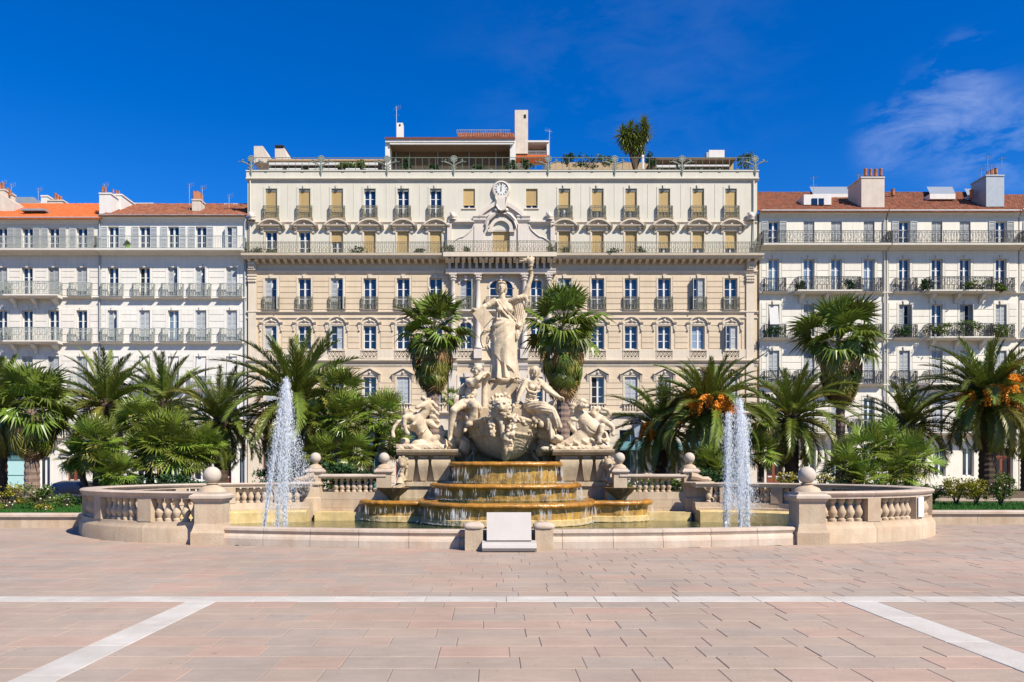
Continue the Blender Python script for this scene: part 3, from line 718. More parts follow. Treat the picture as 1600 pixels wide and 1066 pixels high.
# attic storey with arched window, curved pediment, clock
for a, b in ((741, 757), (809, 826)):
    MB().box(bx(a), bx(b), FY-.22, FY, bz(400.5), bz(350)).build('pilaster', pv, main)
    MB().xprof(bx(a)-.1, bx(b)+.12, [(FY,bz(350)),(FY-.25,bz(350)),(FY-.38,bz(346)),(FY-.4,bz(342)),(FY-.46,bz(341)),(FY-.46,bz(339)),(FY,bz(339))]).build('cornice', pv, main)
MB().box(bx(757), bx(770), FY-.1, FY, bz(400.5), bz(357)).box(bx(796.5), bx(809), FY-.1, FY, bz(400.5), bz(357)).box(bx(769), bx(797.5), FY-.06, FY, bz(362), bz(340)).build('attic_panel', pv, main)
window(main, bx(783.25), bz(401), bz(362), 26.5/S, 'b', .93)
xm = bx(783)
def rise(p):      # outline of the broken curved pediment, left half mirrored
    u = abs(p-783); return bz(340 - 22*max(0, 1-(u/32))**.75 * (1 if u < 32 else 0)) if u < 32 else bz(340)
tp = [(bx(p), rise(p)+.26) for p in range(750, 817, 3)]; bt = [(bx(p), rise(p)-.10) for p in range(750, 817, 3)]
MB().strip(tp, bt, FY-.5, FY).build('curved_pediment', pv, main)
MB().strip([(a, b-.10) for a, b in tp], [(a, b-.38) for a, b in bt], FY-.3, FY).build('curved_pediment', pv, main)
MB().prism([(bx(756), bz(345)), (bx(810), bz(345)), (bx(805), bz(330)), (bx(795), bz(322)), (bx(771), bz(322)), (bx(761), bz(330))], FY-.12, FY).build('tympanum', pv, main)
o_ = [(xm + q*math.cos(R(a)), bz(360)+q*math.sin(R(a))) for q in (.98,) for a in range(180, -1, -15)]; i_ = [(xm + q*math.cos(R(a)), bz(360)+q*math.sin(R(a))) for q in (.70,) for a in range(180, -1, -15)]
MB().strip(o_, i_, FY-.3, FY).box(xm-1.1, xm-.66, FY-.3, FY, bz(364), bz(360)).box(xm+.66, xm+1.1, FY-.3, FY, bz(364), bz(360)).build('arch_moulding', pv, main)
MB().prism([(xm+.7*math.cos(R(a)), bz(360)+.7*math.sin(R(a))) for a in range(0, 181, 15)][::-1], FY-.08, FY).build('lunette', cream, main)
m = MB()      # two reclining putti and a shield above the arch
for s in (-1, 1):
    m.tube([(xm+s*.35,FY-.3,bz(334)),(xm+s*.75,FY-.32,bz(339)),(xm+s*1.1,FY-.3,bz(346)),(xm+s*1.32,FY-.28,bz(353))], [.14,.2,.17,.09], 6); m.ball((xm+s*.42,FY-.4,bz(331)), .18, 8)
    m.tube([(xm+s*.55,FY-.36,bz(335)),(xm+s*.2,FY-.42,bz(337))], [.09,.06], 5); m.tube([(xm+s*1.0,FY-.3,bz(343)),(xm+s*1.2,FY-.4,bz(356)),(xm+s*1.25,FY-.34,bz(362))], [.12,.1,.05], 5)
m.build('relief_figures', pv, main, True)
MB().box(xm-.5, xm+.5, FY-.42, FY, bz(318), bz(308)).build('clock_plinth', pv, main)
m = MB().prism([(xm-.36,bz(313)),(xm-.36,bz(325)),(xm-.2,bz(330)),(xm,bz(332)),(xm+.2,bz(330)),(xm+.36,bz(325)),(xm+.36,bz(313))], FY-.57, FY-.1)
m.tube([(xm-.4,FY-0.51,bz(312)),(xm-.42,FY-0.56,bz(324)),(xm-.22,FY-0.58,bz(331)),(xm,FY-0.59,bz(333)),(xm+.22,FY-0.58,bz(331)),(xm+.42,FY-0.56,bz(324)),(xm+.4,FY-0.51,bz(312))], .09, 5); m.build('shield', pv, main, True)
cz = bz(297.5)
clk = MB().lathe([(.0,0),(.72,0),(.75,.1),(.70,.22),(.60,.25),(.56,.2)], 28, (0,0,0))
clk.v = [(xm+x, FY-.02-z, cz+y) for x, y, z in clk.v]; clk = clk.build('clock', pv, main, True)
cw = M('clock_face_white', (.78,.77,.72), .5, .03); cb = M('clock_black', (.03,.03,.035), .5, .0)
f_ = MB().lathe([(.001,.195),(.56,.195)], 28, (0,0,0)); f_.v = [(xm+x, FY-.02-z, cz+y) for x, y, z in f_.v]; f_.f = [q[::-1] for q in f_.f]; f_.build('clock_face', cw, clk)
m = MB(); yq = FY-.235
NUM = {1:'I',2:'II',3:'III',4:'IIII',5:'V',6:'VI',7:'VII',8:'VIII',9:'IX',10:'X',11:'XI',12:'XII'}
for k in range(1, 13):
    a = R(90-30*k); u = Vector((math.cos(a), 0, math.sin(a))); t = Vector((u.z, 0, -u.x)); st = NUM[k]; wd = {'I':.035,'V':.075,'X':.075}; tot = sum(wd[q] for q in st); p = -tot/2
    for q in st:
        c = p + wd[q]/2; r0, r1 = .36, .50
        def ln(ta, ra, tb, rb, w_=.011):
            A = Vector((xm, yq, cz)) + u*ra + t*ta; B = Vector((xm, yq, cz)) + u*rb + t*tb; dd = (B-A).normalized(); s_ = Vector((dd.z,0,-dd.x))*w_
            m.add([A-s_, A+s_, B+s_, B-s_], [(0,1,2,3)])
        if q == 'I': ln(c, r0, c, r1)
        elif q == 'V': ln(c, r0, c-.03, r1); ln(c, r0, c+.03, r1)
        else: ln(c-.03, r0, c+.03, r1); ln(c+.03, r0, c-.03, r1)
        p += wd[q]
m.tube([(xm+.53*math.cos(a), yq, cz+.53*math.sin(a)) for a in [2*PI*i/24 for i in range(25)]], .008, 3, caps=False)
m.build('clock_numerals', cb, clk)
m = MB()
for ang, L, w in ((84, .44, .022), (88+4, .28, .032)):
    a = R(ang); u = Vector((math.cos(a),0,math.sin(a))); t = Vector((u.z,0,-u.x)); A = Vector((xm, yq-.02, cz))
    m.add([A-u*.16-t*w, A-u*.16+t*w, A+u*L+t*w*.4, A+u*L-t*w*.4], [(0,1,2,3)])
m.build('clock_hands', cb, clk)
# side scrolls and lion finials
for s, pa, pb in ((-1, 741, 706), (1, 826, 860)):
    x_ = bx(pa); xe = bx(pb)
    cv = [(x_ + (xe-x_)*t, bz(352) - (bz(352)-bz(381))*(t**.6 if t < .5 else .66+.34*((t-.5)/.5)**1.8)) for t in [i/10 for i in range(11)]]
    if s < 0: MB().strip(cv[::-1], [(p[0], bz(400.5)) for p in cv[::-1]], FY-.16, FY).build('volute', pv, main)
    else: MB().strip(cv, [(p[0], bz(400.5)) for p in cv], FY-.16, FY).build('volute', pv, main)
    MB().tube([(p[0], FY-.18, p[1]) for p in cv], .06, 5).build('volute_rim', pv, main, True)
    MB().box(min(bx(pb),bx(pb-s*-7)), max(bx(pb),bx(pb-s*-7)), FY-.3, FY, bz(400.5), bz(350)).build('pilaster', pv, main)
    a, b = (701, 741) if s < 0 else (826, 866)
    course(main, pv, bx(a), bx(b), bz(353), bz(346), .34, name='cornice')
    px = 708 if s < 0 else 858
    lion(px, 346)
# ground floor: piers, dark shop openings, awnings
holes = []
pxs = [402,454,506,558,610,662,708,762,806,862,908,960,1012,1064,1116,1168]
for a, b in zip(pxs[:-1], pxs[1:]): holes.append((bx(a+8), bx(b-8), -.2, bz(672)))
facade(main, trimst, X0, X1, -.22, PB, holes, dep=.35)
for i, (a, b, c, d) in enumerate(holes):
    o = MB().box(a, b, FY+.30, FY+.33, c+.5, d).build('shop_window', glass, main)
    MB().box(a, b, FY+.24, FY+.29, c, c+.5).box(a, a+.08, FY+.25, FY+.29, c+.5, d).box(b-.08, b, FY+.25, FY+.29, c+.5, d).box((a+b)/2-.04, (a+b)/2+.04, FY+.25, FY+.29, c+.5, d).box(a+.08, b-.08, FY+.252, FY+.288, d-1.2, d-1.1).build('shop_frame', dteal if i % 2 else woodrd, o)
    blocks(main, trimst, b+.04, b+16/S-.04, .2, PB-.3, 8, FY)
for a, b, mt in ((965,1012,dteal),(1016,1062,dteal),(1068,1116,dteal),(454,506,brown)):
    MB().add([(bx(a),FY-.02,bz(690)),(bx(b),FY-.02,bz(690)),(bx(b),FY-1.3,bz(701)),(bx(a),FY-1.3,bz(701)),(bx(a),FY-.02,bz(691)),(bx(b),FY-.02,bz(691)),(bx(b),FY-1.3,bz(704)),(bx(a),FY-1.3,bz(704))], [(3,2,1,0),(4,5,6,7),(2,3,7,6),(0,4,7,3),(1,2,6,5)]).build('shop_awning', mt, main)
# ---------------- roof terrace
zt = bz(267)
RL = FY - .06
inst('terrace_railing', rail_mesh((1181-389)/S, 20/S, irondk, .55, 3.0, False, .014), main, (bx(389), RL, zt))
palmm = M('grey_green_cast_iron', (.24,.27,.23), .6, .15, 5)
orn = MB()
orn.lathe([(.0,.03),(.16,.03),(.19,0),(.16,-.03),(0,-.03)], 12, (0,0,0)); orn.v = [(x, z, y+.92) for x, y, z in orn.v]
for q in range(10): a = 2*PI*q/10; orn.ball((.24*math.cos(a), 0, .92+.24*math.sin(a)), .075, 6, (1,.5,1))
for s in (-1, 1):
    orn.tube([(0,0,0),(s*.05,0,.25),(s*.16,0,.45),(s*.38,0,.58),(s*.62,0,.66),(s*.78,0,.74),(s*.72,0,.85),(s*.58,0,.83)], [.05,.05,.045,.05,.075,.08,.06,.03], 5)
    orn.tube([(0,0,-.1),(s*.12,0,.1),(s*.24,0,.26),(s*.3,0,.22)], [.04,.045,.04,.02], 5); orn.tube([(0,0,.25),(s*.14,0,.42),(s*.24,0,.52)], .035, 5)
    orn.tube([(s*.75,0,.72),(s*.95,0,.66),(s*1.05,0,.74)], [.05,.04,.02], 4)
orn.tube([(0,0,-.5),(0,0,-.2),(0,0,.3),(0,0,.8)], [.02,.1,.07,.05], 6)
orn = orn.mesh('palmette', palmm, True)
for px in (393, 502, 605, 709, 856, 960, 1065, 1179): inst('palmette', orn, main, (bx(px), RL-.06, zt))
clip = MB().box(-.11,.11,-.06,.02,-.16,.12).mesh('railing_foot', irondk)
for px in (416,445,473,536,570,640,675,739,768,797,826,890,925,994,1030,1095,1124,1152): inst('railing_foot', clip, main, (bx(px), RL-.02, zt))
def rb(name, mat, p0, p1, q0, q1, y0, y1, parent=main):   # box given in facade pixels, at depth behind the front
    k = (FY+y0)/FY; f = lambda p: (p-VX)/S*k; h = lambda p: EYE + (HY-p)/S*k
    return MB().box(f(p0), f(p1), FY+y0, FY+y1, h(q1), h(q0)).build(name, mat, parent)
def tiled(name, mat, p0, p1, q0, q1, y0, y1, parent, step=.21):
    """pitched roof of barrel tiles from eaves (q1,y0) up to ridge (q0,y1)"""
    k0, k1 = (FY+y0)/FY, (FY+y1)/FY; xa, xb = (p0-VX)/S*k0, (p1-VX)/S*k0; za, zb = EYE+(HY-q1)/S*k0, EYE+(HY-q0)/S*k1
    n = int((xb-xa)/step); rows = max(2, int(math.hypot(y1-y0, zb-za)/.38)); m = MB()
    m.add([(xa,FY+y0,za-.05),(xb,FY+y0,za-.05),(xb,FY+y1,zb-.05),(xa,FY+y1,zb-.05)], [(0,1,2,3)])
    rr = random.Random(len(name)+n)
    for j in range(rows):
        t0, t1 = j/rows, (j+1)/rows+.02
        A = Vector((0, FY+y0+(y1-y0)*t0, za+(zb-za)*t0)); B = Vector((0, FY+y0+(y1-y0)*t1, za+(zb-za)*t1))
        for i in range(n):
            x = xa+(i+.5)*(xb-xa)/n; w = step*.5; dz = rr.uniform(-.012,.015)
            vs = []
            for P, ww, up in ((A, w, .02), (B, w*.85, -.012)):
                for a in (0, 50, 90, 130, 180): vs.append((x-ww*math.cos(R(a)), P.y, P.z + ww*.75*math.sin(R(a))+up+dz))
            m.add(vs, [(q, q+1, q+6, q+5) for q in range(4)] + [(0,4,3,2,1)])
    return tag(m.build(name, mat, parent), kind='stuff')
# penthouse
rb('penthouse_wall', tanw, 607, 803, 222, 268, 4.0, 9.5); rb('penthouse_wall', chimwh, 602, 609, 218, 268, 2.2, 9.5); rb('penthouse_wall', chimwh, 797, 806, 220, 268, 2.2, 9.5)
rb('penthouse_roof', chimwh, 602, 804, 217, 222, 2.0, 10); rb('roof_edge', woodrd, 601, 805, 214.5, 217, 1.9, 10.1); rb('awning_valance', awnw, 609, 802, 223.5, 225.5, 2.0, 2.15)
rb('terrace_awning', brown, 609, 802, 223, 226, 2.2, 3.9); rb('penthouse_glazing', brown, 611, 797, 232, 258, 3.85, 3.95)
for px in (619, 640, 684, 733, 775): rb('penthouse_post', zinc, px-.8, px+.8, 232, 268, 3.7, 3.84)
tiled('roof_tiles', rooft, 714, 804, 208, 214.5, 3.0, 4.5, main)
inst('terrace_railing', rail_mesh(4.75, .34, irongr, .16, 0, False, .012), main, (bx(714)*1.07, FY+4.4, EYE+(HY-209.5)/S*1.07))
rb('chimney', chimst, 804.5, 825, 172, 240, 4.0, 5.2); rb('chimney_opening', darkgap, 818.5, 822, 179, 184.5, 3.97, 4.1)
rb('penthouse_wall', pavil, 805, 824, 222, 242, 4.6, 8); rb('penthouse_wall', tanw, 824, 855, 226, 242, 5.6, 8); rb('penthouse_roof', chimwh, 805, 858, 219.5, 222, 4.1, 8); rb('penthouse_wall', chimwh, 854.5, 858, 222, 244, 4.2, 8)
rb('roof_edge', roofo, 805, 858, 242, 245, 4.1, 5.5); inst('terrace_railing', rail_mesh(1.75, .32, zinc, .1, 0, False, .01), main, ((824-VX)/S*1.068, FY+4.3, EYE+(HY-242)/S*1.068))
rb('chimney', chimwh, 620, 629.5, 192, 216, 4.5, 5.2); rb('chimney_opening', darkgap, 623.5, 626, 194, 197, 4.47, 4.6)
k = 1.03
for p0, p1, q0, q1, sl in ((395,419,226,252,10),(428,447,229,252,4)):
    f = lambda p: (p-VX)/S*k; h = lambda p: EYE+(HY-p)/S*k
    MB().prism([(f(p0),h(q1)),(f(p1),h(q1)),(f(p1),h(q1-7)),(f(p1-sl),h(q0)),(f(p0),h(q0))], FY+2.2, FY+4.2).build('chimney', chimst, main)
rb('chimney_cap', ironbk, 429, 443, 226.5, 229, 2.1, 4.3)
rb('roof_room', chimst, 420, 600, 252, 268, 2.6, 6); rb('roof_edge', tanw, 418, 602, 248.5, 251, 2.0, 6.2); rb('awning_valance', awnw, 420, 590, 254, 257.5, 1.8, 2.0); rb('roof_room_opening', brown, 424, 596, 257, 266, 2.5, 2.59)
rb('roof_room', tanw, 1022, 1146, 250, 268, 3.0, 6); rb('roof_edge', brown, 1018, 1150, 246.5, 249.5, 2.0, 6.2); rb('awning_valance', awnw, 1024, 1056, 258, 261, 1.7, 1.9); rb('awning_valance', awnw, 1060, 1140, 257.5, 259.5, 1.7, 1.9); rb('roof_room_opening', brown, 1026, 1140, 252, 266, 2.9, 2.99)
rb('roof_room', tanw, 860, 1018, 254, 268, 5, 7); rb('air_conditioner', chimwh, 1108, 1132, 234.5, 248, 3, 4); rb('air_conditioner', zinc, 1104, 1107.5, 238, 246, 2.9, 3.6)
for a in (420,448,482,505,540,568): rb('planter_box', awnw, a, a+22, 263, 268.5, .5, .9)
def antenna(parent, px, q0, q1, y0, s=1.0):
    k = (FY+y0)/FY; x = (px-VX)/S*k; z0 = EYE+(HY-q1)/S*k; z1 = EYE+(HY-q0)/S*k; Y = FY+y0
    m = MB().tube([(x,Y,z0),(x,Y,z1)], .02, 4)
    for j, L in enumerate((.5,.42,.35,.3)): m.tube([(x-.1*s+j*.14*s, Y-L*.3, z1-.15+j*.04), (x-.1*s+j*.14*s+.02, Y+L*.3, z1-.15+j*.04)], .012, 3).tube([(x-.1*s+j*.14*s, Y, z1-.35+j*.05), (x-.1*s+j*.14*s, Y, z1+.1+j*.03)], .01, 3)
    m.tube([(x-.25*s,Y,z1-.18),(x+.42*s,Y,z1-.02)], .014, 3).tube([(x-.3,Y,z1-.75),(x+.3,Y,z1-.7)], .01, 3)
    m.build('antenna', zinc, parent)
antenna(main, 619.5, 167, 215, 4.3); antenna(main, 858.5, 203, 243, 4.3, -1)
# ------------------------------------------------------------------ flanking houses
def house(name, label, p0, p1, mwall, mtrim, msh, iron, top, rows, cols, longb, base, ground, zroof):
    """rows: list of (q_window_bottom, q_window_top, style string per column, has_balconettes)"""
    h = empty(name, (bx((p0+p1)/2), FY, -.22), label, 'building', 'flanking houses')
    xa, xb = bx(p0), bx(p1)
    MB().box(xa+.01, xb-.01, FY+.36, FY+11, -.22, bz(top)).build('building_core', mwall, h)
    holes = []; W = 17/S
    for q1, q0, styles, bal, strip in rows:
        for c in cols:
            if xa < bx(c)-W/2 and bx(c)+W/2 < xb: holes.append((bx(c)-W/2, bx(c)+W/2, bz(q1), bz(q0)))
    for a, b, q1, q0, kind in ground: holes.append((bx(a), bx(b), bz(q1) if q1 < 756 else -.2, bz(q0)))
    facade(h, mwall, xa, xb, -.22, bz(top), holes)
    for r, (q1, q0, styles, bal, strip) in enumerate(rows):
        first = r == 0
        for i, c in enumerate(cols):
            x = bx(c)
            if not (xa < x-W/2 and x+W/2 < xb): continue
            k = styles[i]
            window(h, x, bz(q1), bz(q0), W, 'g' if k == 'o' else k, .62, shm=msh, sidew=(10.5/S if k in 'oD' else None), tr=3)
            if not first:
                inst('window_surround', surround(W, (q1-q0)/S, mtrim, .17, True, .035), h, (x, FY, bz(q1)))
            if bal and not any(a < c < b for a, b in longb):
                w = 33/S; inst('railing', rail_mesh(w, 20/S, iron, .14, .34, True, .012, .42), h, (x-w/2, FY-.36, bz(q1+.5)))
                inst('balcony_slab', cached(('bs', mtrim.name), lambda: MB().xprof(-.98,.98,[(0,-.2),(-.2,-.18),(-.4,-.08),(-.46,0),(0,0)]).mesh('balcony_slab', mtrim)), h, (x, FY, bz(q1+.7)))
        if bal:
            for a, b in longb:
                L = (b-a)/S; inst('railing', rail_mesh(L, 20/S, iron, .14, .85, True, .012, .42), h, (bx(a), FY-.87, bz(q1+.5)))
                MB().xprof(bx(a)-.08, bx(b)+.08, [(FY,bz(q1+.7)-.24),(FY-.8,bz(q1+.7)-.22),(FY-.95,bz(q1+.7)-.1),(FY-.95,bz(q1+.7)),(FY,bz(q1+.7))]).build('balcony_slab', mtrim, h)
                for q in (.1,.5,.9):
                    xx = bx(a)+(bx(b)-bx(a))*q; z = bz(q1+.7)-.24
                    MB().xprof(xx-.14, xx+.14, [(FY,z-.75),(FY-.14,z-.7),(FY-.2,z-.4),(FY-.62,z-.18),(FY-.7,z),(FY,z)]).build('bracket', mtrim, h)
        course(h, mtrim, xa, xb, bz(q1+4.5), bz(q1+1), .20)
        # ashlar courses on the piers
        if not first:
            inn = sorted(bx(c) for c in cols if xa < bx(c) < xb); ed = [xa+.12] + [v for x in inn for v in (x-W/2-.19, x+W/2+.19)] + [xb-.12]
            for a, b in zip(ed[0::2], ed[1::2]):
                if b-a > .25: blocks(h, mwall, a, b, bz(q1-.5), bz(q0-3), 5, FY, .03, .045)
    # top storey balcony
    q1, q0 = rows[0][:2]
    inst('railing', rail_mesh(xb-xa-.06, 19/S, iron, .13, .8, name != 'white_house', .010, .5), h, (xa+.03, FY-.82, bz(q1+.5)))
    MB().xprof(xa, xb, [(FY,bz(q1+8)),(FY-.18,bz(q1+8)),(FY-.3,bz(q1+5.5)),(FY-.72,bz(q1+4)),(FY-.9,bz(q1+3.5)),(FY-.92,bz(q1+.6)),(FY,bz(q1+.6))]).build('balcony_slab', mtrim, h)
    # eaves and gutter
    MB().xprof(xa, xb, [(FY,bz(top)-.42),(FY-.1,bz(top)-.40),(FY-.16,bz(top)-.2),(FY-.3,bz(top)-.12),(FY-.3,bz(top)),(FY,bz(top))]).build('eaves', mtrim, h)
    MB().tube([(xa, FY-.38, bz(top)+.02), (xb, FY-.38, bz(top)+.02)], .075, 6).build('gutter', zinc, h)
    for a, b, q1, q0, kind in ground:
        zz0 = bz(q1) if q1 < 756 else -.2
        if kind == 'door':
            d = MB().box(bx(a)+.02, bx(b)-.02, FY+.26, FY+.33, zz0, bz(q0)-.02).build('door', woodrd, h); xm_ = (bx(a)+bx(b))/2; hh = bz(q0)-zz0
            for s in (-1, 1):
                u0, u1 = sorted((xm_+s*.06, xm_+s*((bx(b)-bx(a))/2-.12)))
                MB().box(u0+.08, u1-.08, FY+.22, FY+.255, zz0+hh*.33, zz0+hh*.72).build('door_glass', darkgap, d); MB().box(u0, u1, FY+.235, FY+.262, zz0+.15, zz0+hh*.24).build('door_panel', woodrd, d)
                MB().box(u0+.1, u1-.1, FY+.22, FY+.25, zz0+hh*.26, zz0+hh*.29).build('letter_plate', awnw, d)
            MB().box(bx(a)+.02, bx(b)-.02, FY+.2, FY+.255, zz0+hh*.76, zz0+hh*.80).build('transom', woodrd, d); MB().box(bx(a)+.1, bx(b)-.1, FY+.235, FY+.258, zz0+hh*.82, zz0+hh*.97).build('fanlight', darkgap, d)
            m = MB().box(bx(a)-.3, bx(a), FY-.08, FY+.0, -.2, bz(q0)).box(bx(b), bx(b)+.3, FY-.08, FY, -.2, bz(q0)).xprof(bx(a)-.4, bx(b)+.4, [(FY,bz(q0)),(FY-.1,bz(q0)),(FY-.14,bz(q0)+.35),(FY-.3,bz(q0)+.45),(FY-.32,bz(q0)+.6),(FY,bz(q0)+.6)])
            m.ball((xm_, FY-.16, bz(q0)+.2), .2, 8); m.build('door_surround', mtrim, h, True)
        elif kind == 'shop':
            MB().box(bx(a), bx(b), FY+.2, FY+.25, zz0, bz(q0)).build('shop_panel', teal, h); MB().box(bx(a), bx(b), FY+.1, FY+.19, bz(q0)-.95, bz(q0)).build('shop_fascia', dteal, h)
            MB().box(bx(a), bx(b), FY+.17, FY+.195, zz0+1.05, zz0+1.1).build('shop_rail', dteal, h)
        else: window(h, (bx(a)+bx(b))/2, zz0, bz(q0), bx(b)-bx(a), 'g', shm=msh, tr=1)
    return h
Lc = [3, 43, 84, 128]; Lw = [180-3, 226, 271, 314, 362]
shop = [(-30,40,760,700,'shop'),(62,78,760,714,'win'),(104,128,760,716,'door')]
h2 = house('beige_house', 'beige white house with bright orange roof at the left edge', -62, 156, beigep, beigep, shutg, irongr, 343,
    [(392,356,'ooDoooo',False,1),(463,418,'ggssgss'[2:]+'s',True,1),(534,485,'gggggg',True,1),(608,557,'ghssss',True,1),(680,630,'ssgssg',True,1)], [-40]+Lc, [(17,98)], 0, shop, 0)
h1 = house('white_house', 'white house with weathered red tile roof left of the clock building', 157, 385, whites, whitep, shutp, irongr, 339,
    [(392,354,'ooooH',False,1),(464,418,'gdhhs',True,1),(534,485,'hscss',True,1),(608,557,'aaaaa',True,1),(680,630,'sgssg',True,1)], Lw, [], 0,
    [(168,186,760,700,'win'),(213,236,760,700,'win'),(258,280,760,700,'win'),(303,325,760,700,'win'),(342,362,760,700,'door'),(372,382,760,700,'win')], 0)
cR = [1209, 1264, 1307, 1358]; cR2 = [1413, 1464, 1508, 1564]
rr_ = lambda s: s
h3 = house('cream_house', 'cream house with rough red roof just right of the clock building', 1187, 1384, rcream, rtrim, shutg, ironbk, 332,
    [(384,346,'osss',False,1),(456,405,'cccc',True,1),(528,476,'asca',True,1),(600,548,'ssss',True,1),(675,622,'sssg',True,1)], cR, [(1241,1337)], 0,
    [(1197,1224,760,697,'door'),(1256,1275,742,694,'win'),(1298,1317,742,694,'win'),(1349,1368,742,694,'win')], 0)
h4 = house('corner_cream_house', 'cream house with planted balconies near the right edge', 1386, 1591, rcream, rtrim, shutg, ironbk, 332,
    [(384,346,'osso',False,1),(456,405,'gggg',True,1),(528,476,'hghs',True,1),(600,548,'ssss',True,1),(675,622,'sshs',True,1)], cR2, [(1444,1541)], 0,
    [(1404,1422,744,700,'win'),(1460,1478,744,700,'win'),(1504,1522,744,700,'win'),(1553,1582,760,700,'door')], 0)
h5 = house('pale_house', 'pale house cut off by the right edge of the view', 1593, 1740, rcream, rtrim, shutp, ironbk, 330,
    [(384,346,'osss',False,1),(456,405,'gggg',True,1),(528,476,'ssss',True,1),(600,548,'ssss',True,1),(675,622,'ssss',True,1)], [1618,1660,1700], [], 0, [], 0)
for h, px in ((h1,156.5),(h3,1385),(h3,1381),(h1,383)):
    MB().tube([(bx(px),FY-.12,bz(345)),(bx(px),FY-.12,.1)], .06, 6).build('drainpipe', rtrim if h is h3 else zinc, h)
# roofs
tiled('roof_tiles', roofo, -62, 157, 319, 342, -.45, 5, h2); tiled('roof_tiles', rooft, 156, 385, 319, 337, -.45, 4.5, h1)
tiled('roof_tiles', rooft, 1187, 1386, 301, 331, -.45, 6, h3); tiled('roof_tiles', rooft, 1386, 1592, 301, 331, -.45, 6, h4); tiled('roof_tiles', rooft, 1592, 1740, 305, 330, -.45, 6, h5)
def pots(parent, pts, y0, r=.14, hgt=.55):
    r *= .72; hgt *= .8
    pm = cached(('pot', r, hgt), lambda: MB().lathe([(r*.9,0),(r,.05),(r*.85,hgt*.8),(r,hgt*.85),(r,hgt),(r*.7,hgt),(r*.7,hgt*.7),(.01,hgt*.7)], 10).mesh('chimney_pot', claypot, True))
    k = (FY+y0)/FY
    for px, q in pts: inst('chimney_pot', pm, parent, ((px-VX)/S*k, FY+y0, EYE+(HY-q)/S*k), rot=(0,0,0))
def chim(parent, mat, p0, p1, q0, q1, y0, y1):
    o = rb('chimney', mat, p0, p1, q0, q1, y0, y1, parent); k = (FY+y0)/FY
    rb('chimney_cap', mat, p0-.8, p1+.8, q0-1, q0+1.2, y0-.05, y1+.05, parent); return o
# left roofs
chim(h1, chimwh, 155, 173, 302, 334, .4, 1.6); chim(h1, chimwh, 174, 190, 304, 328, 1.7, 4.2); pots(h1, [(160,300),(165,301)], .9); pots(h1, [(177,302),(182,303.5),(186,304.5)], 2.6, .10, .4)
chim(h1, chimst, 300, 313, 312, 331, 1.2, 2.2); pots(h1, [(303,311),(308,311)], 1.6, .16, .8); rb('brick_stack', claypot, 302, 312, 300, 312, 1.3, 2.1, h1)
rb('roof_ledge', whitep, 205, 240, 317, 321, 5, 6, h1); rb('roof_ledge', whitep, 350, 384, 318, 323, 4.2, 5.5, h1)
antenna(h1, 163, 288, 303, 1.0); antenna(h1, 296, 288, 330, 1.5); antenna(h1, 316, 292, 330, 1.5); antenna(h1, 358, 305, 328, 2)
f = lambda p, y: (p-VX)/S*(FY+y)/FY; hz = lambda q, y: EYE+(HY-q)/S*(FY+y)/FY
MB().prism([(f(-60,2),hz(345,2)),(f(21,2),hz(345,2)),(f(21,2),hz(315,2)),(f(0,2),hz(302,2)),(f(-30,2),hz(290,2)),(f(-60,2),hz(296,2))], FY+2, FY+5).build('gable_wall', chimst, h2)
chim(h2, chimst, -4, 7, 296, 312, 2.5, 4); pots(h2, [(0,295),(5,295),(12,303),(16,306)], 3, .16, .6)
rb('skylight_frame', zinc, 50-18, 50+20, 326, 329, .8, 2.2, h2)
MB().prism([(f(20,6),hz(325,6)),(f(62,6),hz(325,6)),(f(52,6),hz(308,6)),(f(20,6),hz(308,6))], FY+6, FY+8).build('glass_skylight', zinc, h2)
chim(h2, chimwh, 64, 74, 306, 324, 6, 7); chim(h2, chimst, 75, 98, 313, 324, 6, 7); pots(h2, [(87,312),(91,315),(95,317)], 6.5, .18, .7); antenna(h2, 60, 295, 312, 6); antenna(h2, 18, 288, 318, 4); antenna(h2, 4, 284, 300, 3)
# right roofs
chim(h3, chimst, 1346, 1382, 277, 324, .6, 3.0); pots(h3, [(1352,275),(1360,275.5),(1368,276),(1376,275)], 1.6, .2, .75)
d_ = rb('dormer', chimwh, 1256, 1299, 304, 320, 1.2, 4.5, h3); rb('dormer_window', glass, 1268.5, 1287.5, 310, 320, 1.15, 1.3, d_); rb('dormer_mullion', frame_w, 1277.4, 1278.6, 310, 320, 1.1, 1.2, d_)
def shed_roof(parent, p0, p1, q0, q1, qf, y0, y1):
    MB().add([(f(p0,y0),FY+y0,hz(q1,y0)),(f(p1,y0),FY+y0,hz(q1,y0)),(f(p1-5,y1),FY+y1,hz(q0,y1)),(f(p0-5,y1),FY+y1,hz(q0,y1))], [(0,1,2,3)]).build('zinc_roof', zinc, parent)
    rb('roof_room', chimwh, p0, p1, q1, qf, y0, y1, parent)
shed_roof(h3, 1270, 1341, 292, 303, 310, 4, 8); shed_roof(h4, 1453, 1493, 292, 303, 311, 2.5, 6); shed_roof(h4, 1512, 1540, 295, 306, 312, 3, 6)
pots(h4, [(1395,306)], 4, .24, .7); pots(h4, [(1518,310)], 2, .22, .9)
chim(h4, zinc, 1541, 1569, 274, 323, .6, 2.6); MB().prism([(f(1541,1.2),hz(280,1.2)),(f(1569,1.2),hz(280,1.2)),(f(1569,1.2),hz(260,1.2)),(f(1566,1.2),hz(260,1.2))], FY+2.0, FY+2.6).build('chimney_screen', chimst, h4); pots(h4, [(1544,277),(1550,274),(1556,272)], 1.4, .2, .6)
for px, a, b, hh in ((1271,276,302,h3),(1341,272,308,h3),(1543,244,276,h4),(1533,262,285,h4),(1549,258,274,h4),(1565,246,262,h4)): antenna(hh, px, a, b, 1.3)
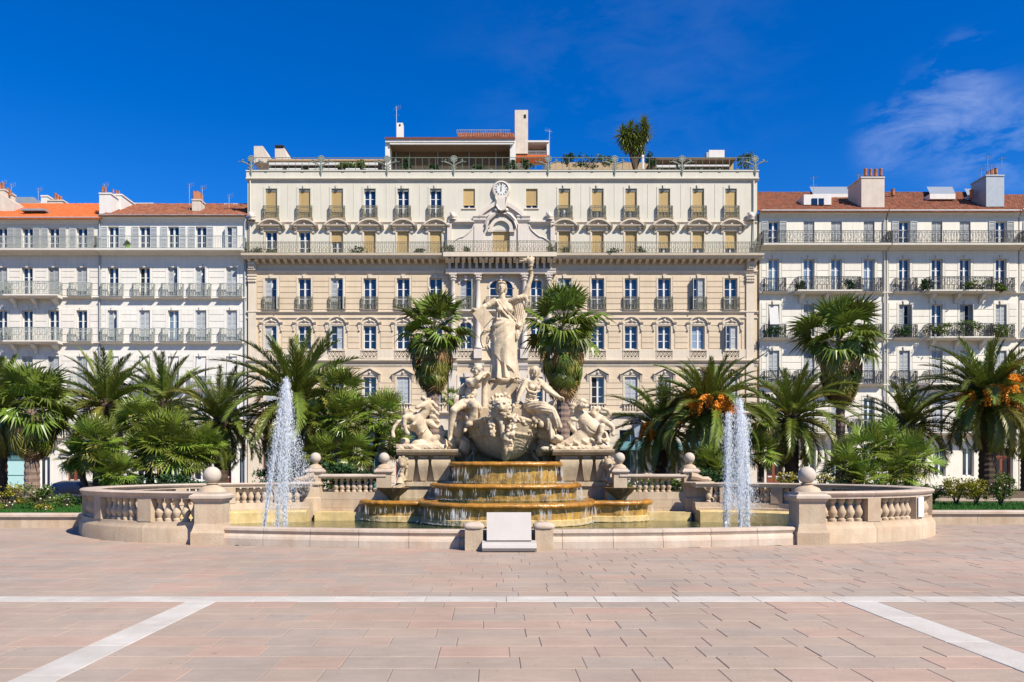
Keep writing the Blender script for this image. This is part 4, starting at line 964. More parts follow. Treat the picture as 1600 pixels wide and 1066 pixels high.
# ------------------------------------------------------------------ basin, balustrades, pillars
WZ = -.15
def wet(name, c, c2, amt, rough, streak, spec=.5, bp=.8):
    return M(name, c, rough, .22, 3.5, bp, 11, spec, streak=streak, c2=c2, c2s=2.2, c2amt=amt)
lipm  = wet('rust_wet_lip', (.52,.235,.03), (.30,.12,.018), .7, .22, .15)
wallm = wet('ochre_stained_wet_stone', (.70,.41,.095), (.22,.12,.03), .8, .4, .5)
yelm  = wet('yellow_algae_stone', (.72,.55,.26), (.55,.36,.12), .6, .6, .15, .3, .25)
def water_mat():
    m = bpy.data.materials.new('pool_water'); m.use_nodes = True; t = m.node_tree; b = t.nodes['Principled BSDF']
    b.inputs['Base Color'].default_value = (.035,.048,.014,1); b.inputs['Roughness'].default_value = .06; b.inputs['Specular IOR Level'].default_value = .5
    n = t.nodes.new('ShaderNodeTexNoise'); n.inputs['Scale'].default_value = 3.5; n.inputs['Detail'].default_value = 4
    g = t.nodes.new('ShaderNodeNewGeometry'); t.links.new(g.outputs['Position'], n.inputs['Vector'])
    u = t.nodes.new('ShaderNodeBump'); u.inputs['Strength'].default_value = .6; u.inputs['Distance'].default_value = .06; t.links.new(n.outputs['Fac'], u.inputs['Height']); t.links.new(u.outputs[0], b.inputs['Normal'])
    return m
poolm = water_mat()
def spray_mat(name, alpha, white=.92):
    m = bpy.data.materials.new(name); m.use_nodes = True; t = m.node_tree; b = t.nodes['Principled BSDF']
    b.inputs['Base Color'].default_value = (white*.96, white*.98, white, 1); b.inputs['Roughness'].default_value = .25; b.inputs['Specular IOR Level'].default_value = .5
    tl = t.nodes.new('ShaderNodeBsdfTranslucent'); tl.inputs['Color'].default_value = (.9,.93,.96,1)
    ms = t.nodes.new('ShaderNodeMixShader'); ms.inputs[0].default_value = .5; t.links.new(b.outputs[0], ms.inputs[1]); t.links.new(tl.outputs[0], ms.inputs[2])
    tr = t.nodes.new('ShaderNodeBsdfTransparent'); m2 = t.nodes.new('ShaderNodeMixShader'); m2.inputs[0].default_value = alpha
    t.links.new(tr.outputs[0], m2.inputs[1]); t.links.new(ms.outputs[0], m2.inputs[2])
    t.links.new(m2.outputs[0], t.nodes['Material Output'].inputs['Surface']); return m
dropm = spray_mat('water_drops', .8, .93); filmm = spray_mat('thin_water_film', .6, .93); curtm = spray_mat('falling_water', .42, .85)
def front_y(x):   # front line of the pool kerb
    u = (x-FX)/6.32; return 15.25 + .95*u*u
out = [(FX-6.25+12.5*i/24, front_y(FX-6.25+12.5*i/24)+.2) for i in range(25)]
out += [(RC[0]+(LR-.2)*math.cos(R(a)), RC[1]+(LR-.2)*math.sin(R(a))) for a in range(-86, 90, 8)]
out += [(LC[0]+(LR-.2)*math.cos(R(a)), LC[1]+(LR-.2)*math.sin(R(a))) for a in range(90, 268, 8)]
tag(MB().add([(x, y, WZ) for x, y in out], [tuple(range(len(out)))]).build('water', poolm), 'dark green water in the fountain basin', 'water', kind='structure')
# front kerb, stone by stone
kb = empty('basin_kerb', (FX, 15.25, 0), 'low pale pink curved stone kerb along the front of the pool', 'kerb')
KP = [(-.05,0),(-.05,.14),(-.03,.19),(.02,.24),(.0,.28),(-.02,.31),(-.01,.355),(.03,.37),(.30,.37),(.36,.34),(.36,0)]
nk = 12
for i in range(nk):
    a, b = FX-6.12+12.24*i/nk, FX-6.12+12.24*(i+1)/nk
    if FX-.55 < (a+b)/2 < FX-.0 and False: continue
    m = MB(); xs = [a + (b-.008-a)*q/4 for q in range(5)]; n = len(KP)
    m.add([(x, front_y(x)+o, z) for x in xs for o, z in KP], [(q*n+k, (q+1)*n+k, (q+1)*n+(k+1) % n, q*n+(k+1) % n) for q in range(4) for k in range(n)] + [tuple(range(n)), tuple(range(4*n+n-1, 4*n-1, -1))])
    m.build('kerb_stone', kerbst, kb)
def arcseg(name, mat, parent, c, prof, a0, a1, n):
    m = MB().lathe(prof + [prof[0]], n, (c[0], c[1], 0), R(a0), R(a1)); k = len(prof)+1
    m.f += [tuple(range(k-1)), tuple(range(n*k+k-2, n*k-1, -1))]
    return m.build(name, mat, parent, True)
balm = MB().lathe([(.001,0)]+BALUST+[(.001,.5)], 12).mesh('baluster', balst, True)
PLIN = [(LR-.42,-.3),(LR+.05,-.3),(LR+.05,.30),(LR+.02,.34),(LR-.02,.38),(LR-.03,.45),(LR-.34,.45),(LR-.36,.3),(LR-.42,.28)]
RAIL = [(LR-.36,.95),(LR-.36,.99),(LR-.40,1.02),(LR-.42,1.07),(LR-.38,1.10),(LR+.0,1.10),(LR+.04,1.07),(LR+.02,1.02),(LR-.02,.99),(LR-.02,.95)]
STEP = [(LR-.95,-.3),(LR-.43,-.3),(LR-.43,.22),(LR-.86,.22),(LR-.95,.17)]
for c, sg, label in ((LC,-1,'curved stone balustrade wing on the left of the fountain'),(RC,1,'curved stone balustrade wing on the right of the fountain')):
    o = empty('balustrade', (c[0], c[1], 0), label, 'balustrade', 'round balustrade wings')
    A = lambda t: 270 + sg*t       # t degrees from the front
    cuts = [0,20,41,62,83,104,125,146,167,180]
    for i in range(len(cuts)-1):
        a, b = sorted((A(cuts[i]), A(cuts[i+1])))
        arcseg('plinth', balst, o, c, PLIN, a+.05, b-.05, 8); arcseg('rail', kerbst, o, c, RAIL, a+.05, b-.05, 8)
    for t in cuts[1:-1]:
        a = R(A(t)); m = MB().cbox((0,0,0), .36, .34, .50); q = Matrix.Rotation(a, 4, 'Z')
        m.v = [tuple(q @ Vector((v[1]+LR-.19, v[0], v[2]+.70))) for v in m.v]; m.v = [(v[0]+c[0], v[1]+c[1], v[2]) for v in m.v]; m.f = [f[::-1] for f in m.f]
        m.build('pier', balst, o)
    for i in range(len(cuts)-1):
        t0, t1 = cuts[i], cuts[i+1]; e0 = 4.2 if i == 0 else 2.2; e1 = 4.5 if i == len(cuts)-2 else 2.2
        n = 5 if i == 0 else (6 if i < len(cuts)-2 else 2)
        for k in range(n):
            a = R(A(t0+e0+(t1-t0-e0-e1)*(k+.5)/n)); inst('baluster', balm, o, (c[0]+(LR-.19)*math.cos(a), c[1]+(LR-.19)*math.sin(a), .45))
    a, b = sorted((A(60), A(180))); arcseg('inner_ledge', yelm, o, c, STEP, a, b, 30)
def ball_pillar(x, y, z0, zc, w, rb_, label, mcap=None):
    """square pillar with moulded cap, stand and stone ball; zc is the height of the cap's underside"""
    o = empty('ball_pillar', (x, y, z0), label, 'pillar', 'ball topped pillars')
    def ring(m, prof):
        vs = []; n = len(prof)
        for r, z in prof: vs += [(x-r,y-r,z),(x+r,y-r,z),(x+r,y+r,z),(x-r,y+r,z)]
        m.add(vs, [(4*i+k, 4*i+(k+1) % 4, 4*i+4+(k+1) % 4, 4*i+4+k) for i in range(n-1) for k in range(4)] + [(4*n-4,4*n-3,4*n-2,4*n-1)])
    h = w/2; m = MB(); ring(m, [(h*1.2,z0),(h*1.2,z0+.25),(h*1.12,z0+.30),(h*1.02,z0+.40),(h*.98,z0+.44),(h*.98,zc)]); m.build('shaft', balst, o)
    m = MB(); ring(m, [(h*1.0,zc),(h*1.1,zc+.02),(h*1.15,zc+.05),(h*1.28,zc+.07),(h*1.28,zc+.12),(h*1.2,zc+.14),(h*1.05,zc+.16),(h*1.05,zc+.2)]); m.build('cap', kerbst, o)
    MB().lathe([(h*1.05,zc+.2),(h*1.0,zc+.22),(h*.9,zc+.27),(h*.72,zc+.30),(h*.55,zc+.32),(h*.42,zc+.335),(h*.40,zc+.36),(h*.5,zc+.372),(h*.4,zc+.385),(.01,zc+.39)], 20, (x,y,0)).build('stand', balst, o, True)
    MB().ball((x,y,zc+.365+rb_), rb_, 24).build('ball', ballst, o, True)
    return o
ball_pillar(LC[0], 16.3, 0, .90, .56, .185, 'tall square pillar with stone ball at front left of the pool')
ball_pillar(RC[0], 16.3, 0, .90, .56, .185, 'tall square pillar with stone ball at front right of the pool')
BY = 26.0
bw = empty('basin_back_wall', (FX, BY, 0), 'stone wall with two short balustrades behind the central fountain', 'wall')
for sg in (-1, 1):
    for i in range(3):
        for z0, z1, o in ((-.3,.22,0),(.226,.50,.3),(.506,.76,.1)):
            a, b = sorted((FX+sg*(3.55+.95*i+(o if i else 0)), FX+sg*(3.55+.95*(i+1)+(o if i < 2 else 0)-.006))); MB().box(a, b, BY+z0*.02, BY+.5, z0, z1).build('wall_stone', balst, bw)
for sg in (-1, 1):
    xa, xb = sorted((FX+sg*6.2, FX+sg*3.95))
    MB().box(xa, xb, BY-.75, BY-.02, -.3, .12).build('inner_ledge', yelm, bw)
    MB().xprof(xa, xb, [(BY+.02,1.22),(BY-.02,1.25),(BY-.06,1.29),(BY-.05,1.35),(BY,1.37),(BY+.42,1.37),(BY+.46,1.3),(BY+.42,1.22)]).build('rail', kerbst, bw)
    for k in range(7): inst('baluster', balm, bw, (xa+.42+(xb-xa-.84)*(k+.5)/7, BY+.22, .76), scale=(.95,.95,.92))
    x = FX+sg*6.65
    m = MB().lathe([(.0,1.12),(.5,1.12),(.55,1.09),(.55,1.02),(.47,.98),(.45,.6),(.52,.56),(.52,0)], 18, (x, BY+.1, 0)); m.build('drum', balst, bw, True)
    MB().tube([(x-sg*.3,BY-.05,1.30),(x-sg*.12,BY-.05,1.27),(x+sg*.1,BY-.05,1.20),(x+sg*.28,BY-.05,1.19),(x+sg*.38,BY-.05,1.15)], [.15,.13,.09,.10,.06], 8).build('scroll', balst, bw, True)
for px, side, w in ((493,'left','outer'),(600,'left','inner'),(968,'right','inner'),(1077,'right','outer')):
    ball_pillar((px-VX)*26.2/FPX, BY+.2, -.3, 1.37, .46, .185, f'{w} rear ball topped pillar on the {side} of the fountain')
# posts, plaque
for px, nm in ((741,'left'),(849,'right')):
    x = (px-VX)*15.2/FPX; o = empty('stone_post', (x, 15.1, 0), f'short stone post with domed cap {nm} of the white plaque', 'post', 'posts beside the plaque')
    MB().box(x-.175, x+.175, 14.93, 15.28, 0, .43).build('shaft', balst, o)
    m = MB(); pr = [(.205,.432),(.215,.46),(.21,.49),(.17,.525),(.09,.545),(.001,.55)]; vs = []
    for r, z in pr: vs += [(x+r*math.copysign(abs(math.cos(a))**.45, math.cos(a)), 15.105+r*math.copysign(abs(math.sin(a))**.45, math.sin(a)), z) for a in [2*PI*k/16 for k in range(16)]]
    m.add(vs, [(i*16+k, i*16+(k+1) % 16, (i+1)*16+(k+1) % 16, (i+1)*16+k) for i in range(5) for k in range(16)]); m.build('cap', kerbst, o, True)
xp = (795-VX)*15.1/FPX
o = empty('plaque', (xp, 14.9, 0), 'leaning white marble plaque on a rounded step before the pool', 'plaque')
M_ = MB(); M_.add([(xp-.43,14.80,.215),(xp+.43,14.80,.215),(xp+.435,15.04,.74),(xp-.435,15.04,.74),(xp-.43,14.88,.18),(xp+.43,14.88,.18),(xp+.435,15.12,.72),(xp-.435,15.12,.72)], [(0,1,2,3),(7,6,5,4),(0,4,5,1),(1,5,6,2),(2,6,7,3),(3,7,4,0)]); M_.build('plate', plaqst, o)
M_ = MB().xprof(xp-.52, xp+.52, [(14.66,.02),(14.62,.08),(14.64,.13),(14.70,.17),(14.9,.2),(15.2,.2),(15.2,.02)]); M_.build('step', plaqst, o); MB().box(xp-.5, xp+.5, 14.72, 15.2, 0, .02).build('foot', balst, o)
pn = R(270+41); c = (RC[0]+(LR+.0)*math.cos(pn), RC[1]+(LR+.0)*math.sin(pn))
m = MB().cbox((0,0,0), .30, .02, .45); q = Matrix.Rotation(pn+PI/2, 4, 'Z'); m.v = [tuple(q @ Vector(v)+Vector((c[0]+.01*math.cos(pn), c[1]+.01*math.sin(pn), .72))) for v in m.v]
tag(m.build('notice_panel', whitepl, None), 'blank white notice panel fixed on the right balustrade pier', 'panel')
# ------------------------------------------------------------------ central fountain body
fo = empty('fountain', (FX, 21.5, 0), 'tiered stone fountain with rust stained cascades, ship prow and pedestals', 'fountain')
def outline(cx, cy, ax, ay, p=2.6, n=72, a0=0, a1=2*PI):
    r = []
    for i in range(n):
        a = a0+(a1-a0)*i/n; c, s = math.cos(a), math.sin(a); r.append((cx+ax*math.copysign(abs(c)**(2/p), c), cy+ay*math.copysign(abs(s)**(2/p), s)))
    return r
def tier(cx, cy, ax, ay, z0, z1, nm, p=2.6, yel=False, nstreak=240):
    ol = outline(cx, cy, ax, ay, p, 120); n = len(ol); nr = []
    for i in range(n):
        a, b = Vector(ol[i-1]), Vector(ol[(i+1) % n]); t = (b-a).normalized(); nr.append(Vector((t.y, -t.x)))
    def sweep(prof, name, mat, par=fo):
        m = MB(); k = len(prof)
        jg = random.Random(int(z1*90)+len(prof)); jt = [jg.uniform(-.014,.014) for _ in range(n)]
        m.add([(ol[i][0]+nr[i].x*(o+jt[i]), ol[i][1]+nr[i].y*(o+jt[i]), z+jt[i]*.5) for i in range(n) for o, z in prof], [(i*k+q, ((i+1) % n)*k+q, ((i+1) % n)*k+q+1, i*k+q+1) for i in range(n) for q in range(k-1)])
        return m.build(name, mat, par, True)
    sweep([(-.06,z0),(-.05,z0+.1),(-.04,z1-.22),(-.02,z1-.16),(.0,z1-.13)], 'cascade_wall', wallm)
    sweep([(.0,z1-.145),(.06,z1-.135),(.10,z1-.095),(.105,z1-.06),(.08,z1-.02),(.03,z1),(-.06,z1),(-.12,z1-.03)], 'basin_lip', lipm)
    if yel: sweep([(-.045,z0),(.02,z0),(.02,z0+.13),(-.045,z0+.15)], 'foot_band', yelm)
    m = MB(); m.add([(ol[i][0]-nr[i].x*.1, ol[i][1]-nr[i].y*.1, z1-.022) for i in range(n)], [tuple(range(n))]); m.build('basin_water', poolm, fo)
    m = MB(); rr = random.Random(int(cx*100)+int(z1*50))
    fr = [i for i in range(n) if ol[i][1] < cy+.2]; hot = [rr.choice(fr) for _ in range(len(fr)//3)]
    for q in range(nstreak):
        i = (rr.choice(hot) if rr.random() < .8 else rr.choice(fr)); f = rr.random(); x = ol[i][0]*(1-f)+ol[(i+1) % n][0]*f; y = ol[i][1]*(1-f)+ol[(i+1) % n][1]*f; o = .09+rr.uniform(-.01,.05)
        zt = z1-.08-rr.random()**2*.1; L = rr.uniform(.05,.25)*(z1-z0)/.5; zt = max(z0+L+.02, zt - rr.random()*max(0, z1-z0-.2-L))
        m.octa((x+nr[i].x*o, y+nr[i].y*o, zt-L/2), rr.uniform(.003,.008), (rr.uniform(-.05,.05),0,1), L/2)
    for q in range(nstreak*2):      # splash at the foot
        i = rr.choice(fr); o = .08+abs(rr.gauss(0,.07)); m.octa((ol[i][0]+nr[i].x*o+rr.uniform(-.05,.05), ol[i][1]+nr[i].y*o, z0+.03+abs(rr.gauss(0,.025))), rr.uniform(.004,.011))
    tag(m.build('water_curtain', curtm, fo), kind='stuff')
for sg in (-1, 1): tier(FX+sg*2.62, 20.75, 1.2, 1.15, .22, .76, 'side', 2.5, True, 120)
tier(FX, 21.55, 2.28, 3.6, .22, .77, 'low', 3.2, True, 340)
tier(FX, 21.55, 1.96, 2.35, .75, 1.19, 'mid', 3.0, False, 260)
tier(FX, 21.55, 1.47, 1.35, 1.17, 1.76, 'top', 3.0, False, 200)
SF = 1200/21.8
def fp(px, py, d=21.8): return at(px, py, d)
def fbox(name, mat, p0, p1, q0, q1, y0, y1, d=None, par=fo):
    d = d or y0; a, b = at(p0, q1, d), at(p1, q0, d); return MB().box(a.x, b.x, y0, y1, a.z, b.z).build(name, mat, par)
# pedestals under the horses
for sg in (-1, 1):
    X = lambda px: FX + sg*((785-px) if True else 0)/SF      # px measured on the left side, mirrored
    def pb(name, mat, pa, pb_, z0, z1, y0, y1):
        a, b = sorted((FX+sg*(785-pa)/SF, FX+sg*(785-pb_)/SF)); return MB().box(a, b, y0, y1, z0, z1).build(name, mat, fo)
    pb('pedestal_plinth', fstone, 622, 712, .2, 1.08, 21.55, 24.0); pb('pedestal_base', fstone, 619, 714, 1.08, 1.2, 21.48, 24.0)
    pb('pedestal_core', fstone, 624, 706, 1.2, 1.95, 21.72, 24.0)
    for pa, pb_ in ((625,646),(650,667),(671,701)):
        a, b = sorted((FX+sg*(785-pa)/SF, FX+sg*(785-pb_)/SF)); m = MB()
        pr = [(21.66,1.2,.10),(21.60,1.24,.08),(21.56,1.4,.05),(21.50,1.6,.02),(21.47,1.74,0),(21.5,1.82,.01),(21.58,1.86,.05),(21.56,1.93,.03)]
        vs = []
        for y_, z, ins in pr: vs += [(a+ins,y_,z),(b-ins,y_,z),(b-ins,21.75,z),(a+ins,21.75,z)]
        m.add(vs, [(4*i+k, 4*i+(k+1) % 4, 4*i+4+(k+1) % 4, 4*i+4+k) for i in range(len(pr)-1) for k in range(4)]); m.build('pedestal_panel', fstone, fo, True)
    a, b = sorted((FX+sg*(785-618)/SF, FX+sg*(785-712)/SF))
    MB().xprof(a, b, [(21.6,1.94),(21.46,1.95),(21.42,2.0),(21.36,2.03),(21.34,2.09),(21.4,2.115),(24,2.115),(24,1.94)]).build('pedestal_cornice', fstone, fo)
    # lion mask with scroll at the outer corner, spout and shell bowl
    xk = FX+sg*(785-627)/SF; m = MB()
    m.ball((xk,21.4,1.72), .13, 10, (1,1,1.15)); m.ball((xk,21.28,1.68), .07, 8)
    for q in range(9): a_ = q*2*PI/9; m.ball((xk+.14*math.cos(a_),21.44,1.73+.15*math.sin(a_)), .06, 6)
    m.tube([(xk,21.42,1.6),(xk+sg*.03,21.4,1.45),(xk+sg*.0,21.38,1.3),(xk-sg*.05,21.36,1.2)], [.09,.07,.08,.12], 8)
    m.tube([(xk-sg*.1,21.45,1.55),(xk-sg*.12,21.42,1.38),(xk-sg*.02,21.4,1.24)], .04, 6); m.build('lion_mask', fstone, fo, True)
    xs = FX+sg*(785-(619 if sg < 0 else 616))/SF + sg*.02; m = MB(); n = 36
    prof = [(.05,.60),(.07,.66),(.10,.74),(.20,.86),(.34,.98),(.42,1.06),(.40,1.07),(.32,1.02),(.18,.96),(.01,.94)]
    vs = [(xs+r*(1+.07*math.cos(a*12)*(r > .15))*math.cos(a), 20.75+r*(1+.07*math.cos(a*12)*(r > .15))*math.sin(a)*.8, z) for a in [2*PI*i/n for i in range(n)] for r, z in prof]; k = len(prof)
    m.add(vs, [(i*k+q, ((i+1) % n)*k+q, ((i+1) % n)*k+q+1, i*k+q+1) for i in range(n) for q in range(k-1)]); m.build('shell_bowl', bowlst, fo, True)
    MB().lathe([(.16,.2),(.14,.45),(.08,.5),(.06,.62)], 12, (xs,20.75,0)).build('bowl_stem', bowlst, fo, True)
    MB().tube([(xs-sg*.1,21.15,1.02),(xs-sg*.16,21.1,1.16),(xs-sg*.12,21.2,1.3)], [.2,.13,.08], 8).build('bowl_shell_back', fstone, fo, True)
    m = MB().tube([(xk,21.3,1.62),(xk+sg*.06,21.15,1.5),(xs,20.85,1.06)], .010, 5); m.build('water_spout', curtm, fo, True)
# core and statue pedestal
MB().box(FX-1.6, FX+1.6, 22.7, 24.4, .2, 2.1).build('fountain_core', fstone, fo)
MB().box(FX-1.15, FX+1.2, 22.3, 24.0, 2.1, 2.9).build('fountain_core', fstone, fo)
ped = MB(); cx = at(787.5, 600, 22.5).x; vs = []
for hw, z in ((.72,2.6),(.70,3.30),(.62,3.34),(.60,3.40),(.50,3.5),(.44,3.62),(.41,3.80),(.40,4.02),(.41,4.05)):
    vs += [(cx-hw,22.6-hw,z),(cx+hw,22.6-hw,z),(cx+hw,22.6+hw,z),(cx-hw,22.6+hw,z)]
ped.add(vs, [(4*i+k, 4*i+(k+1) % 4, 4*i+4+(k+1) % 4, 4*i+4+k) for i in range(8) for k in range(4)]).build('statue_pedestal', fstone, fo)
MB().lathe([(.01,4.05),(.44,4.05),(.48,4.09),(.49,4.14),(.46,4.19),(.40,4.2),(.01,4.2)], 28, (cx,22.6,0)).build('pedestal_torus', fstone, fo, True)
# ------------------------------------------------------------------ sculpture: clay-like solids blended on a grid, then skinned
class Clay:
    def __init__(s, lo, hi, h):
        s.lo = np.array(lo, np.float32); s.h = h; n = np.ceil((np.array(hi)-np.array(lo))/h).astype(int)+1
        s.n = n; s.D = np.full(tuple(n), 9.0, np.float32); s.ax = [s.lo[i]+h*np.arange(n[i], dtype=np.float32) for i in range(3)]
    def _sub(s, lo, hi):
        a = np.maximum(0, np.floor((np.array(lo)-s.lo)/s.h).astype(int)); b = np.minimum(s.n, np.ceil((np.array(hi)-s.lo)/s.h).astype(int)+1)
        if np.any(b <= a): return None, None
        sl = tuple(slice(a[i], b[i]) for i in range(3)); X, Y, Z = np.meshgrid(*[s.ax[i][sl[i]] for i in range(3)], indexing='ij', sparse=True); return sl, (X, Y, Z)
    def _mix(s, sl, d, k, cut=False):
        D = s.D[sl]
        if cut: d = -d; h = np.clip(.5-.5*(D-d)/k, 0, 1); s.D[sl] = D*(1-h)+d*h+k*h*(1-h)
        else: h = np.clip(.5+.5*(D-d)/k, 0, 1); s.D[sl] = D*(1-h)+d*h-k*h*(1-h)
    def fold(s, g, d, fd):
        v, fr, am = fd[:3]; ph = fr*(g[0]*v[0]+g[1]*v[1]+g[2]*v[2]); wv = (fd[3] if len(fd) > 3 else 5.)
        ph = ph+1.1*np.sin(wv*g[2]+1.7*wv*.6*g[0])+.7*np.sin(wv*1.9*g[1]+wv*g[0]); return (d-am*(np.abs(np.sin(ph))-.55+.35*np.sin(.43*ph+1))).astype(np.float32)
    def cap(s, a, b, ra, rb=None, k=.02, cut=False, fd=None):
        rb = ra if rb is None else rb; a = np.array(a, np.float32); b = np.array(b, np.float32); m = max(ra, rb)+k*2+s.h*2
        sl, g = s._sub(np.minimum(a,b)-m, np.maximum(a,b)+m)
        if sl is None: return s
        ba = b-a; L = float(ba@ba)+1e-9; pa = [g[i]-a[i] for i in range(3)]
        t = np.clip((pa[0]*ba[0]+pa[1]*ba[1]+pa[2]*ba[2])/L, 0, 1)
        d = np.sqrt((pa[0]-ba[0]*t)**2+(pa[1]-ba[1]*t)**2+(pa[2]-ba[2]*t)**2)-(ra+(rb-ra)*t)
        if fd: d = s.fold(g, d, fd)
        s._mix(sl, d, k, cut); return s
    def chain(s, pts, rad, k=.02, cut=False, fd=None):
        if not hasattr(rad, '__len__'): rad = [rad]*len(pts)
        for i in range(len(pts)-1): s.cap(pts[i], pts[i+1], rad[i], rad[i+1], k, cut, fd)
        return s
    def ell(s, c, r, k=.02, rot=None, cut=False, fd=None):
        c = np.array(c, np.float32); m = max(r)+k*2+s.h*2; sl, g = s._sub(c-m, c+m)
        if sl is None: return s
        p = [g[i]-c[i] for i in range(3)]
        if rot is not None:
            q = np.array(Euler(rot).to_matrix().transposed()); p = [q[i][0]*p[0]+q[i][1]*p[1]+q[i][2]*p[2] for i in range(3)]
        k0 = np.sqrt((p[0]/r[0])**2+(p[1]/r[1])**2+(p[2]/r[2])**2); k1 = np.sqrt((p[0]/r[0]**2)**2+(p[1]/r[1]**2)**2+(p[2]/r[2]**2)**2)+1e-6
        d = k0*(k0-1)/k1
        if fd: d = s.fold(g, d, fd)
        s._mix(sl, d, k, cut); return s
    def box(s, c, hf, k=.02, rot=None, rd=.02, cut=False):
        c = np.array(c, np.float32); m = math.sqrt(sum(v*v for v in hf))+k*2+s.h*2; sl, g = s._sub(c-m, c+m)
        if sl is None: return s
        p = [g[i]-c[i] for i in range(3)]
        if rot is not None:
            q = np.array(Euler(rot).to_matrix().transposed()); p = [q[i][0]*p[0]+q[i][1]*p[1]+q[i][2]*p[2] for i in range(3)]
        e = [np.abs(p[i])-(hf[i]-rd) for i in range(3)]
        d = np.sqrt(np.maximum(e[0],0)**2+np.maximum(e[1],0)**2+np.maximum(e[2],0)**2)+np.minimum(np.maximum(np.maximum(e[0],e[1]),e[2]),0)-rd; s._mix(sl, d, k, cut); return s
    def skirt(s, rows, nf=11, amp=.06, k=.05, ph=0, twist=0):
        """draped cloth column: rows of (x, y, z, halfwidth, halfdepth) from top to bottom, pleated round its girth"""
        rows = sorted(rows, key=lambda r: r[2]); z = [r[2] for r in rows]; mw = max(max(r[3], r[4]) for r in rows)+.15
        lo = (min(r[0] for r in rows)-mw, min(r[1] for r in rows)-mw, z[0]-.02); hi = (max(r[0] for r in rows)+mw, max(r[1] for r in rows)+mw, z[-1]+.05)
        sl, (X, Y, Z) = s._sub(lo, hi); f = lambda q: np.interp(Z.ravel(), z, [r[q] for r in rows]).reshape(Z.shape).astype(np.float32)
        cx, cy, w, d = f(0), f(1), f(3), f(4); x, y = X-cx, Y-cy; rho = np.sqrt((x/w)**2+(y/d)**2); th = np.arctan2(x/w, -y/d)
        t = (Z-z[0])/(z[-1]-z[0]); fold = amp*(1.15-.8*t)*(np.sin(nf*th+ph+twist*t+1.3*np.sin(2.3*th+4*t))+.45*np.sin(1.7*nf*th+2-3*t))
        dd = (rho-1-fold)*np.minimum(w, d)*.8; dd = np.maximum(dd, z[0]-Z); dd = np.maximum(dd, Z-z[-1]); s._mix(sl, dd.astype(np.float32), k); return s
    def rough(s, amp, f):
        X, Y, Z = np.meshgrid(*s.ax, indexing='ij', sparse=True); s.D += amp*(np.sin(f*X+2*np.sin(f*.7*Z))*np.sin(f*1.1*Y+1)*np.sin(f*.9*Z+2*np.sin(f*.5*X))).astype(np.float32); return s
    def mesh(s, name, mat):
        D = s.D; S_ = D < 0; c = np.zeros([v-1 for v in D.shape], np.int8)
        offs = [(i,j,k) for i in (0,1) for j in (0,1) for k in (0,1)]
        for i, j, k in offs: c += S_[i:D.shape[0]-1+i, j:D.shape[1]-1+j, k:D.shape[2]-1+k]
        act = (c > 0) & (c < 8); idx = np.full(act.shape, -1, np.int64); I = np.argwhere(act); idx[act] = np.arange(len(I))
        acc = np.zeros((len(I),3)); cnt = np.zeros(len(I))
        for a in offs:
            for b in offs:
                if sum(b)-sum(a) == 1 and all(b[q] >= a[q] for q in range(3)):
                    d1 = D[I[:,0]+a[0], I[:,1]+a[1], I[:,2]+a[2]]; d2 = D[I[:,0]+b[0], I[:,1]+b[1], I[:,2]+b[2]]; m = (d1 < 0) != (d2 < 0)
                    t = np.where(m, d1/np.where(m, d1-d2, 1), 0); p = np.array(a)+(np.array(b)-np.array(a))*t[:,None]; acc[m] += p[m]; cnt[m] += 1
        V = (I+acc/cnt[:,None])*s.h+s.lo; F = []
        for ax in range(3):
            o1, o2 = [q for q in range(3) if q != ax]
            sa = [slice(1,-1)]*3; sa[ax] = slice(0,-1); sb = list(sa); sb[ax] = slice(1,None); A = S_[tuple(sa)]; B = S_[tuple(sb)]; m = A != B
            J = np.argwhere(m); fl = A[m]; J[:, o1] += 1; J[:, o2] += 1
            def cell(d1, d2): q = J.copy(); q[:,o1] -= d1; q[:,o2] -= d2; return idx[q[:,0], q[:,1], q[:,2]]
            q = np.stack([cell(1,1), cell(0,1), cell(0,0), cell(1,0)], 1)
            if ax == 1: fl = ~fl
            q[~fl] = q[~fl][:, ::-1]; F.append(q)
        F = np.concatenate(F); F = F[(F >= 0).all(1)]
        me = bpy.data.meshes.new(name); me.from_pydata(V.tolist(), [], F.tolist()); me.materials.append(mat); me.polygons.foreach_set('use_smooth', [True]*len(me.polygons)); me.update(); return me
    def build(s, name, mat, parent, base=None):
        b = WL[parent.name] if parent is not None else Vector(base); me = s.mesh(name, mat)
        me.transform(Matrix.Translation(-b)); return inst(name, me, parent, b)
SD = 22.5
def sp(px, py, dy=0, d=SD):
    v = at(px, py, d+dy); return (v.x, v.y, v.z)
def sr(p, d=SD): return p*d/FPX
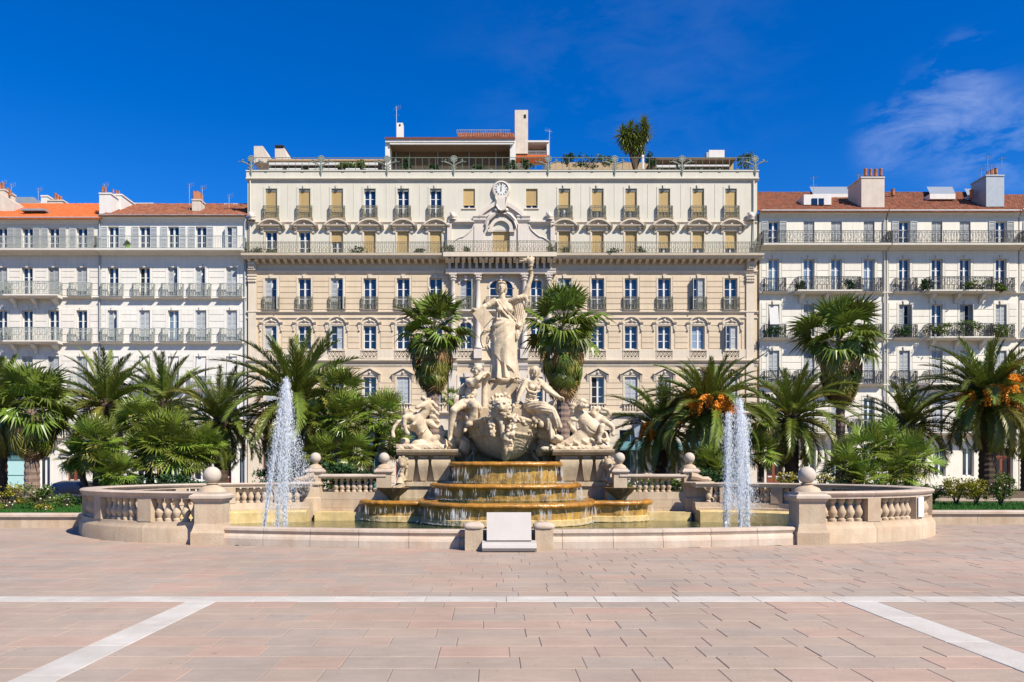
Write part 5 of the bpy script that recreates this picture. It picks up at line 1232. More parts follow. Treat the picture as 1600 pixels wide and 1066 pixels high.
def head(C, px, py, dy, hw, yaw=0, hair='w', tilt=0):
    """stone head: hw half-width in pixels; yaw turns the face, 0 looks at the viewer, negative looks left"""
    c = Vector(sp(px, py, dy)); u = sr(hw); q = Matrix.Rotation(yaw, 3, 'Z') @ Matrix.Rotation(tilt, 3, 'Y'); K = u*.10
    P = lambda x, y, z: tuple(c + q @ Vector((x*u, y*u, z*u)))
    C.ell(P(0,.15,.22), (u*.92,u*1.08,u*1.05), K); C.ell(P(0,-.22,-.40), (u*.68,u*.74,u*.95), K); C.ell(P(0,-.58,-1.12), (u*.30,u*.32,u*.26), K)
    for s_ in (-1, 1):
        C.ell(P(s_*.34,-1.04,.0), (u*.27,u*.30,u*.20), K*.5, cut=True); C.ell(P(s_*.34,-.84,-.02), (u*.15,u*.12,u*.10), K*.4); C.cap(P(s_*.10,-.96,.20), P(s_*.58,-.74,.22), u*.09, u*.08, K*.5); C.ell(P(s_*.44,-.62,-.42), (u*.24,u*.2,u*.22), K); C.ell(P(s_*.92,.05,-.15), (u*.11,u*.2,u*.28), K*.5)
        C.ell(P(s_*.30,-.98,-.52), (u*.13,u*.2,u*.22), K*.6, cut=True)
    C.cap(P(0,-.92,.14), P(0,-1.20,-.34), u*.10, u*.17, K*.5); C.cap(P(-.2,-.86,-.68), P(.2,-.86,-.68), u*.09, u*.09, K*.5); C.cap(P(-.15,-.84,-.88), P(.15,-.84,-.88), u*.09, u*.09, K*.5); C.cap(P(-.24,-1.0,-.78), P(.24,-1.0,-.78), u*.05, u*.05, K*.3, cut=True); C.ell(P(0,-.95,-1.0), (u*.22,u*.12,u*.07), K*.4, cut=True)
    if hair == 'man':
        for a in range(0, 360, 30):
            for z_ in (.35, .75, 1.05): C.ell(P(.90*math.cos(R(a+z_*40))*(1.15-z_*.42), .15+.98*math.sin(R(a+z_*40))*(1.15-z_*.4), z_), (u*.22,u*.22,u*.2), K*.5)
        C.ell(P(0,.15,1.1), (u*.6,u*.7,u*.22), K)
        for x, z_ in ((-.55,-.8),(-.4,-1.15),(-.15,-1.4),(.15,-1.4),(.4,-1.15),(.55,-.8),(0,-1.1)): C.ell(P(x,-.70+.3*abs(x),z_), (u*.21,u*.26,u*.30), K*.5)
    else:
        for i in range(11):
            a = R(180*i/10); C.ell(P(.94*math.cos(a), -.36+.34*abs(math.cos(a)), .38+.62*math.sin(a)), (u*.22,u*.30,u*.22), K*.5)
        for s_ in (-1, 1):
            for j in range(3): C.chain([P(s_*(.85+.08*j),-.15+.2*j,.5), P(s_*(1.0+.05*j),.05+.2*j,-.2), P(s_*(.85+.1*j),.2+.15*j,-.9), P(s_*(.65+.12*j),.2+.1*j,-1.5)], [u*.16,u*.2,u*.18,u*.1], K*.5)
        C.ell(P(0,.85,.1), (u*.6,u*.5,u*.6), K)
    return P
def limb(C, pts, rad, k=.025, fd=None): C.chain([sp(*p) for p in pts], [sr(r) for r in rad], k, False, fd)
def hand(C, p, dirv, sz=1.0, curl=.5, palm=None):
    """palm, four bent fingers and a thumb; dirv points along the fingers"""
    c = Vector(p); d = Vector(dirv).normalized(); n = Vector(palm or (0,-1,0)).normalized(); s_ = d.cross(n).normalized(); n = s_.cross(d)
    u = .085*sz; C.ell(c+d*u*.3, (u*.5,u*.4,u*.5), .010); C.cap(c-d*u*.2, c+d*u*.6, u*.36, u*.42, .012)
    for i, L in enumerate((.8,1.0,.95,.72)):
        b = c+d*u*.75+s_*u*(i-1.5)*.32; m = b+(d*(1-curl*.5)+n*curl).normalized()*u*L*.6; e = m+(d*(1-curl)+n*curl*1.4).normalized()*u*L*.55; C.chain([b, m, e], [u*.14,u*.13,u*.10], .004)
    b = c-s_*u*.4+d*u*.1; m = b-s_*u*.35+d*u*.45+n*u*.15; C.chain([b, m, m+d*u*.35+n*u*.2], [u*.17,u*.15,u*.11], .005)
H = .0165
# --- standing woman with torch and tablet
st = empty('standing_statue', sp(788, 592), 'tall robed stone woman raising a torch and holding a tablet', 'statue')
C = Clay((sp(734,500)[0]-.05, SD-.75, sp(0,597)[2]), (sp(842,500)[0]+.05, SD+.75, sp(0,402)[2]), .014)
ROWS = [(*sp(787,498), sr(13), sr(10)), (*sp(787.5,508), sr(17), sr(12.5)), (*sp(787,528), sr(18), sr(14)), (*sp(787.5,558), sr(18.5), sr(14.5)), (*sp(788.5,580), sr(20), sr(16)), (*sp(789,592.5), sr(22.5), sr(18))]
C.skirt(ROWS, 8, .12, .02, .4, 1.0)
rows = sorted(ROWS, key=lambda r: r[2]); zz = [r[2] for r in rows]     # mantle with slanting hem, folds raying from the left hip
sl, (X, Y, Z) = C._sub((sp(762,0)[0], SD-.6, sp(0,594)[2]), (sp(816,0)[0], SD+.6, sp(0,496)[2])); fz = lambda q: np.interp(Z.ravel(), zz, [r[q] for r in rows]).reshape(Z.shape)
w, dp = fz(3)*1.07, fz(4)*1.10; rho = np.sqrt(((X-fz(0))/w)**2+((Y-fz(1))/dp)**2); hx, _, hz_ = sp(803,498)
phi = np.arctan2(hx-X+.04, hz_-Z+.10); rad_ = np.sqrt((hx-X)**2+(hz_-Z)**2)
fl = np.abs(np.sin(10.5*phi+.8*np.sin(5*rad_)+1.2*(Y-SD)))-.55; dm = (rho-1-.15*fl)*np.minimum(w, dp)*.8
x1_, _, z1_ = sp(768,553); x2_, _, z2_ = sp(810,590); hem = z1_+(X-x1_)*(z2_-z1_)/(x2_-x1_)+.03*np.sin(14*X); dm = np.maximum(dm, (hem-Z)*.7); dm = np.maximum(dm, Z-sp(0,500)[2]); C._mix(sl, dm.astype(np.float32), .012)
C.ell(sp(793,540,-.16), (sr(7),sr(7),sr(15)), .05)
C.ell(sp(780,592,-.40), (sr(3.6),sr(7),sr(2.2)), .02); C.ell(sp(801,592,-.36), (sr(3.6),sr(7),sr(2.2)), .02)
# torso, bust, girdle
C.ell(sp(788,483,0), (sr(13.5),sr(9),sr(15)), .03); C.ell(sp(787,497,0), (sr(11.5),sr(9),sr(9)), .03)
for x in (781,795.5): C.ell(sp(x,484,-.135), (sr(5),sr(4.6),sr(4.8)), .02)
C.cap(sp(773,473,.02), sp(805,470,.02), sr(5.2), sr(5.2), .04)
C.chain([sp(774,497,-.10), sp(784,501,-.18), sp(796,500,-.17), sp(803,505,-.08)], [sr(1.8),sr(2.2),sr(2.4),sr(2.4)], .012)
C.chain([sp(776,471,-.09), sp(785,486,-.20), sp(794,496,-.20), sp(804,505,-.08)], [sr(1.6),sr(1.9),sr(2),sr(2)], .010)
C.chain([sp(779,470,-.08), sp(788,482,-.18), sp(798,492,-.17), sp(805,500,-.06)], [sr(1.1),sr(1.3),sr(1.4),sr(1.4)], .010)
for i in range(5): C.chain([sp(777+4*i,487,-.16), sp(777+4.4*i,493,-.17), sp(776+5*i,499,-.15)], sr(.8), .010)
C.cap(sp(784,460,.02), sp(785.5,472,.03), sr(4.3), sr(5.6), .03)
Ph = head(C, 783.5, 449, -.03, 7.2, 0)
C.chain([Ph(-.9,-.35,.72), Ph(-.5,-.82,.85), Ph(0,-.98,.9), Ph(.5,-.82,.85), Ph(.9,-.35,.72)], sr(1.1), .006)
for x in (-.66,-.33,0,.33,.66): C.cap(Ph(x,-.9+abs(x)*.45,.9), Ph(x*1.05,-.86+abs(x)*.45,1.38-abs(x)*.3), sr(.9), sr(.5), .006)
# her right arm to the tablet
limb(C, [(772,473,.0),(758,479,-.12),(747,484,-.30)], [5.2,4.2,2.7]); C.chain([sp(772,470,-.05), sp(763,477,-.10), sp(759,482,-.1)], [sr(4.6),sr(4.8),sr(2.6)], .015, False, ((.8,0,.6), 60, .012))
hand(C, sp(744,485,-.33), Vector((-.9,-.2,.25)), 1.2, .55, (.3,-.5,-.8))
# raised arm
limb(C, [(806,470,.0),(820,463,-.02),(825,449,-.04),(831,431,-.05)], [6,4.8,4.0,2.6]); hand(C, sp(830.5,428,-.06), Vector((-.15,-.1,1)), 1.3, .9, (-.5,-.75,0))
# mantle hanging from the raised arm
C.ell(sp(812,490,.02), (sr(8.5),sr(4.5),sr(27)), .015, (0,R(-4),0), False, ((.95,.1,.18), 62, .020, 3)); C.ell(sp(808,510,.03), (sr(8),sr(4.5),sr(24)), .015, (0,R(8),0), False, ((.95,.1,.12), 62, .020, 3))
C.chain([sp(797,470,-.10), sp(808,465,-.09), sp(820,465,-.07), sp(823,471,-.04), sp(821,480,-.02)], [sr(2.4),sr(3.6),sr(3.8),sr(3),sr(2)], .012, False, ((.6,.2,.8), 55, .012))
C.ell(sp(811,508,-.10), (sr(4.6),sr(4),sr(4.6)), .01, None, False, ((.7,.2,.7), 60, .014)); C.ell(sp(808,524,-.10), (sr(3.6),sr(3.4),sr(9)), .01, None, False, ((1,.1,.1), 60, .014))
C.chain([sp(776,505,.08), sp(778,540,.12), sp(778,590,.12)], [sr(7),sr(9),sr(11)], .04); C.chain([sp(799,505,.10), sp(798,540,.13), sp(799,590,.12)], [sr(7),sr(9),sr(11)], .04)
# bound bundle by the left leg
C.chain([sp(768,516,.02), sp(759,517,.0), sp(753,524,.0), sp(752,533,.0), sp(755,542,.02)], [sr(3),sr(3.2),sr(2.6),sr(2.2),sr(1.8)], .008, False, ((.3,.2,.9), 60, .008)); C.chain([sp(769,522,.06), sp(763,528,.04), sp(761,536,.03)], [sr(4),sr(3),sr(2)], .01); C.cap(sp(760,542,.05), sp(769,556,.08), sr(3), sr(5), .02)
C.rough(.003, 40)
C.build('robed_figure', marble, st)
m = MB(); q = [at(*p, SD-.42+e) for p, e in (((754.8,477.3),0),((769.8,496),.02),((755.5,513.3),0),((738.3,490),-.04))]
m.add(q+[v+Vector((.02,.09,.01)) for v in q], [(0,3,2,1),(4,5,6,7),(0,1,5,4),(1,2,6,5),(2,3,7,6),(3,0,4,7)]); m.build('tablet', marble, st)
tz = at(829.5, 425, SD-.06)
MB().lathe([(.01,-.13),(.035,-.12),(.04,0),(.045,.10),(.055,.14),(.08,.17),(.065,.20),(.085,.23),(.105,.31),(.09,.32),(.01,.30)], 14, tuple(tz)).build('torch', marble, st, True)
C = Clay((tz.x-.42, tz.y-.25, tz.z+.2), (tz.x+.3, tz.y+.25, tz.z+.62), .012)
for dx, dz, r in ((-.02,.34,.085),(-.08,.37,.06),(.05,.38,.055),(-.16,.34,.045)): C.ell((tz.x+dx, tz.y, tz.z+dz), (r*1.1,r,r*1.1), .015)
for dx, dz, ex, ez in ((.03,.38,.0,.50),(-.06,.38,-.12,.49),(-.12,.36,-.26,.40),(-.16,.33,-.34,.31)): C.cap((tz.x+dx,tz.y,tz.z+dz), (tz.x+ex,tz.y,tz.z+ez), .045, .012, .012)
C.build('flame', marble, st)
# --- seated man leaning on a post
sm = empty('seated_man_statue', sp(735, 690, -.6), 'bearded bare chested seated stone man leaning on a round post', 'statue')
C = Clay((sp(696,600)[0], SD-1.45, sp(0,694)[2]), (sp(774,600)[0], SD+.35, sp(0,562)[2]), H); D0 = -.55
head(C, 745.5, 577, D0-.05, 6.6, R(-58), 'man')
limb(C, [(747,585,D0+.03),(744,593,D0+.03)], [4.6,6])
C.ell(sp(740,599,D0), (sr(11.5),sr(8),sr(9.5)), .03, (0,R(15),0)); C.ell(sp(736,614,D0), (sr(9.4),sr(7.6),sr(12)), .03, (0,R(12),0)); C.ell(sp(733,627,D0+.02), (sr(11),sr(8.5),sr(8)), .03)
for x, z in ((733.5,600),(744.5,599.5)): C.ell(sp(x,z,D0-.12), (sr(5.4),sr(2.8),sr(3.8)), .012)
C.cap(sp(739.5,596,D0-.20), sp(736,622,D0-.20), sr(.6), sr(.5), .006, True)
for j in range(3):
    for x in (732.5,739): C.ell(sp(x-j*.7,609+5.5*j,D0-.125), (sr(2.7),sr(1.8),sr(2.2)), .006)
limb(C, [(731,596,D0-.02),(738,600,D0-.26),(746,592,D0-.34),(755,585,D0-.2),(761,583,D0-.14)], [4.6,4.2,3.7,3,2.4]); hand(C, sp(761,583,D0-.14), Vector((.9,.1,-.4)), 1.2, .6, (0,-.3,-1))
limb(C, [(750,591,D0+.05),(758,595,D0+.02),(763,587,D0-.04)], [4.6,3.6,2.8])
C.cap(sp(757.5,588,D0+.1), sp(757,636,D0+.1), sr(4.8), sr(5), .01)
limb(C, [(735,630,D0),(739,633,D0-.36),(742,635,D0-.55)], [8,7.2,5.4]); limb(C, [(742,636,D0-.55),(739.5,647,D0-.48),(734,659,D0-.46),(729,669,D0-.44)], [5.2,5.2,3.4,2.4])
limb(C, [(729,669,D0-.44),(727,672,D0-.58),(726,674,D0-.68)], [2.8,2.4,1.7])
limb(C, [(727,630,D0),(716,635,D0-.26),(709,641,D0-.4)], [8,7.2,5.6]); limb(C, [(709,641,D0-.4),(706.5,654,D0-.32),(704.5,670,D0-.32),(704,684,D0-.32)], [5.4,5.2,3.4,2.4]); limb(C, [(704,684,D0-.32),(702,688,D0-.5)], [2.8,2])
C.ell(sp(734,631,D0-.14), (sr(13),sr(9),sr(6.5)), .012, (0,R(8),0), False, ((.75,.2,-.6), 46, .020, 6)); limb(C, [(744,630,D0-.25),(750,638,D0-.24),(751,650,D0-.2)], [4,3.6,1.8], .012, ((.9,.2,.2), 55, .016)); C.ell(sp(725,634,D0-.2), (sr(6),sr(6),sr(5)), .012, None, False, ((.6,.2,.8), 50, .018))
C.ell(sp(722,650,D0+.14), (sr(11),sr(13),sr(11)), .02, None, False, ((.4,.3,.8), 22, .03)); C.ell(sp(716,670,D0+.14), (sr(9),sr(12),sr(15)), .02, None, False, ((.5,.3,.7), 20, .03)); C.box(sp(735,652,D0+.2), (sr(20),sr(11),sr(13)), .02)
C.ell(sp(722,610,D0+.2), (sr(6.5),sr(4),sr(12)), .012, (0,R(28),0), False, ((.8,.1,-.4), 45, .022)); C.ell(sp(714,626,D0+.14), (sr(5.5),sr(5),sr(9)), .012, (0,R(20),0), False, ((.8,.1,-.4), 45, .02))
C.rough(.003, 34); C.build('seated_figure', marble, sm)
# --- seated woman with tiller
swm = empty('seated_woman_statue', sp(850, 690, -.6), 'seated stone woman in a draped robe holding a long tiller', 'statue')
C = Clay((sp(802,600)[0], SD-1.4, sp(0,694)[2]), (sp(890,600)[0], SD+.35, sp(0,565)[2]), H)
head(C, 836, 580, D0-.05, 6.6, R(14))
limb(C, [(836,588,D0+.02),(834.5,596,D0+.03)], [3.9,5])
C.cap(sp(824,596,D0), sp(845,601,D0), sr(4.2), sr(4), .03); C.ell(sp(833.5,606,D0), (sr(9.4),sr(7),sr(10)), .025); C.ell(sp(830,621,D0), (sr(8.6),sr(7.2),sr(10)), .02, None, False, ((.35,.1,.95), 48, .014, 7)); C.ell(sp(829,634,D0), (sr(12),sr(9.5),sr(8)), .02, None, False, ((.5,.1,.85), 42, .018))
for x, z in ((830.5,605),(840.5,606.5)): C.ell(sp(x,z,D0-.125), (sr(4),sr(3.6),sr(3.9)), .012)
C.chain([sp(822,604,D0-.06), sp(826,611,D0-.15), sp(835,614,D0-.18), sp(843,611,D0-.12)], [sr(1.6),sr(1.9),sr(1.9),sr(1.5)], .008); C.chain([sp(823,609,D0-.05), sp(828,617,D0-.14), sp(837,619,D0-.16)], [sr(1.2),sr(1.5),sr(1.3)], .008); C.chain([sp(846,597,D0-.06), sp(842,605,D0-.15), sp(838,612,D0-.17)], [sr(1.3),sr(1.4),sr(1)], .008)
limb(C, [(822.5,596,D0),(816,609,D0-.1),(810,622,D0-.22)], [4.4,3.9,2.5]); hand(C, sp(809.5,624,D0-.24), Vector((-.1,-.3,-1)), 1.2, .5, (-.4,-.8,0))
limb(C, [(820,594,D0+.06),(812,605,D0+.1),(808,620,D0+.08)], [3.6,4.4,2.6], .012, ((.8,.1,.5), 50, .018))
limb(C, [(845.5,601,D0),(855,610,D0-.06),(866,617,D0-.12),(876,622,D0-.15)], [4.2,3.7,3.1,2.4]); hand(C, sp(876.5,622,D0-.16), Vector((.8,-.1,-.35)), 1.2, .8, (0,-.4,-1))
FD = ((.25,.45,.9), 40, .024, 5)
limb(C, [(830,636,D0-.1),(848,637,D0-.36),(861,642,D0-.46)], [9,8.6,6.6], .02, FD); limb(C, [(861,642,D0-.46),(868,655,D0-.42),(873,666,D0-.4)], [6.6,6.2,5.6], .02, ((.85,.3,.3), 38, .024, 5))
limb(C, [(834,641,D0),(850,650,D0-.3),(857,656,D0-.36)], [8.5,7.5,6.4], .02, FD); limb(C, [(857,656,D0-.36),(860,670,D0-.34),(864,684,D0-.36)], [6.4,6,6.4], .02, ((.9,.3,.1), 38, .024, 5))
C.ell(sp(847,655,D0-.22), (sr(14),sr(9),sr(8)), .02, (0,R(25),0), False, ((.6,.3,.75), 34, .03, 6)); C.chain([sp(822,624,D0-.19), sp(831,628,D0-.21), sp(840,625,D0-.16)], sr(1.7), .008)
limb(C, [(867,682,D0-.40),(871,685,D0-.54)], [2.8,2]); C.ell(sp(876,668,D0-.5), (sr(2.4),sr(4.4),sr(2)), .01)
C.box(sp(835,658,D0+.18), (sr(20),sr(11),sr(16)), .02); C.ell(sp(852,674,D0+.08), (sr(16),sr(12),sr(13)), .02, None, False, ((.5,.3,.7), 22, .03)); C.ell(sp(868,686,D0+.03), (sr(12),sr(12),sr(7)), .02, None, False, ((.7,.3,.5), 26, .03))
C.chain([sp(856,637,D0+.05), sp(861,631,D0+.06), sp(866,626,D0+.06)], [sr(5),sr(4),sr(1)], .012)
C.rough(.003, 34); C.build('seated_figure', marble, swm)
a, b = Vector(sp(840,592,D0+.22)), Vector(sp(878,625,D0-.14)); m = MB(); m.tube([a, a*.5+b*.5, b], [.05,.062,.05], 4); m.tube([a*.92+b*.08, a*.45+b*.55], [.075,.08], 4); m.build('tiller', marble, swm)
# --- left sea horse, mirrored idea on the right built separately
hl = empty('left_sea_horse_statue', sp(660, 703, -.6), 'rearing stone sea horse facing left on the left pedestal', 'statue')
C = Clay((sp(608,660)[0], SD-1.25, sp(0,706)[2]), (sp(704,660)[0], SD+.3, sp(0,618)[2]), H); D1 = -.45
limb(C, [(650,657,D1),(657,668,D1),(665,681,D1),(667,690,D1)], [10.5,10.8,10.5,11], .03); C.ell(sp(652,659,D1-.08), (sr(11),sr(10),sr(12)), .05)
limb(C, [(655,655,D1),(663,645,D1),(669,635,D1-.02),(668,630,D1-.04)], [9,7,5.4,4.4], .03)
limb(C, [(668,630,D1-.05),(660,633,D1-.16),(653,636,D1-.24)], [5,4.4,3], .03); C.ell(sp(651.5,637,D1-.25), (sr(3.4),sr(3.2),sr(2.8)), .02); C.ell(sp(664,636,D1-.1), (sr(4),sr(3.6),sr(4)), .03)
for s_ in (-1, 1): C.cap(sp(670+s_*1.5,627,D1-.02+.05*s_), sp(671+s_*2,622,D1+.05*s_), sr(1.6), sr(.6), .01); C.ell(sp(661,631.5,D1-.14+.07*s_), (sr(1.6),sr(1.2),sr(1.2)), .01)
for i, (x, y) in enumerate(((663,622),(670,625),(677,629),(682,634),(678,640),(683,645),(680,651),(684,657),(677,661))): C.chain([sp(669+(x-669)*.45, 634+(y-634)*.6+i, D1+.05), sp(x-2,y,D1+.02), sp(x+2,y+2.5,D1-.04)], [sr(3.6),sr(3.4),sr(1.7)], .025)
limb(C, [(646,655,D1-.06),(637,651,D1-.3),(632,653,D1-.42)], [7,5,3.8]); limb(C, [(632,653,D1-.42),(632,664,D1-.42),(634,672,D1-.4),(637,677,D1-.42)], [3.8,3,2.6,3.4], .02)
limb(C, [(648,668,D1+.02),(636,666,D1-.1),(626,660,D1-.16),(622.5,660,D1-.18)], [7,5,4,3.6]); limb(C, [(622.5,660,D1-.18),(616,668,D1-.2),(613.5,675,D1-.2),(614.5,682,D1-.22)], [3.4,2.8,2.6,3.4], .02)
head(C, 634, 643, D1+.1, 4.2, R(-30)); limb(C, [(636,648,D1+.12),(642,654,D1+.12)], [4,6])
for x, y in ((640,646),(644,648),(648,645),(642,642)): C.ell(sp(x,y,D1+.1), (sr(3.6),sr(3.6),sr(3.2)), .02)
limb(C, [(667,688,D1),(678,687,D1-.08),(687,683,D1-.1),(691,675,D1-.08),(689,668,D1-.02),(684,665,D1)], [9,6.5,5,4.2,3.2,2], .04)
limb(C, [(688,684,D1-.05),(694,690,D1-.12),(697,697,D1-.14)], [3.5,4.4,3]); limb(C, [(668,660,D1-.02),(676,664,D1-.1),(683,668,D1-.12)], [5,4,2.5]); C.ell(sp(683,668,D1-.12), (sr(3),sr(2.5),sr(2)), .02)
C.box(sp(660,700,D1+.05), (sr(38),.48,sr(5)), .02); C.ell(sp(655,695,D1-.1), (sr(12),sr(13),sr(8)), .05); C.ell(sp(633,690,D1-.1), (sr(7),sr(9),sr(6)), .03); C.ell(sp(629,697,D1-.1), (sr(6),sr(9),sr(6)), .03); C.ell(sp(682,696,D1-.05), (sr(14),sr(12),sr(7)), .05)
for x, y, rx, rz in ((640,698,9,4),(650,702,8,3),(672,700,10,4),(690,700,8,4),(625,700,5,4)): C.ell(sp(x,y,D1-.38), (sr(rx),sr(6),sr(rz)), .012, None, False, ((.6,.2,.8), 40, .016))
for x, y in ((646,660),(660,672)): C.chain([sp(x-6,y+6,D1-.25), sp(x,y+3,D1-.28), sp(x+7,y-4,D1-.22)], [sr(1.2),sr(2.4),sr(1.2)], .015)
C.ell(sp(661,632.2,D1-.245), (sr(1.1),sr(1.3),sr(.9)), .006, cut=True); C.ell(sp(651.5,638.5,D1-.32), (sr(2.2),sr(2.2),sr(.7)), .006, cut=True)
C.rough(.004, 30); C.build('sea_horse', marble, hl)
hr = empty('right_sea_horse_statue', sp(915, 703, -.6), 'plunging stone sea horse with a triton on the right pedestal', 'statue')
C = Clay((sp(838,660)[0], SD-1.25, sp(0,707)[2]), (sp(968,660)[0], SD+.3, sp(0,621)[2]), .018)
limb(C, [(910,652,D1),(917,662,D1-.05),(924,669,D1-.1)], [10,12,13.5], .03); C.ell(sp(922,670,D1-.14), (sr(12.5),sr(11),sr(12.5)), .03)
limb(C, [(912,655,D1),(906,646,D1-.02),(903,638,D1-.06)], [10,7.6,5.6]); limb(C, [(903,638,D1-.06),(909,634,D1-.2),(915,635,D1-.28)], [5.4,4.6,3.2], .03); C.ell(sp(917,634,D1-.28), (sr(3.2),sr(3),sr(2.8)), .02)
for x, y, x2, y2 in ((900,636,891,632),(899,640,890,638),(900,646,893,645),(902,652,894,655),(905,630,913,624),(910,631,917,627)): C.chain([sp(x,y,D1), sp((x+x2)/2,(y+y2)/2-1,D1-.04), sp(x2,y2,D1-.04)], [sr(4.2),sr(3.6),sr(1.5)], .025)
C.chain([sp(893,645,D1+.02), sp(900,655,D1-.02), sp(911,658,D1-.14), sp(906,663,D1-.1)], [sr(3),sr(4),sr(3),sr(2)], .02)
limb(C, [(934,660,D1-.06),(943,658,D1-.2),(951,662,D1-.3),(957,667,D1-.34)], [8,5.4,4,3.4]); limb(C, [(957,667,D1-.34),(959,673,D1-.36),(958,679,D1-.38)], [3.2,2.7,3.2], .02)
limb(C, [(934,670,D1-.1),(941,667,D1-.34),(940,675,D1-.4),(936,684,D1-.4),(937,690,D1-.42)], [7,5,3.6,2.8,3.2]); limb(C, [(930,676,D1+.02),(943,680,D1),(948,688,D1),(947,698,D1)], [9,6.5,5,4.5])
head(C, 935, 640, D1+.14, 4.2, R(30)); limb(C, [(935,647,D1+.14),(935,656,D1+.12),(932,664,D1+.08)], [5,7.5,7]); limb(C, [(938,650,D1+.12),(947,656,D1+.1),(953,647,D1+.06),(949,641,D1+.02),(942,639,D1)], [4.2,3.6,3,2.6,2.2], .02)
limb(C, [(931,650,D1+.12),(926,645,D1+.1),(929,637,D1+.08)], [4,3.2,2.6])
limb(C, [(918,676,D1),(908,686,D1-.02),(896,692,D1-.05),(880,697,D1-.08),(864,701,D1-.1)], [13,13,10,7,5], .08)
limb(C, [(902,676,D1),(893,668,D1),(889,661,D1-.03),(893,655,D1-.06),(900,657,D1-.1)], [5,4.2,3.6,3,2.4], .03)
C.box(sp(900,702,D1+.05), (sr(52),.48,sr(3.6)), .06); C.ell(sp(914,694,D1), (sr(24),sr(16),sr(10)), .07); C.ell(sp(940,698,D1-.02), (sr(12),sr(14),sr(7)), .05)
for i in range(6): x = 866+13*i; C.chain([sp(x,700-2.2*i,D1-.26), sp(x+6,695-2.2*i,D1-.30), sp(x+12,698-2*i,D1-.30), sp(x+17,695-2*i,D1-.26)], [sr(1.4),sr(2),sr(2),sr(1.2)], .025)
for i in range(9): x = 852+11*i; C.ell(sp(x,702-(i%3),D1-.36), (sr(8),sr(6),sr(4)), .012, None, False, ((.6,.2,.8), 40, .016))
C.ell(sp(909,632,D1-.27), (sr(1.1),sr(1.3),sr(.9)), .006, cut=True); C.chain([sp(915,664,D1-.3), sp(922,672,D1-.36), sp(930,676,D1-.3)], [sr(.8),sr(1.4),sr(.8)], .012, True)
C.rough(.004, 30); C.build('sea_horse', marble, hr)
# --- ship prow with lion head, garlands and waves (part of the fountain)
C = Clay((sp(700,680)[0], SD-2.35, sp(0,722)[2]), (sp(858,680)[0], SD-.2, sp(0,648)[2]), .02); xc = sp(786,0)[0]
sl, (X, Y, Z) = C._sub(C.lo, C.lo+C.h*C.n)
z0, z1 = sp(0,720)[2], sp(0,664)[2]; t = np.clip((Z-z0)/(z1-z0), 0, 1.1); hw = sr(60)*np.sqrt(np.clip(t, .001, 2))**.8+.02; ln = .45+1.25*np.sqrt(np.clip(t,.001,2))**.9
yc = SD-.3; u = np.clip((yc-Y)/ln, 0, 2); d = (((np.abs(X-xc)/hw)**1.25+u**1.25)**.8-1)*np.minimum(hw, ln)*.75; d = np.maximum(d, Z-z1-.20*u); d = np.maximum(d, z0-Z); C._mix(sl, d.astype(np.float32), .02)
def hullpt(px, py, o=0):
    x, y, z = sp(px, py); tt = min(1.1, max(.001, (z-z0)/(z1-z0))); w = sr(60)*math.sqrt(tt)**.8+.02; l = .45+1.25*math.sqrt(tt)**.9; uu = max(0, 1-min(1, abs(x-xc)/w)**1.25)**.8; return (x, yc-l*uu-o, z)
for py, r in ((665,2.6),(669,1.4),(684,2.0),(687,1.2)): C.chain([hullpt(px, py-(10 if py < 680 else 5)*(1-abs(px-786)/60), .0) for px in range(732, 841, 6)], sr(r), .015)
for px in (744,757,824,833): C.ell(hullpt(px,676,.0), (sr(3.6),sr(4),sr(3.6)), .015); C.ell(hullpt(px,676,.09), (sr(1.6),sr(2),sr(1.6)), .01, cut=True)
for i in range(5): C.chain([hullpt(800+3*i+q*9, 694+i*5+q*q*1.4-6, .0) for q in range(5)], sr(.8), .01)
for i in range(4): C.chain([hullpt(770-3*i-q*9, 694+i*5+q*q*1.4-6, .0) for q in range(5)], sr(.8), .01)
C.chain([hullpt(786,690,.02), hullpt(786,702,.06), hullpt(788,716,.12)], [sr(3),sr(3.6),sr(5)], .03); C.chain([hullpt(788,716,.12), hullpt(795,704,.12), hullpt(800,698,.06)], [sr(5),sr(4),sr(1)], .03)
C.rough(.005, 22); C.build('ship_prow', fstone, fo)
C = Clay((sp(756,680)[0], SD-2.6, sp(0,700)[2]), (sp(826,680)[0], SD-.2, sp(0,622)[2]), .0225); LD = -1.95
c = Vector(sp(783,635,LD)); u = .19
C.ell(tuple(c), (u,u,u*1.1), .03); C.ell((c.x,c.y-u*.85,c.z-u*.35), (u*.5,u*.45,u*.38), .03); C.ell((c.x,c.y-u*.95,c.z-u*.75), (u*.3,u*.35,u*.16), .015, cut=True); C.ell((c.x,c.y-u*.75,c.z-u*1.0), (u*.34,u*.3,u*.16), .02); C.cap((c.x,c.y-u*.7,c.z+u*.35), (c.x,c.y-u*1.15,c.z-u*.1), u*.2, u*.22, .02)
for s_ in (-1, 1): C.ell((c.x+s_*u*.42,c.y-u*.95,c.z+u*.22), (u*.2,u*.2,u*.14), .015, cut=True); C.ell((c.x+s_*u*.42,c.y-u*.9,c.z+u*.45), (u*.3,u*.2,u*.12), .02); C.ell((c.x+s_*u*.75,c.y-u*.1,c.z+u*.85), (u*.28,u*.2,u*.28), .02)
g_ = random.Random(3)
for i in range(16):
    a = 2*PI*i/16
    for rr, rz in ((1.05,.22),(1.3,.24),(1.6,.26)):
        q_ = rr*g_.uniform(.85,1.12); C.ell((c.x+u*q_*math.cos(a+rr*2), c.y+u*(.1+.5*(rr-1)+g_.uniform(-.15,.15)), c.z+u*q_*1.08*math.sin(a+rr*2)), (u*rz*g_.uniform(.7,1.3),u*.34,u*rz*g_.uniform(.8,1.5)), .010)
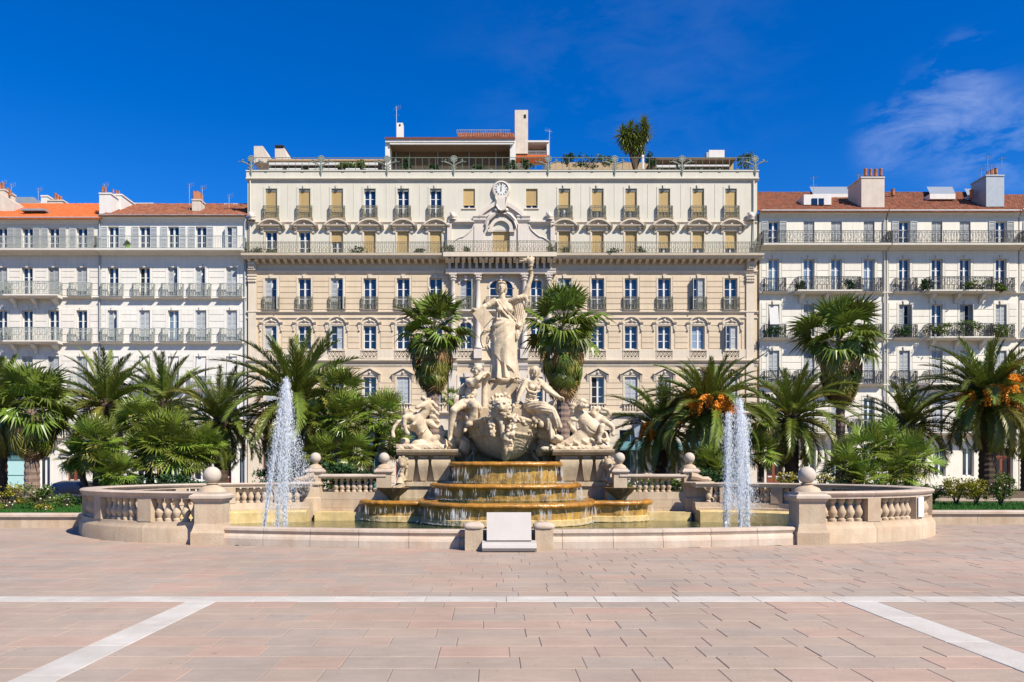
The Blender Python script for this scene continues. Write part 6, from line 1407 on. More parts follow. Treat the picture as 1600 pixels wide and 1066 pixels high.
def garland(pts, n, r):
    for i in range(n):
        t = i/(n-1)*(len(pts)-1); k = min(int(t), len(pts)-2); f_ = t-k; p = Vector(pts[k])*(1-f_)+Vector(pts[k+1])*f_
        C.ell((p.x+g_.uniform(-1,1)*sr(r), p.y-g_.random()*sr(r*.8), p.z+g_.uniform(-1,1)*sr(r*.6)), tuple(sr(g_.uniform(1.7,2.9)) for _ in range(3)), .012)
garland([sp(770,645,LD+.1), sp(768,656,LD+.1), sp(769,668,LD+.05), sp(770,680,LD-.02)], 30, 3.4); garland([sp(795,646,LD+.02), sp(801,656,LD-.12), sp(799,670,LD-.25), sp(795,682,LD-.28), sp(794,694,LD-.16)], 90, 6.5); garland([sp(803,650,LD+.1), sp(812,657,LD+.1), sp(820,664,LD+.2)], 22, 3.5); garland([sp(765,650,LD+.1), sp(758,657,LD+.2)], 8, 3)
C.chain([sp(783,648,LD+.1), sp(784,662,LD), sp(786,684,LD)], [sr(6),sr(4),sr(3)], .03)
C.build('lion_head_garlands', marble, fo)
C = Clay((sp(700,680)[0], SD-1.4, sp(0,672)[2]), (sp(868,680)[0], SD-.1, sp(0,640)[2]), .03)
C.box(sp(786,664,-.5), (sr(50),.45,sr(6)), .05)
for i in range(46): C.ell(sp(g_.uniform(722,848), g_.uniform(653,668), g_.uniform(-1.15,-.7)), tuple(sr(g_.uniform(3,6)) for _ in range(3)), .03)
C.build('deck_ornament', fstone, fo)
for lst in (((706,694,9,13),(716,684,10,16),(726,698,9,14),(712,708,12,8),(724,668,9,10)), ((850,690,10,14),(858,700,12,9),(846,704,9,10),(866,704,9,7))):
    C = Clay((sp(min(q[0] for q in lst)-16,680)[0], SD-1.3, sp(0,722)[2]), (sp(max(q[0] for q in lst)+16,680)[0], SD+.4, sp(0,645)[2]), .026)
    for x, y, rx, rz in lst: C.ell(sp(x,y,-.45+.1*(x%3)), (sr(rx),sr(12),sr(rz)), .02, None, False, ((.5,.3,.7), 26, .035, 7))
    C.rough(.01, 24); C.build('rockwork', fstone, fo)
m = MB()
for px, x2 in ((734,731),(737,739),(842,846),(838,838)):
    a = Vector(hullpt(px,694,.02)); m.tube([a, a+Vector(((x2-px)*.018,-.1,-.12)), a+Vector(((x2-px)*.03,-.14,-.5))], [.008,.010,.014], 5)
m.build('water_spout', curtm, fo, True)

# the fountain group above was modelled on a smaller stand; enlarge it and set it on its site in the pool
KF = 1.25
for o in (fo, st, sm, swm, hl, hr):
    o.scale = (KF,)*3; o.location = o.location*KF + Vector((0, 0, -.4125))
# ------------------------------------------------------------------ vegetation
vr = random.Random(21)
def frond_mesh(L, droop, seed, mat, n=74, ll=.36, wd=.05, vee=30):
    """feather leaf along +x: arching rib with two rows of leaflets"""
    r = random.Random(seed); m = MB(); pts = []; p = Vector((0,0,0)); K = 14
    for i in range(K+1):
        pts.append(p.copy()); t = (i+.5)/K; a = -droop*(t**1.35); p = p+Vector((math.cos(a), 0, math.sin(a)))*L/K
    m.tube(pts, [.030*(1-.8*i/K)+.004 for i in range(K+1)], 3, caps=False)
    def pos(t):
        q = t*K; i = min(int(q), K-1); f = q-i; d = (pts[i+1]-pts[i]).normalized(); return pts[i]*(1-f)+pts[i+1]*f, d
    for i in range(n):
        t = .10+.90*i/(n-1); c, d = pos(t); up = Vector((-d.z,0,d.x)); l = ll*min(1,.45+2.2*t)*(1 if t < .72 else 1-(t-.72)*1.9)*r.uniform(.88,1.1)
        for s in (-1, 1):
            sw = R(38+26*t)+r.uniform(-.12,.12); ve = R(vee*(1-.5*t))+r.uniform(-.2,.2)
            v = d*math.sin(sw)*1.0+(Vector((0,s,0))*math.cos(ve)+up*math.sin(ve))*math.cos(sw); v.normalize(); w = d*wd*r.uniform(.7,1.1)
            e = c+v*l+Vector((0,0,-.10*l*r.random())); mid = c+v*l*.5
            m.add([c-w*.35, c+w*.35, mid+w*.5, e, mid-w*.5], [(0,1,2,4),(4,2,3)])
    return m.mesh('frond', mat)
def fan_mesh(pet, rad, nseg, span, droop, seed, mat, wd=.045, fold=0.0):
    """fan leaf: stalk along +x, then pleated fingers radiating from its tip"""
    r = random.Random(seed); m = MB(); tip = Vector((pet,0,-.06*pet)); m.tube([(0,0,0),(pet*.5,0,.01),tip], [.018,.014,.010], 3, caps=False)
    for i in range(nseg):
        a = R(-span+2*span*i/(nseg-1))+r.uniform(-.04,.04); l = rad*(.72+.28*math.cos(a*.55))*r.uniform(.86,1.06); cs = math.cos(a*(1-fold)); sn = math.sin(a*(1-fold))
        z1 = .10*math.cos(i*PI)*.2; d = Vector((cs, sn, .10+.12*abs(sn))).normalized(); s = Vector((-d.y, d.x, .35*(1 if i % 2 else -1))).normalized()
        b = tip+d*.02; q = tip+d*l*.55; dr = droop*r.uniform(.5,1.3); e = tip+d*l*.97+Vector((0,0,-dr*l))
        m.add([b-s*.006, b+s*.006, q+s*wd*.5, q-s*wd*.5, e, q*.5+b*.5+s*wd*.45, q*.5+b*.5-s*wd*.45], [(0,1,5,6),(6,5,2,3),(3,2,4)])
    return m.mesh('leaf', mat)
def hang_mesh(pet, rad, nseg, seed, mat, wd=.06, out=.35):
    """fan leaf whose blade hangs down from the end of its stalk"""
    r = random.Random(seed); m = MB(); tip = Vector((pet,0,-.12*pet)); m.tube([(0,0,0),(pet*.6,0,.03),tip], [.018,.014,.010], 3, caps=False)
    for i in range(nseg):
        a = R(-105+210*i/(nseg-1)); l = rad*r.uniform(.75,1.1)*(.75+.25*math.cos(a)); d = Vector((out*math.cos(a*.5), .75*math.sin(a*.62), -.85*math.cos(a*.6)-.1)).normalized(); s = Vector((.3*(1 if i % 2 else -1), math.cos(a), math.sin(a)*.4)).normalized()
        q = tip+d*l*.5+Vector((.05,0,.05)); e = tip+d*l+Vector((-.12*l,0,-.12*l*r.random()))
        m.add([tip-s*.008, tip+s*.008, q+s*wd*.5, q-s*wd*.5, e], [(0,1,2,3),(3,2,4)])
    return m.mesh('leaf', mat)
FR = [frond_mesh(2.5, d, 30+i, leafd) for i, d in enumerate((.45,.9,1.3,1.7,2.1))]
FRY = [frond_mesh(2.5, d, 50+i, leafy) for i, d in enumerate((1.5,2.1))]
FRD = [frond_mesh(2.0, 1.2, 60, leafdry, 30)]
FW = [fan_mesh(.80, .80, 22, 100, d, 70+i, leafw, .075) for i, d in enumerate((.12,.3,.5))]
FWY = [fan_mesh(.75, .85, 24, 110, .5, 75, leafy, .065)]
FWD = [fan_mesh(.55, .85, 15, s_, .5, 80+i, leafdry, .07, .2) for i, s_ in enumerate((38,60))]
FHY = [hang_mesh(.62, .78, 20, 84+i, m_) for i, m_ in enumerate((leafy, leafw))]
FHD = [hang_mesh(.6, .85, 18, 87+i, leafdry, .06, o_) for i, o_ in enumerate((.35,.1))]
FC = [fan_mesh(.42, .50, 24, 128, d, 90+i, leafc, .036) for i, d in enumerate((.02,.12,.25))]
FCY = [fan_mesh(.42, .46, 20, 115, .3, 95, leafy, .036)]
def cluster_mesh():
    m = MB(); r = random.Random(4)
    for i in range(40):
        a = r.uniform(0, 2*PI); e = (math.cos(a)*.22*r.random()+.42*r.uniform(.5,1), math.sin(a)*.28, -.10-.5*r.random()); m.tube([(0,0,0), (e[0]*.6, e[1]*.5, .04), e], [.010,.008,.006], 3, caps=False)
        for k in range(10): t = .35+.65*k/9; m.octa((e[0]*t+r.uniform(-.04,.04), e[1]*t+r.uniform(-.04,.04), e[2]*t*t+.05*(1-t)+r.uniform(-.04,.04)), r.uniform(.026,.042))
    return m.mesh('fruit_cluster', fruitm)
FRUIT = cluster_mesh()
def place_leaf(name, me, par, c, az, pitch, roll, sc):
    q = Euler((roll, -pitch, 0)).to_matrix().to_4x4(); e = (Matrix.Rotation(az, 4, 'Z') @ q).to_euler(); inst(name, me, par, c, e, sc)
def trunk(par, x, y, z0, z1, r0, r1, mat, lean=0, rings=16):
    m = MB(); n = rings*2; pts = []; rad = []
    for i in range(n+1):
        t = i/n; pts.append((x+lean*(t-1), y, z0+(z1-z0)*t)); rad.append((r0+(r1-r0)*t)*(1.06 if i % 2 else .96))
    m.tube(pts, rad, 12); return m.build('trunk', mat, par, False)
def phoenix(px, py, d, label, R_px=95, n=66, fruits=0, tr=.24, seed=1, dead=4, yellow=.18, squash=1.0):
    """date palm: px,py is the heart of the crown"""
    r = random.Random(seed); c = at(px, py, d); z0 = .25 if d < 45 else -.36; s = (R_px*d/FPX)/2.15
    o = empty('date_palm', (c.x, c.y, z0), label, 'palm tree', 'palm trees around the fountain')
    trunk(o, c.x, c.y, z0, c.z-.45*s, tr*1.15, tr, trunkp, 0, max(5, int((c.z-z0)/.28)))
    m = MB().lathe([(tr*.9,-.75*s),(tr*1.35,-.45*s),(tr*1.5,-.15*s),(tr*1.0,.12*s),(.01,.25*s)], 12, tuple(c)); rg = random.Random(seed+5)
    for q in range(46): a = rg.uniform(0,2*PI); z = rg.uniform(-.6,.0)*s; rr = tr*1.35; m.tube([(c.x+rr*.8*math.cos(a), c.y+rr*.8*math.sin(a), c.z+z-.1), (c.x+rr*1.25*math.cos(a), c.y+rr*1.25*math.sin(a), c.z+z+.12)], [.05,.02], 4)
    m.build('crown_base', trunkp, o)
    n = int(n*1.12)
    for i in range(n):
        t = (i+.5)/n; az = i*2.39996+r.uniform(-.25,.25); pitch = R(86-140*(t**1.1))+r.uniform(-.12,.12)
        if r.random() < yellow*(1.7 if t > .6 else .25): me = r.choice(FRY)
        else:
            k = min(4, max(0, int(t*3.4+r.uniform(0,1.4)))); me = FR[k]
        L = s*(.86+.30*math.sin(PI*min(1,t*1.15)))*r.uniform(.88,1.1)
        place_leaf('frond', me, o, c+Vector((math.cos(az)*.12, math.sin(az)*.12, -.3*s*t)), az, pitch, r.uniform(-.35,.35), (L, L, L*squash))
    for i in range(dead):
        az = r.uniform(0,2*PI); place_leaf('dry_frond', FRD[0], o, c+Vector((0,0,-.4*s)), az, R(-58)+r.uniform(-.25,.2), 0, s*.8)
    for i in range(fruits):
        az = R(270)+(i-(fruits-1)/2)*(R(190)/max(1,fruits))+r.uniform(-.15,.15); inst('fruit_cluster', FRUIT, o, c+Vector((math.cos(az)*.62*s, math.sin(az)*.8*s, (.22+r.uniform(-.35,.4))*s)), (0,0,az), s*r.uniform(.9,1.35))
    return o
def fanpalm(px, py, d, label, R_px, nG=46, nD=60, skirt=1.6, tr=.26, seed=1, mat=None, lean=0):
    """tall fan palm with a skirt of dry leaves; px,py heart of the crown"""
    r = random.Random(seed); c = at(px, py, d); z0 = .25; s = (R_px*d/FPX)/1.45
    o = empty('fan_palm', (c.x, c.y, z0), label, 'palm tree', 'palm trees around the fountain')
    trunk(o, c.x, c.y, z0, c.z, tr*1.2, tr*.9, mat or trunkg, lean, max(5, int((c.z-z0)/.25)))
    for i in range(nG):
        t = (i+.5)/nG; az = i*2.39996+r.uniform(-.3,.3); pitch = R(86-108*(t**.9))+r.uniform(-.2,.2)
        L = s*(1.02+.2*math.sin(PI*t))*r.uniform(.72,1.25); place_leaf('leaf', FW[min(2, int(t*3+r.random()*.6))], o, c+Vector((0,0,.1-.3*s*t)), az, pitch, r.uniform(-.6,.6), L)
    for i in range(nD):
        t = (i+.5)/nD; az = i*2.39996+r.uniform(-.3,.3); rad = 1.12-.28*t
        if t < .26: me, nm, L = FHY[1], 'leaf', s*r.uniform(.85,1.05)
        elif t < .36: me, nm, L = FHD[0], 'dry_leaf', s*r.uniform(.75,1.05)
        elif t < .84: me, nm, L = (FHY[0] if r.random() < .62 else FHY[1]), 'leaf', s*r.uniform(.8,1.05)
        else: me, nm, L = FHD[1], 'dry_leaf', s*r.uniform(.8,1.05)
        place_leaf(nm, me, o, c+Vector((math.cos(az)*.1, math.sin(az)*.1, -.1*s-skirt*s*t)), az, R(8-50*t)+r.uniform(-.2,.25), r.uniform(-.3,.3), (L*rad, L*(.6+.4*rad), L))
    return o
def clump(heads, d, label, seed=1, n=34, base=None):
    """bushy dwarf fan palm of several heads; heads are (px, py, radius px, depth offset)"""
    r = random.Random(seed); bx0 = base or (sum(h[0] for h in heads)/len(heads)); b = at(bx0, 0, d); z0 = .25
    o = empty('dwarf_fan_palm', (b.x, d, z0), label, 'palm shrub', 'dwarf fan palms around the fountain')
    for px, py, rp, dd in heads:
        c = at(px, py, d+dd); s = (rp*(d+dd)/FPX)/.86; mid = Vector((b.x*.4+c.x*.6, (d*.4+c.y*.6), (z0+c.z)*.45))
        MB().tube([(b.x+(c.x-b.x)*.15, d+(dd*.15), z0-.1), mid, c-Vector((0,0,.1))], [.12,.11,.10], 8).build('stem', trunkp, o)
        for i in range(n):
            t = (i+.5)/n; az = i*2.39996+r.uniform(-.3,.3); pitch = R(88-150*(t**.85))+r.uniform(-.15,.15); L = s*r.uniform(.82,1.15); me = FC[min(2, int(t*2.6+r.random()*.7))]
            if t > .75 and r.random() < .3: me = FCY[0]
            if t > .9 and r.random() < .35: me = FWD[0]; L *= .55
            place_leaf('leaf', me, o, c+Vector((math.cos(az)*.05*s, math.sin(az)*.05*s, -.12*s*t)), az, pitch, r.uniform(-.5,.5), L)
    return o
fanpalm(676, 522, 35, 'tall fan palm with dry leaf skirt left of the standing statue', 54, 32, 100, 1.7, .28, 3)
fanpalm(880, 512, 35, 'tall fan palm with shaggy brown skirt right of the standing statue', 58, 32, 116, 2.0, .28, 4)
fanpalm(1313, 530, 39, 'tall fan palm before the cream house with ball pillar below', 58, 32, 110, 1.8, .20, 5)
fanpalm(50, 640, 30, 'broad fan palm with tan skirt over turquoise shopfront', 60, 32, 80, 1.1, .24, 6)
phoenix(462, 622, 31, 'arching date palm behind the left water jet', 98, 70, 0, .28, 7, 6)
phoenix(1108, 634, 33, 'date palm heavy with orange fruit behind the right jet', 82, 74, 7, .27, 8, 2, .08)
phoenix(1032, 665, 36, 'smaller date palm with orange fruit right of the fountain', 76, 56, 2, .24, 9, 4, .08)
phoenix(1237, 648, 38, 'date palm with dark slim trunk before the brown door', 82, 62, 0, .30, 10, 2, .3)
phoenix(1543, 618, 36, 'large fruiting date palm near the right edge', 90, 76, 4, .33, 11, 5, .2)
phoenix(1606, 640, 41, 'date palm with bent trunk cut by the right edge', 80, 60, 0, .30, 12, 6, .25)
phoenix(1418, 662, 37, 'small pale date palm above the right fan palm shrub', 72, 46, 0, .2, 13, 10, .4)
phoenix(166, 628, 33, 'date palm behind the left fan palm shrubs', 80, 56, 0, .24, 14, 6, .3)
phoenix(345, 655, 31, 'date palm leaning over the white car on the left', 76, 56, 0, .24, 15, 4, .25)
phoenix(0, 630, 31, 'date palm cut by the left edge', 80, 50, 0, .24, 16, 4, .25)
phoenix(255, 628, 36, 'date palm with upright fronds before the white house', 76, 46, 0, .24, 17, 8, .3)
clump([(530,612,46,.9),(545,652,48,0),(598,648,44,.4),(495,650,34,.4),(612,690,34,.2),(555,705,36,-.4),(505,708,38,-.4)], 29, 'large dense dwarf fan palm behind the left rear balustrade', 31, 36, 550)
clump([(150,690,50,0),(120,712,32,.3),(165,722,30,-.3)], 27.5, 'dwarf fan palm with fine leaves beside the dark car', 32, 40, 150)
clump([(218,650,40,1.2),(262,688,56,0),(225,705,40,.2),(300,706,40,.2),(322,690,30,.5)], 28.5, 'tallest dwarf fan palm left of the left jet', 33, 42, 250)
clump([(187,738,38,0)], 26.8, 'small blue green fan palm nearest the left balustrade', 34, 44, 187)
clump([(1318,728,44,0),(1352,702,48,.4),(1345,745,38,-.2)], 30, 'spreading dwarf fan palm left half of the right thicket', 35, 26, 1335)
clump([(1385,690,44,.8),(1395,735,46,0),(1428,715,46,.3)], 30.5, 'spreading dwarf fan palm right half of the right thicket', 36, 26, 1405)
clump([(1190,655,30,0),(1188,702,34,-.2)], 34, 'narrow dwarf fan palm right of the right jet', 37, 40, 1190)
clump([(1108,722,34,0),(1120,735,26,-.3)], 31, 'low dwarf fan palm behind the right rear ball pillar', 38, 40, 1110)
clump([(705,620,22,0),(712,650,16,0)], 32, 'young fan palm between left sea horse and seated man', 39, 14, 708)
# ---- shrubs
def shrub(px, py, rx, ry, d, mat, label, name='shrub', n=900, flowers=0, seed=1, z0=.3, ls=.06, group='garden shrubs', cat='shrub'):
    r = random.Random(seed); c = at(px, py, d); ax, az = rx*d/FPX, ry*d/FPX
    o = empty(name, (c.x, c.y, z0), label, cat, group)
    m = MB()
    for i in range(9): a = r.uniform(0,2*PI); m.tube([(c.x+r.uniform(-.1,.1)*ax, c.y, min(z0, c.z-az)), (c.x+.4*ax*math.cos(a), c.y+.3*ax*math.sin(a), c.z), (c.x+.8*ax*math.cos(a), c.y+.6*ax*math.sin(a), c.z+az*r.uniform(.2,.8))], [.02,.012,.006], 4)
    m.build('stems', twig, o); m = MB(); cl = [(r.uniform(-.75,.75), r.uniform(-.7,.7), r.uniform(-.7,.75), r.uniform(.22,.42)) for _ in range(16)]
    for i in range(n):
        u, v, w, q = r.choice(cl); g = [r.gauss(0,.5) for _ in range(3)]; p = Vector((c.x+(u+g[0]*q)*ax, c.y+(v+g[1]*q)*ax*.8, c.z+(w+g[2]*q)*az)); 
        dd = Vector((r.uniform(-1,1), r.uniform(-1,1), r.uniform(-.3,1))).normalized(); s = dd.cross(Vector((r.uniform(-1,1), r.uniform(-1,1), r.uniform(-1,1)))).normalized(); l = ls*r.uniform(.6,1.4)
        m.add([p, p+dd*l*.5+s*l*.32, p+dd*l, p+dd*l*.5-s*l*.32], [(0,1,2,3)])
    tag(m.build('leaves', mat, o), kind='stuff')
    if flowers:
        m = MB()
        for i in range(flowers): p = Vector((c.x+r.uniform(-.9,.9)*ax, c.y-r.uniform(.2,.8)*ax*.8, c.z+r.uniform(-.5,.95)*az)); m.ball(tuple(p), ls*.45, 5)
        tag(m.build('flowers', petal, o), kind='stuff')
    return o
shrub(12, 778, 24, 24, 23.2, shruby, 'yellowing flowering shrub at the far left edge', n=900, flowers=10, seed=41)
shrub(62, 777, 28, 20, 23.6, shrubm, 'rounded rose shrub below the trunk of the broad fan palm', n=1900, flowers=8, seed=42)
shrub(96, 784, 17, 12, 24.2, shrubm, 'upright rose shrub before the dark car', n=800, flowers=4, seed=43)
shrub(72, 795, 14, 8, 22.6, shruby, 'tiny rose shrub standing in the left lawn', n=300, flowers=3, seed=44)
shrub(122, 786, 14, 8, 25.2, shrubd, 'dark low shrub touching the left balustrade wing', n=700, seed=45)
shrub(1457, 768, 25, 15, 26.5, shrubm, 'low rose shrub just right of the balustrade end', n=1500, flowers=8, seed=46)
shrub(1494, 766, 24, 18, 26, shruby, 'yellowish rose shrub second from the balustrade end', n=1700, flowers=6, seed=47)
shrub(1526, 766, 24, 19, 25.6, shruby, 'bright yellow green rose shrub below the fruiting palm', n=1800, flowers=6, seed=48)
shrub(1564, 763, 20, 24, 25, shrubm, 'tall rose shrub between the two rightmost trunks', n=1700, flowers=10, seed=49)
shrub(1228, 747, 20, 9, 29, shruby, 'low yellow flowered shrub below the brown door', n=600, flowers=14, seed=50)
shrub(1285, 749, 15, 8, 28.5, shruby, 'small yellow shrub beside the right front ball', n=450, flowers=8, seed=51)
shrub(430, 745, 40, 14, 30, shrubd, 'dark hedge behind the left water jet', n=1200, seed=52, ls=.1)
shrub(545, 745, 50, 22, 27.6, shrubd, 'dark undergrowth behind the left rear balustrade', n=1800, seed=53, ls=.12)
shrub(1022, 758, 50, 14, 27.4, shrubm, 'leafy flowering plants behind the right rear balustrade', n=1500, flowers=16, seed=54, ls=.1)
shrub(1120, 750, 40, 16, 29, shrubd, 'dark undergrowth beside the right rear pillar', n=1300, seed=55, ls=.12)
shrub(1370, 765, 70, 12, 28.2, shrubd, 'dark undergrowth below the right fan palm thicket', n=1600, seed=56, ls=.12)
shrub(240, 755, 90, 14, 27.6, shrubd, 'dark undergrowth below the left fan palm thicket', n=2200, seed=57, ls=.12)
# ---- plants on the roof terrace and balconies
def roofplant(px, py, rx, ry, y0, mat, label, seed, n=420):
    d = FY+y0; shrub(px, py, rx, ry, d, mat, label, 'potted_plant', n, 0, seed, at(px, py+ry, d).z, .16, 'potted plants on terraces', 'plant')
for i, (px, py, rx, ry, mt, lb) in enumerate(((540,259,12,6,shrubm,'left of second terrace palmette'),(562,258,10,6,shrubm,'trailing over parapet left of penthouse'),(634,256,10,10,shrubd,'left in front of the penthouse'),(676,264,8,5,shrubd,'small, third bay of the penthouse'),(746,264,9,5,shrubd,'small, beside the fourth palmette'),(798,258,10,9,shrubd,'at the right penthouse corner'),(826,258,14,9,shrubd,'below the small pink penthouse'),(886,249,12,12,shrubd,'spiky one left of the tall yucca'),(915,254,20,8,shrubd,'dense one between two palmettes'),(945,252,16,9,shrubm,'loose one left of the yucca'),(1018,250,9,11,shrubd,'spiky one right of the yucca'),(1164,252,13,12,shrubm,'flowering one at the right terrace corner'))):
    roofplant(px, py, rx, ry, 1.4, mt, 'potted shrub on roof terrace, ' + lb, 100+i)
for i, (px, py, rx, ry, mt, lb) in enumerate(((400,394,10,5,shrubd,'far left on long balcony'),(425,394,8,5,shrubm,'second on long balcony'),(558,393,14,7,shrubd,'largest, left half of long balcony'),(655,393,7,7,shrubd,'upright, left of the middle balcony'),(704,391,7,7,shrubd,'left end of middle balcony'),(729,392,7,6,shrubd,'round, middle balcony left of arch'),(858,391,6,8,shrubm,'cactus like, right end of middle balcony'),(884,392,8,6,shrubm,'first right of the middle balcony'),(955,394,14,5,shrubd,'low row, right half of long balcony'),(1003,392,8,6,shrubm,'right half by the divider'))):
    roofplant(px, py, rx, ry, -.55, mt, 'balcony plant pot, ' + lb, 120+i, 260)
for i, (px, py, rx, ry, mt, lb) in enumerate(((1252,448,9,8,shrubd,'leafy, left end of cream house upper balcony'),(1327,446,10,10,shrubd,'leafy, right end of cream house upper balcony'),(1449,445,9,8,shrubd,'left end of corner house upper balcony'),(1520,447,18,9,shrubm,'big, right end of corner house upper balcony'),(1565,449,9,8,shrubm,'on single upper balcony of corner house'),(1250,520,10,7,shrubm,'second balcony row behind tall fan palm'),(1413,518,14,9,shrubd,'overflowing single balcony of corner house, second row'),(1464,514,22,9,shrubm,'left half of lush long balcony'),(1512,512,24,11,shrubm,'right half of lush long balcony'),(1564,516,17,11,shrubm,'lush single balcony at right end'),(1210,519,13,7,shrubd,'dark flowers on cream house single balcony'))):
    roofplant(px, py, rx, ry, -.6, mt, 'balcony greenery, ' + lb, 140+i, 420)
# pot plant on the white house balcony
o = roofplant(199, 380, 6, 5, -.6, shrubm, 'green plant in lime pot on the white house top balcony', 160, 200)
c = at(199.5, 392, FY-.6); MB().lathe([(.01,0),(.13,0),(.2,.42),(.18,.42),(.01,.38)], 12, tuple(c)); pt = MB().lathe([(.01,.03),(.13,.03),(.2,.45),(.18,.45),(.01,.4)], 12, tuple(c)).build('flower_pot', M('lime_green_glaze', (.25,.55,.05), .4, .05), None, True); tag(pt, 'lime green flower pot on the white house top balcony', 'flower pot')
# yucca on the roof
c0 = at(992, 266, FY+1.6); yu = empty('yucca_tree', tuple(c0), 'tall dark yucca with several heads on the roof terrace', 'tree')
YL = MB(); YL.add([(0,-.04,0),(0,.04,0),(.4,.055,.02),(.85,0,-.16),(.4,-.055,.02)], [(0,1,2,4),(4,2,3)]); YL = YL.mesh('leaf', leafd)
for px, py, rr in ((973,210,1.2),(985,202,1.1),(994,205,1.0),(981,216,1.0),(1010,205,1.0),(995,224,.9),(1006,193,.95),(1000,217,.9),(978,225,.8),(990,232,.7),(1003,230,.8)):
    c = at(px, py, FY+1.6); MB().tube([c0, c0*.45+c*.55+Vector((.1,0,0)), c], [.16,.11,.07], 7).build('trunk', trunkp, yu)
    for i in range(90): t = i/90; place_leaf('leaf', YL, yu, c+Vector((0,0,-.35*t)), i*2.4, R(86-165*t), vr.uniform(-.3,.3), rr*vr.uniform(.85,1.1))
rb('glass_screen_post', whitep, 1003, 1006.5, 242, 264, 1.2, 1.4)
# ------------------------------------------------------------------ water jets
def jet(label, d, streams, falls, seed):
    """streams: rising cores (base px, top px, top py, radius); falls: drop clouds (x0, y0, x1, y1, spread at top, spread at foot, count)"""
    r = random.Random(seed); b = at(streams[0][0], 0, d); o = empty('water_jet', (b.x, d, WZ), label, 'water jet', 'tall water jets'); film, drops = MB(), MB()
    for bxp, topx, topy, w0 in streams:
        A = at(bxp, 0, d); A.z = WZ; B = at(topx, topy, d); K = 60
        for strand in range(5):
            pts, rad = [], []; ox, oy, ph = r.gauss(0, w0*.55), r.gauss(0, w0*.55), r.uniform(0, 6)
            top = r.uniform(.72, 1.0) if strand else 1.0
            for i in range(K+1):
                t = i/K*top; sw = 1-.45*t; pts.append(Vector((A.x+(B.x-A.x)*(t**1.2)+ox*sw+.012*math.sin(11*t+ph)+r.gauss(0,.006+.006*t), d+oy*sw+r.gauss(0,.01), A.z+(B.z-A.z)*t))); rad.append(w0*r.uniform(.22,.55)*(1 if i < K-4 else (K-i)/5+.12))
            film.tube(pts, rad, 5)
        for i in range(2600):
            t = r.random()**.8; g = w0*(.9+.35*t); p = Vector((A.x+(B.x-A.x)*(t**1.2)+r.gauss(0,g), d+r.gauss(0,g), A.z+(B.z-A.z)*t+r.uniform(-.03,.03))); drops.octa(p, r.uniform(.002,.0055), (r.uniform(-.15,.15),0,1), r.uniform(.012,.05))
    for x0, y0, x1, y1, s0, s1, n in falls:
        for i in range(n):
            t = r.random()**.85; p = at(x0+(x1-x0)*t**1.3+r.gauss(0,1)*(s0+(s1-s0)*t), y0+(y1-y0)*t+r.uniform(-8,8), d+r.gauss(0,.05+.25*t))
            if p.z > WZ+.02: drops.octa(p, r.uniform(.002,.0055) if r.random() < .95 else r.uniform(.006,.011), (r.uniform(-.3,.3),0,1), r.uniform(.008,.035))
    for i in range(1500): a = r.uniform(0,2*PI); q = abs(r.gauss(0,.6)); drops.octa((b.x+.35+q*math.cos(a)*1.3, d+q*math.sin(a), WZ+abs(r.gauss(0,.12))), r.uniform(.004,.011))
    tag(film.build('water_column', filmm, o, True), kind='stuff'); tag(drops.build('droplets', dropm, o), kind='stuff')
jet('tall slanting white water jet in the left of the pool', 18.6, [(411,446,600,.045),(432,448,592,.045),(444,450,612,.05)], [(448,594,436,800,1.5,17,6400),(451,620,466,770,3,9,1300),(458,670,486,760,4,8,800)], 3)
jet('twin headed white water jet in the right of the pool', 18.6, [(1135,1139,645,.05),(1158,1155,624,.045),(1166,1163,652,.055)], [(1157,626,1157,800,1.5,15,6400),(1139,648,1141,790,1.5,6,1300)], 5)
# ------------------------------------------------------------------ street things
def lamp(px, q0, q1, d, label):
    x, z1 = at(px, q0, d).x, at(px, q0, d).z; o = empty('street_lamp', (x, d, -.3), label, 'street lamp', 'lantern street lamps'); zl = z1-.95
    MB().lathe([(.13,-.3),(.13,.1),(.09,.25),(.06,.5),(.05,zl-.4),(.07,zl-.36),(.045,zl-.3),(.09,zl-.12),(.03,zl)], 12, (x,d,0)).build('post', irondk, o, True)
    m = MB()
    for k in range(4): a = R(45+90*k); m.tube([(x+.13*math.cos(a), d+.13*math.sin(a), zl), (x+.25*math.cos(a), d+.25*math.sin(a), zl+.62)], .018, 4)
    m.lathe([(.27,zl+.60),(.30,zl+.63),(.2,zl+.78),(.09,zl+.84),(.1,zl+.9),(.01,zl+.95)], 8, (x,d,0)); m.lathe([(.02,zl-.02),(.14,zl),(.14,zl+.03)], 8, (x,d,0)); m.build('lantern_frame', ironbk, o)
    MB().lathe([(.12,zl+.03),(.24,zl+.61)], 4, (x,d,0), R(45), R(405)).build('lantern_glass', lampgl, o)
lamp(994.5, 650, 740, 33, 'dark green lantern street lamp right of the fountain')
lamp(1331, 658, 700, 46, 'lantern street lamp half hidden by the thicket')
x = at(1007, 0, 46).x; o = empty('road_sign', (x, 46, -.36), 'round road sign on a thin pole beside the lamp', 'road sign'); z = at(0, 708, 46).z
MB().tube([(x,46,-.36),(x,46,z)], .03, 6).build('pole', steel, o); m = MB().lathe([(.001,0),(.3,0),(.3,.03),(.001,.03)], 20); m.v = [(x+a, 46-.04-c_, z+b_) for a, b_, c_ in m.v]; m.build('sign_disc', steel, o)
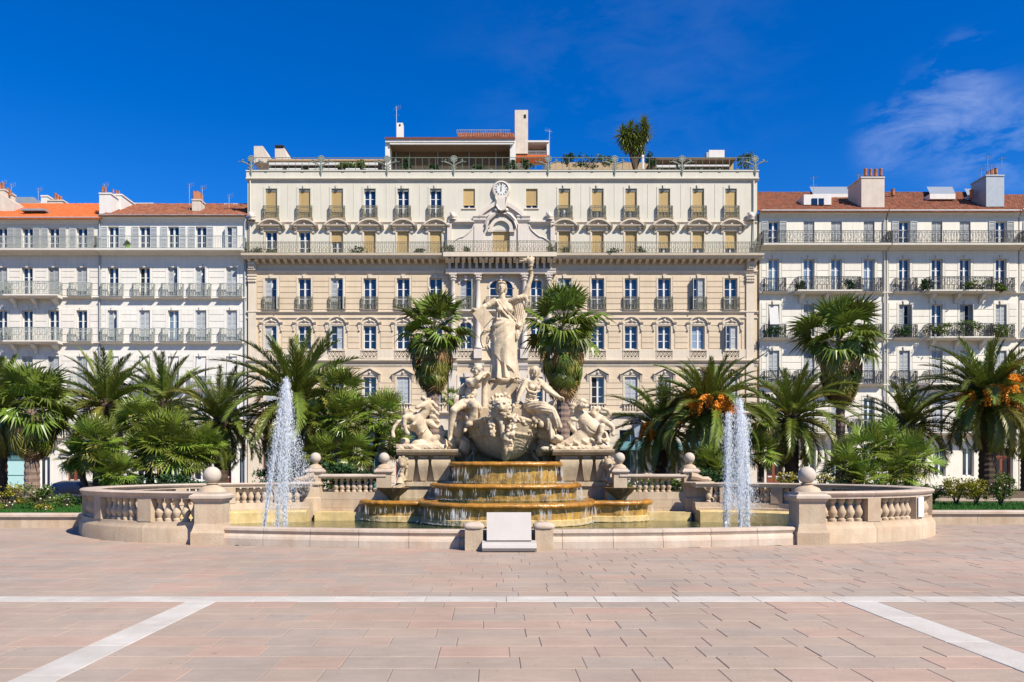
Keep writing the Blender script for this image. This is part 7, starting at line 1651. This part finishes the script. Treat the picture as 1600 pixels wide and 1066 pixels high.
def car(px, d, zroof, paint, label, yaw, name='parked_car'):
    x = at(px, 0, d).x; zb = -.36; o = empty(name, (x, d, zb), label, 'car', 'parked cars'); q = Matrix.Rotation(yaw, 4, 'Z')
    def put(m, nm, mt, par=o, sm=True): m.v = [tuple(q @ Vector(v)+Vector((x,d,zb))) for v in m.v]; return m.build(nm, mt, par, sm)
    # stations along the length: (y, halfwidth, z low, z belt), seen front to back
    def loft(st, n=16):
        m = MB(); vs = []
        for y_, hw, z0_, z1_, p in st:
            for k in range(n): a = 2*PI*k/n; c_, s_ = math.cos(a), math.sin(a); vs.append((hw*math.copysign(abs(c_)**p, c_), y_, (z0_+z1_)/2+(z1_-z0_)/2*math.copysign(abs(s_)**p, s_)))
        m.add(vs, [(i*n+k, (i+1)*n+k, (i+1)*n+(k+1) % n, i*n+(k+1) % n) for i in range(len(st)-1) for k in range(n)] + [tuple(range(n)), tuple(range(len(st)*n-1, (len(st)-1)*n-1, -1))]); return m
    put(loft([(-2.0,.66,.3,.66,.5),(-1.9,.80,.22,.74,.42),(-1.3,.86,.2,.84,.4),(-.4,.88,.2,.90,.4),(1.0,.88,.2,.93,.4),(1.7,.84,.22,.92,.42),(1.95,.76,.3,.86,.5)]), 'body', paint)
    cab = put(loft([(-.95,.70,.80,.90,.5),(-.35,.68,.80,1.30,.42),(.3,.68,.80,1.38,.4),(1.0,.67,.80,1.34,.42),(1.6,.68,.80,.98,.5)]), 'cabin', paint)
    put(MB().add([(-.58,-.80,.98),(.58,-.80,.98),(.52,-.42,1.25),(-.52,-.42,1.25)], [(0,1,2,3)]), 'windscreen', glass, cab, False)
    for s_ in (-1, 1):
        put(MB().add([(s_*.695,-.45,.98),(s_*.70,1.2,.98),(s_*.655,.95,1.26),(s_*.655,-.2,1.26)], [(0,1,2,3) if s_ > 0 else (3,2,1,0)]), 'side_window', glass, cab, False)
        put(MB().cbox((s_*.95,-.5,.98), .16, .1, .12), 'mirror', paint, cab, False); put(MB().ball((s_*.60,-1.94,.60), .13, 10, (1.2,.5,.8)), 'headlight', lampgl)
        for y_ in (-1.25, 1.25):
            w = MB().lathe([(.001,-.1),(.30,-.1),(.32,-.05),(.32,.05),(.30,.1),(.001,.1)], 18); w.v = [(v[2]+s_*.80, v[0]+y_, v[1]+.32) for v in w.v]; w = put(w, 'wheel', ironbk)
            h = MB().lathe([(.001,.11),(.19,.11),(.19,.09)], 14); h.v = [(s_*(v[2])+s_*.80, v[0]+y_, v[1]+.32) for v in h.v]; put(h, 'rim', steel, w)
    put(MB().cbox((0,-2.0,.42), 1.0, .03, .12), 'number_plate', whitepl, o, False)
    return o
car(112, 33, 0, M('black_blue_car_paint', (.012,.014,.022), .15, 0, spec=.6), 'black car parked behind the lawn shrubs on the left', R(6))
car(300, 39, 0, M('white_car_paint', (.80,.80,.80), .2, 0, spec=.6), 'white car mostly hidden under the left palms', R(70))
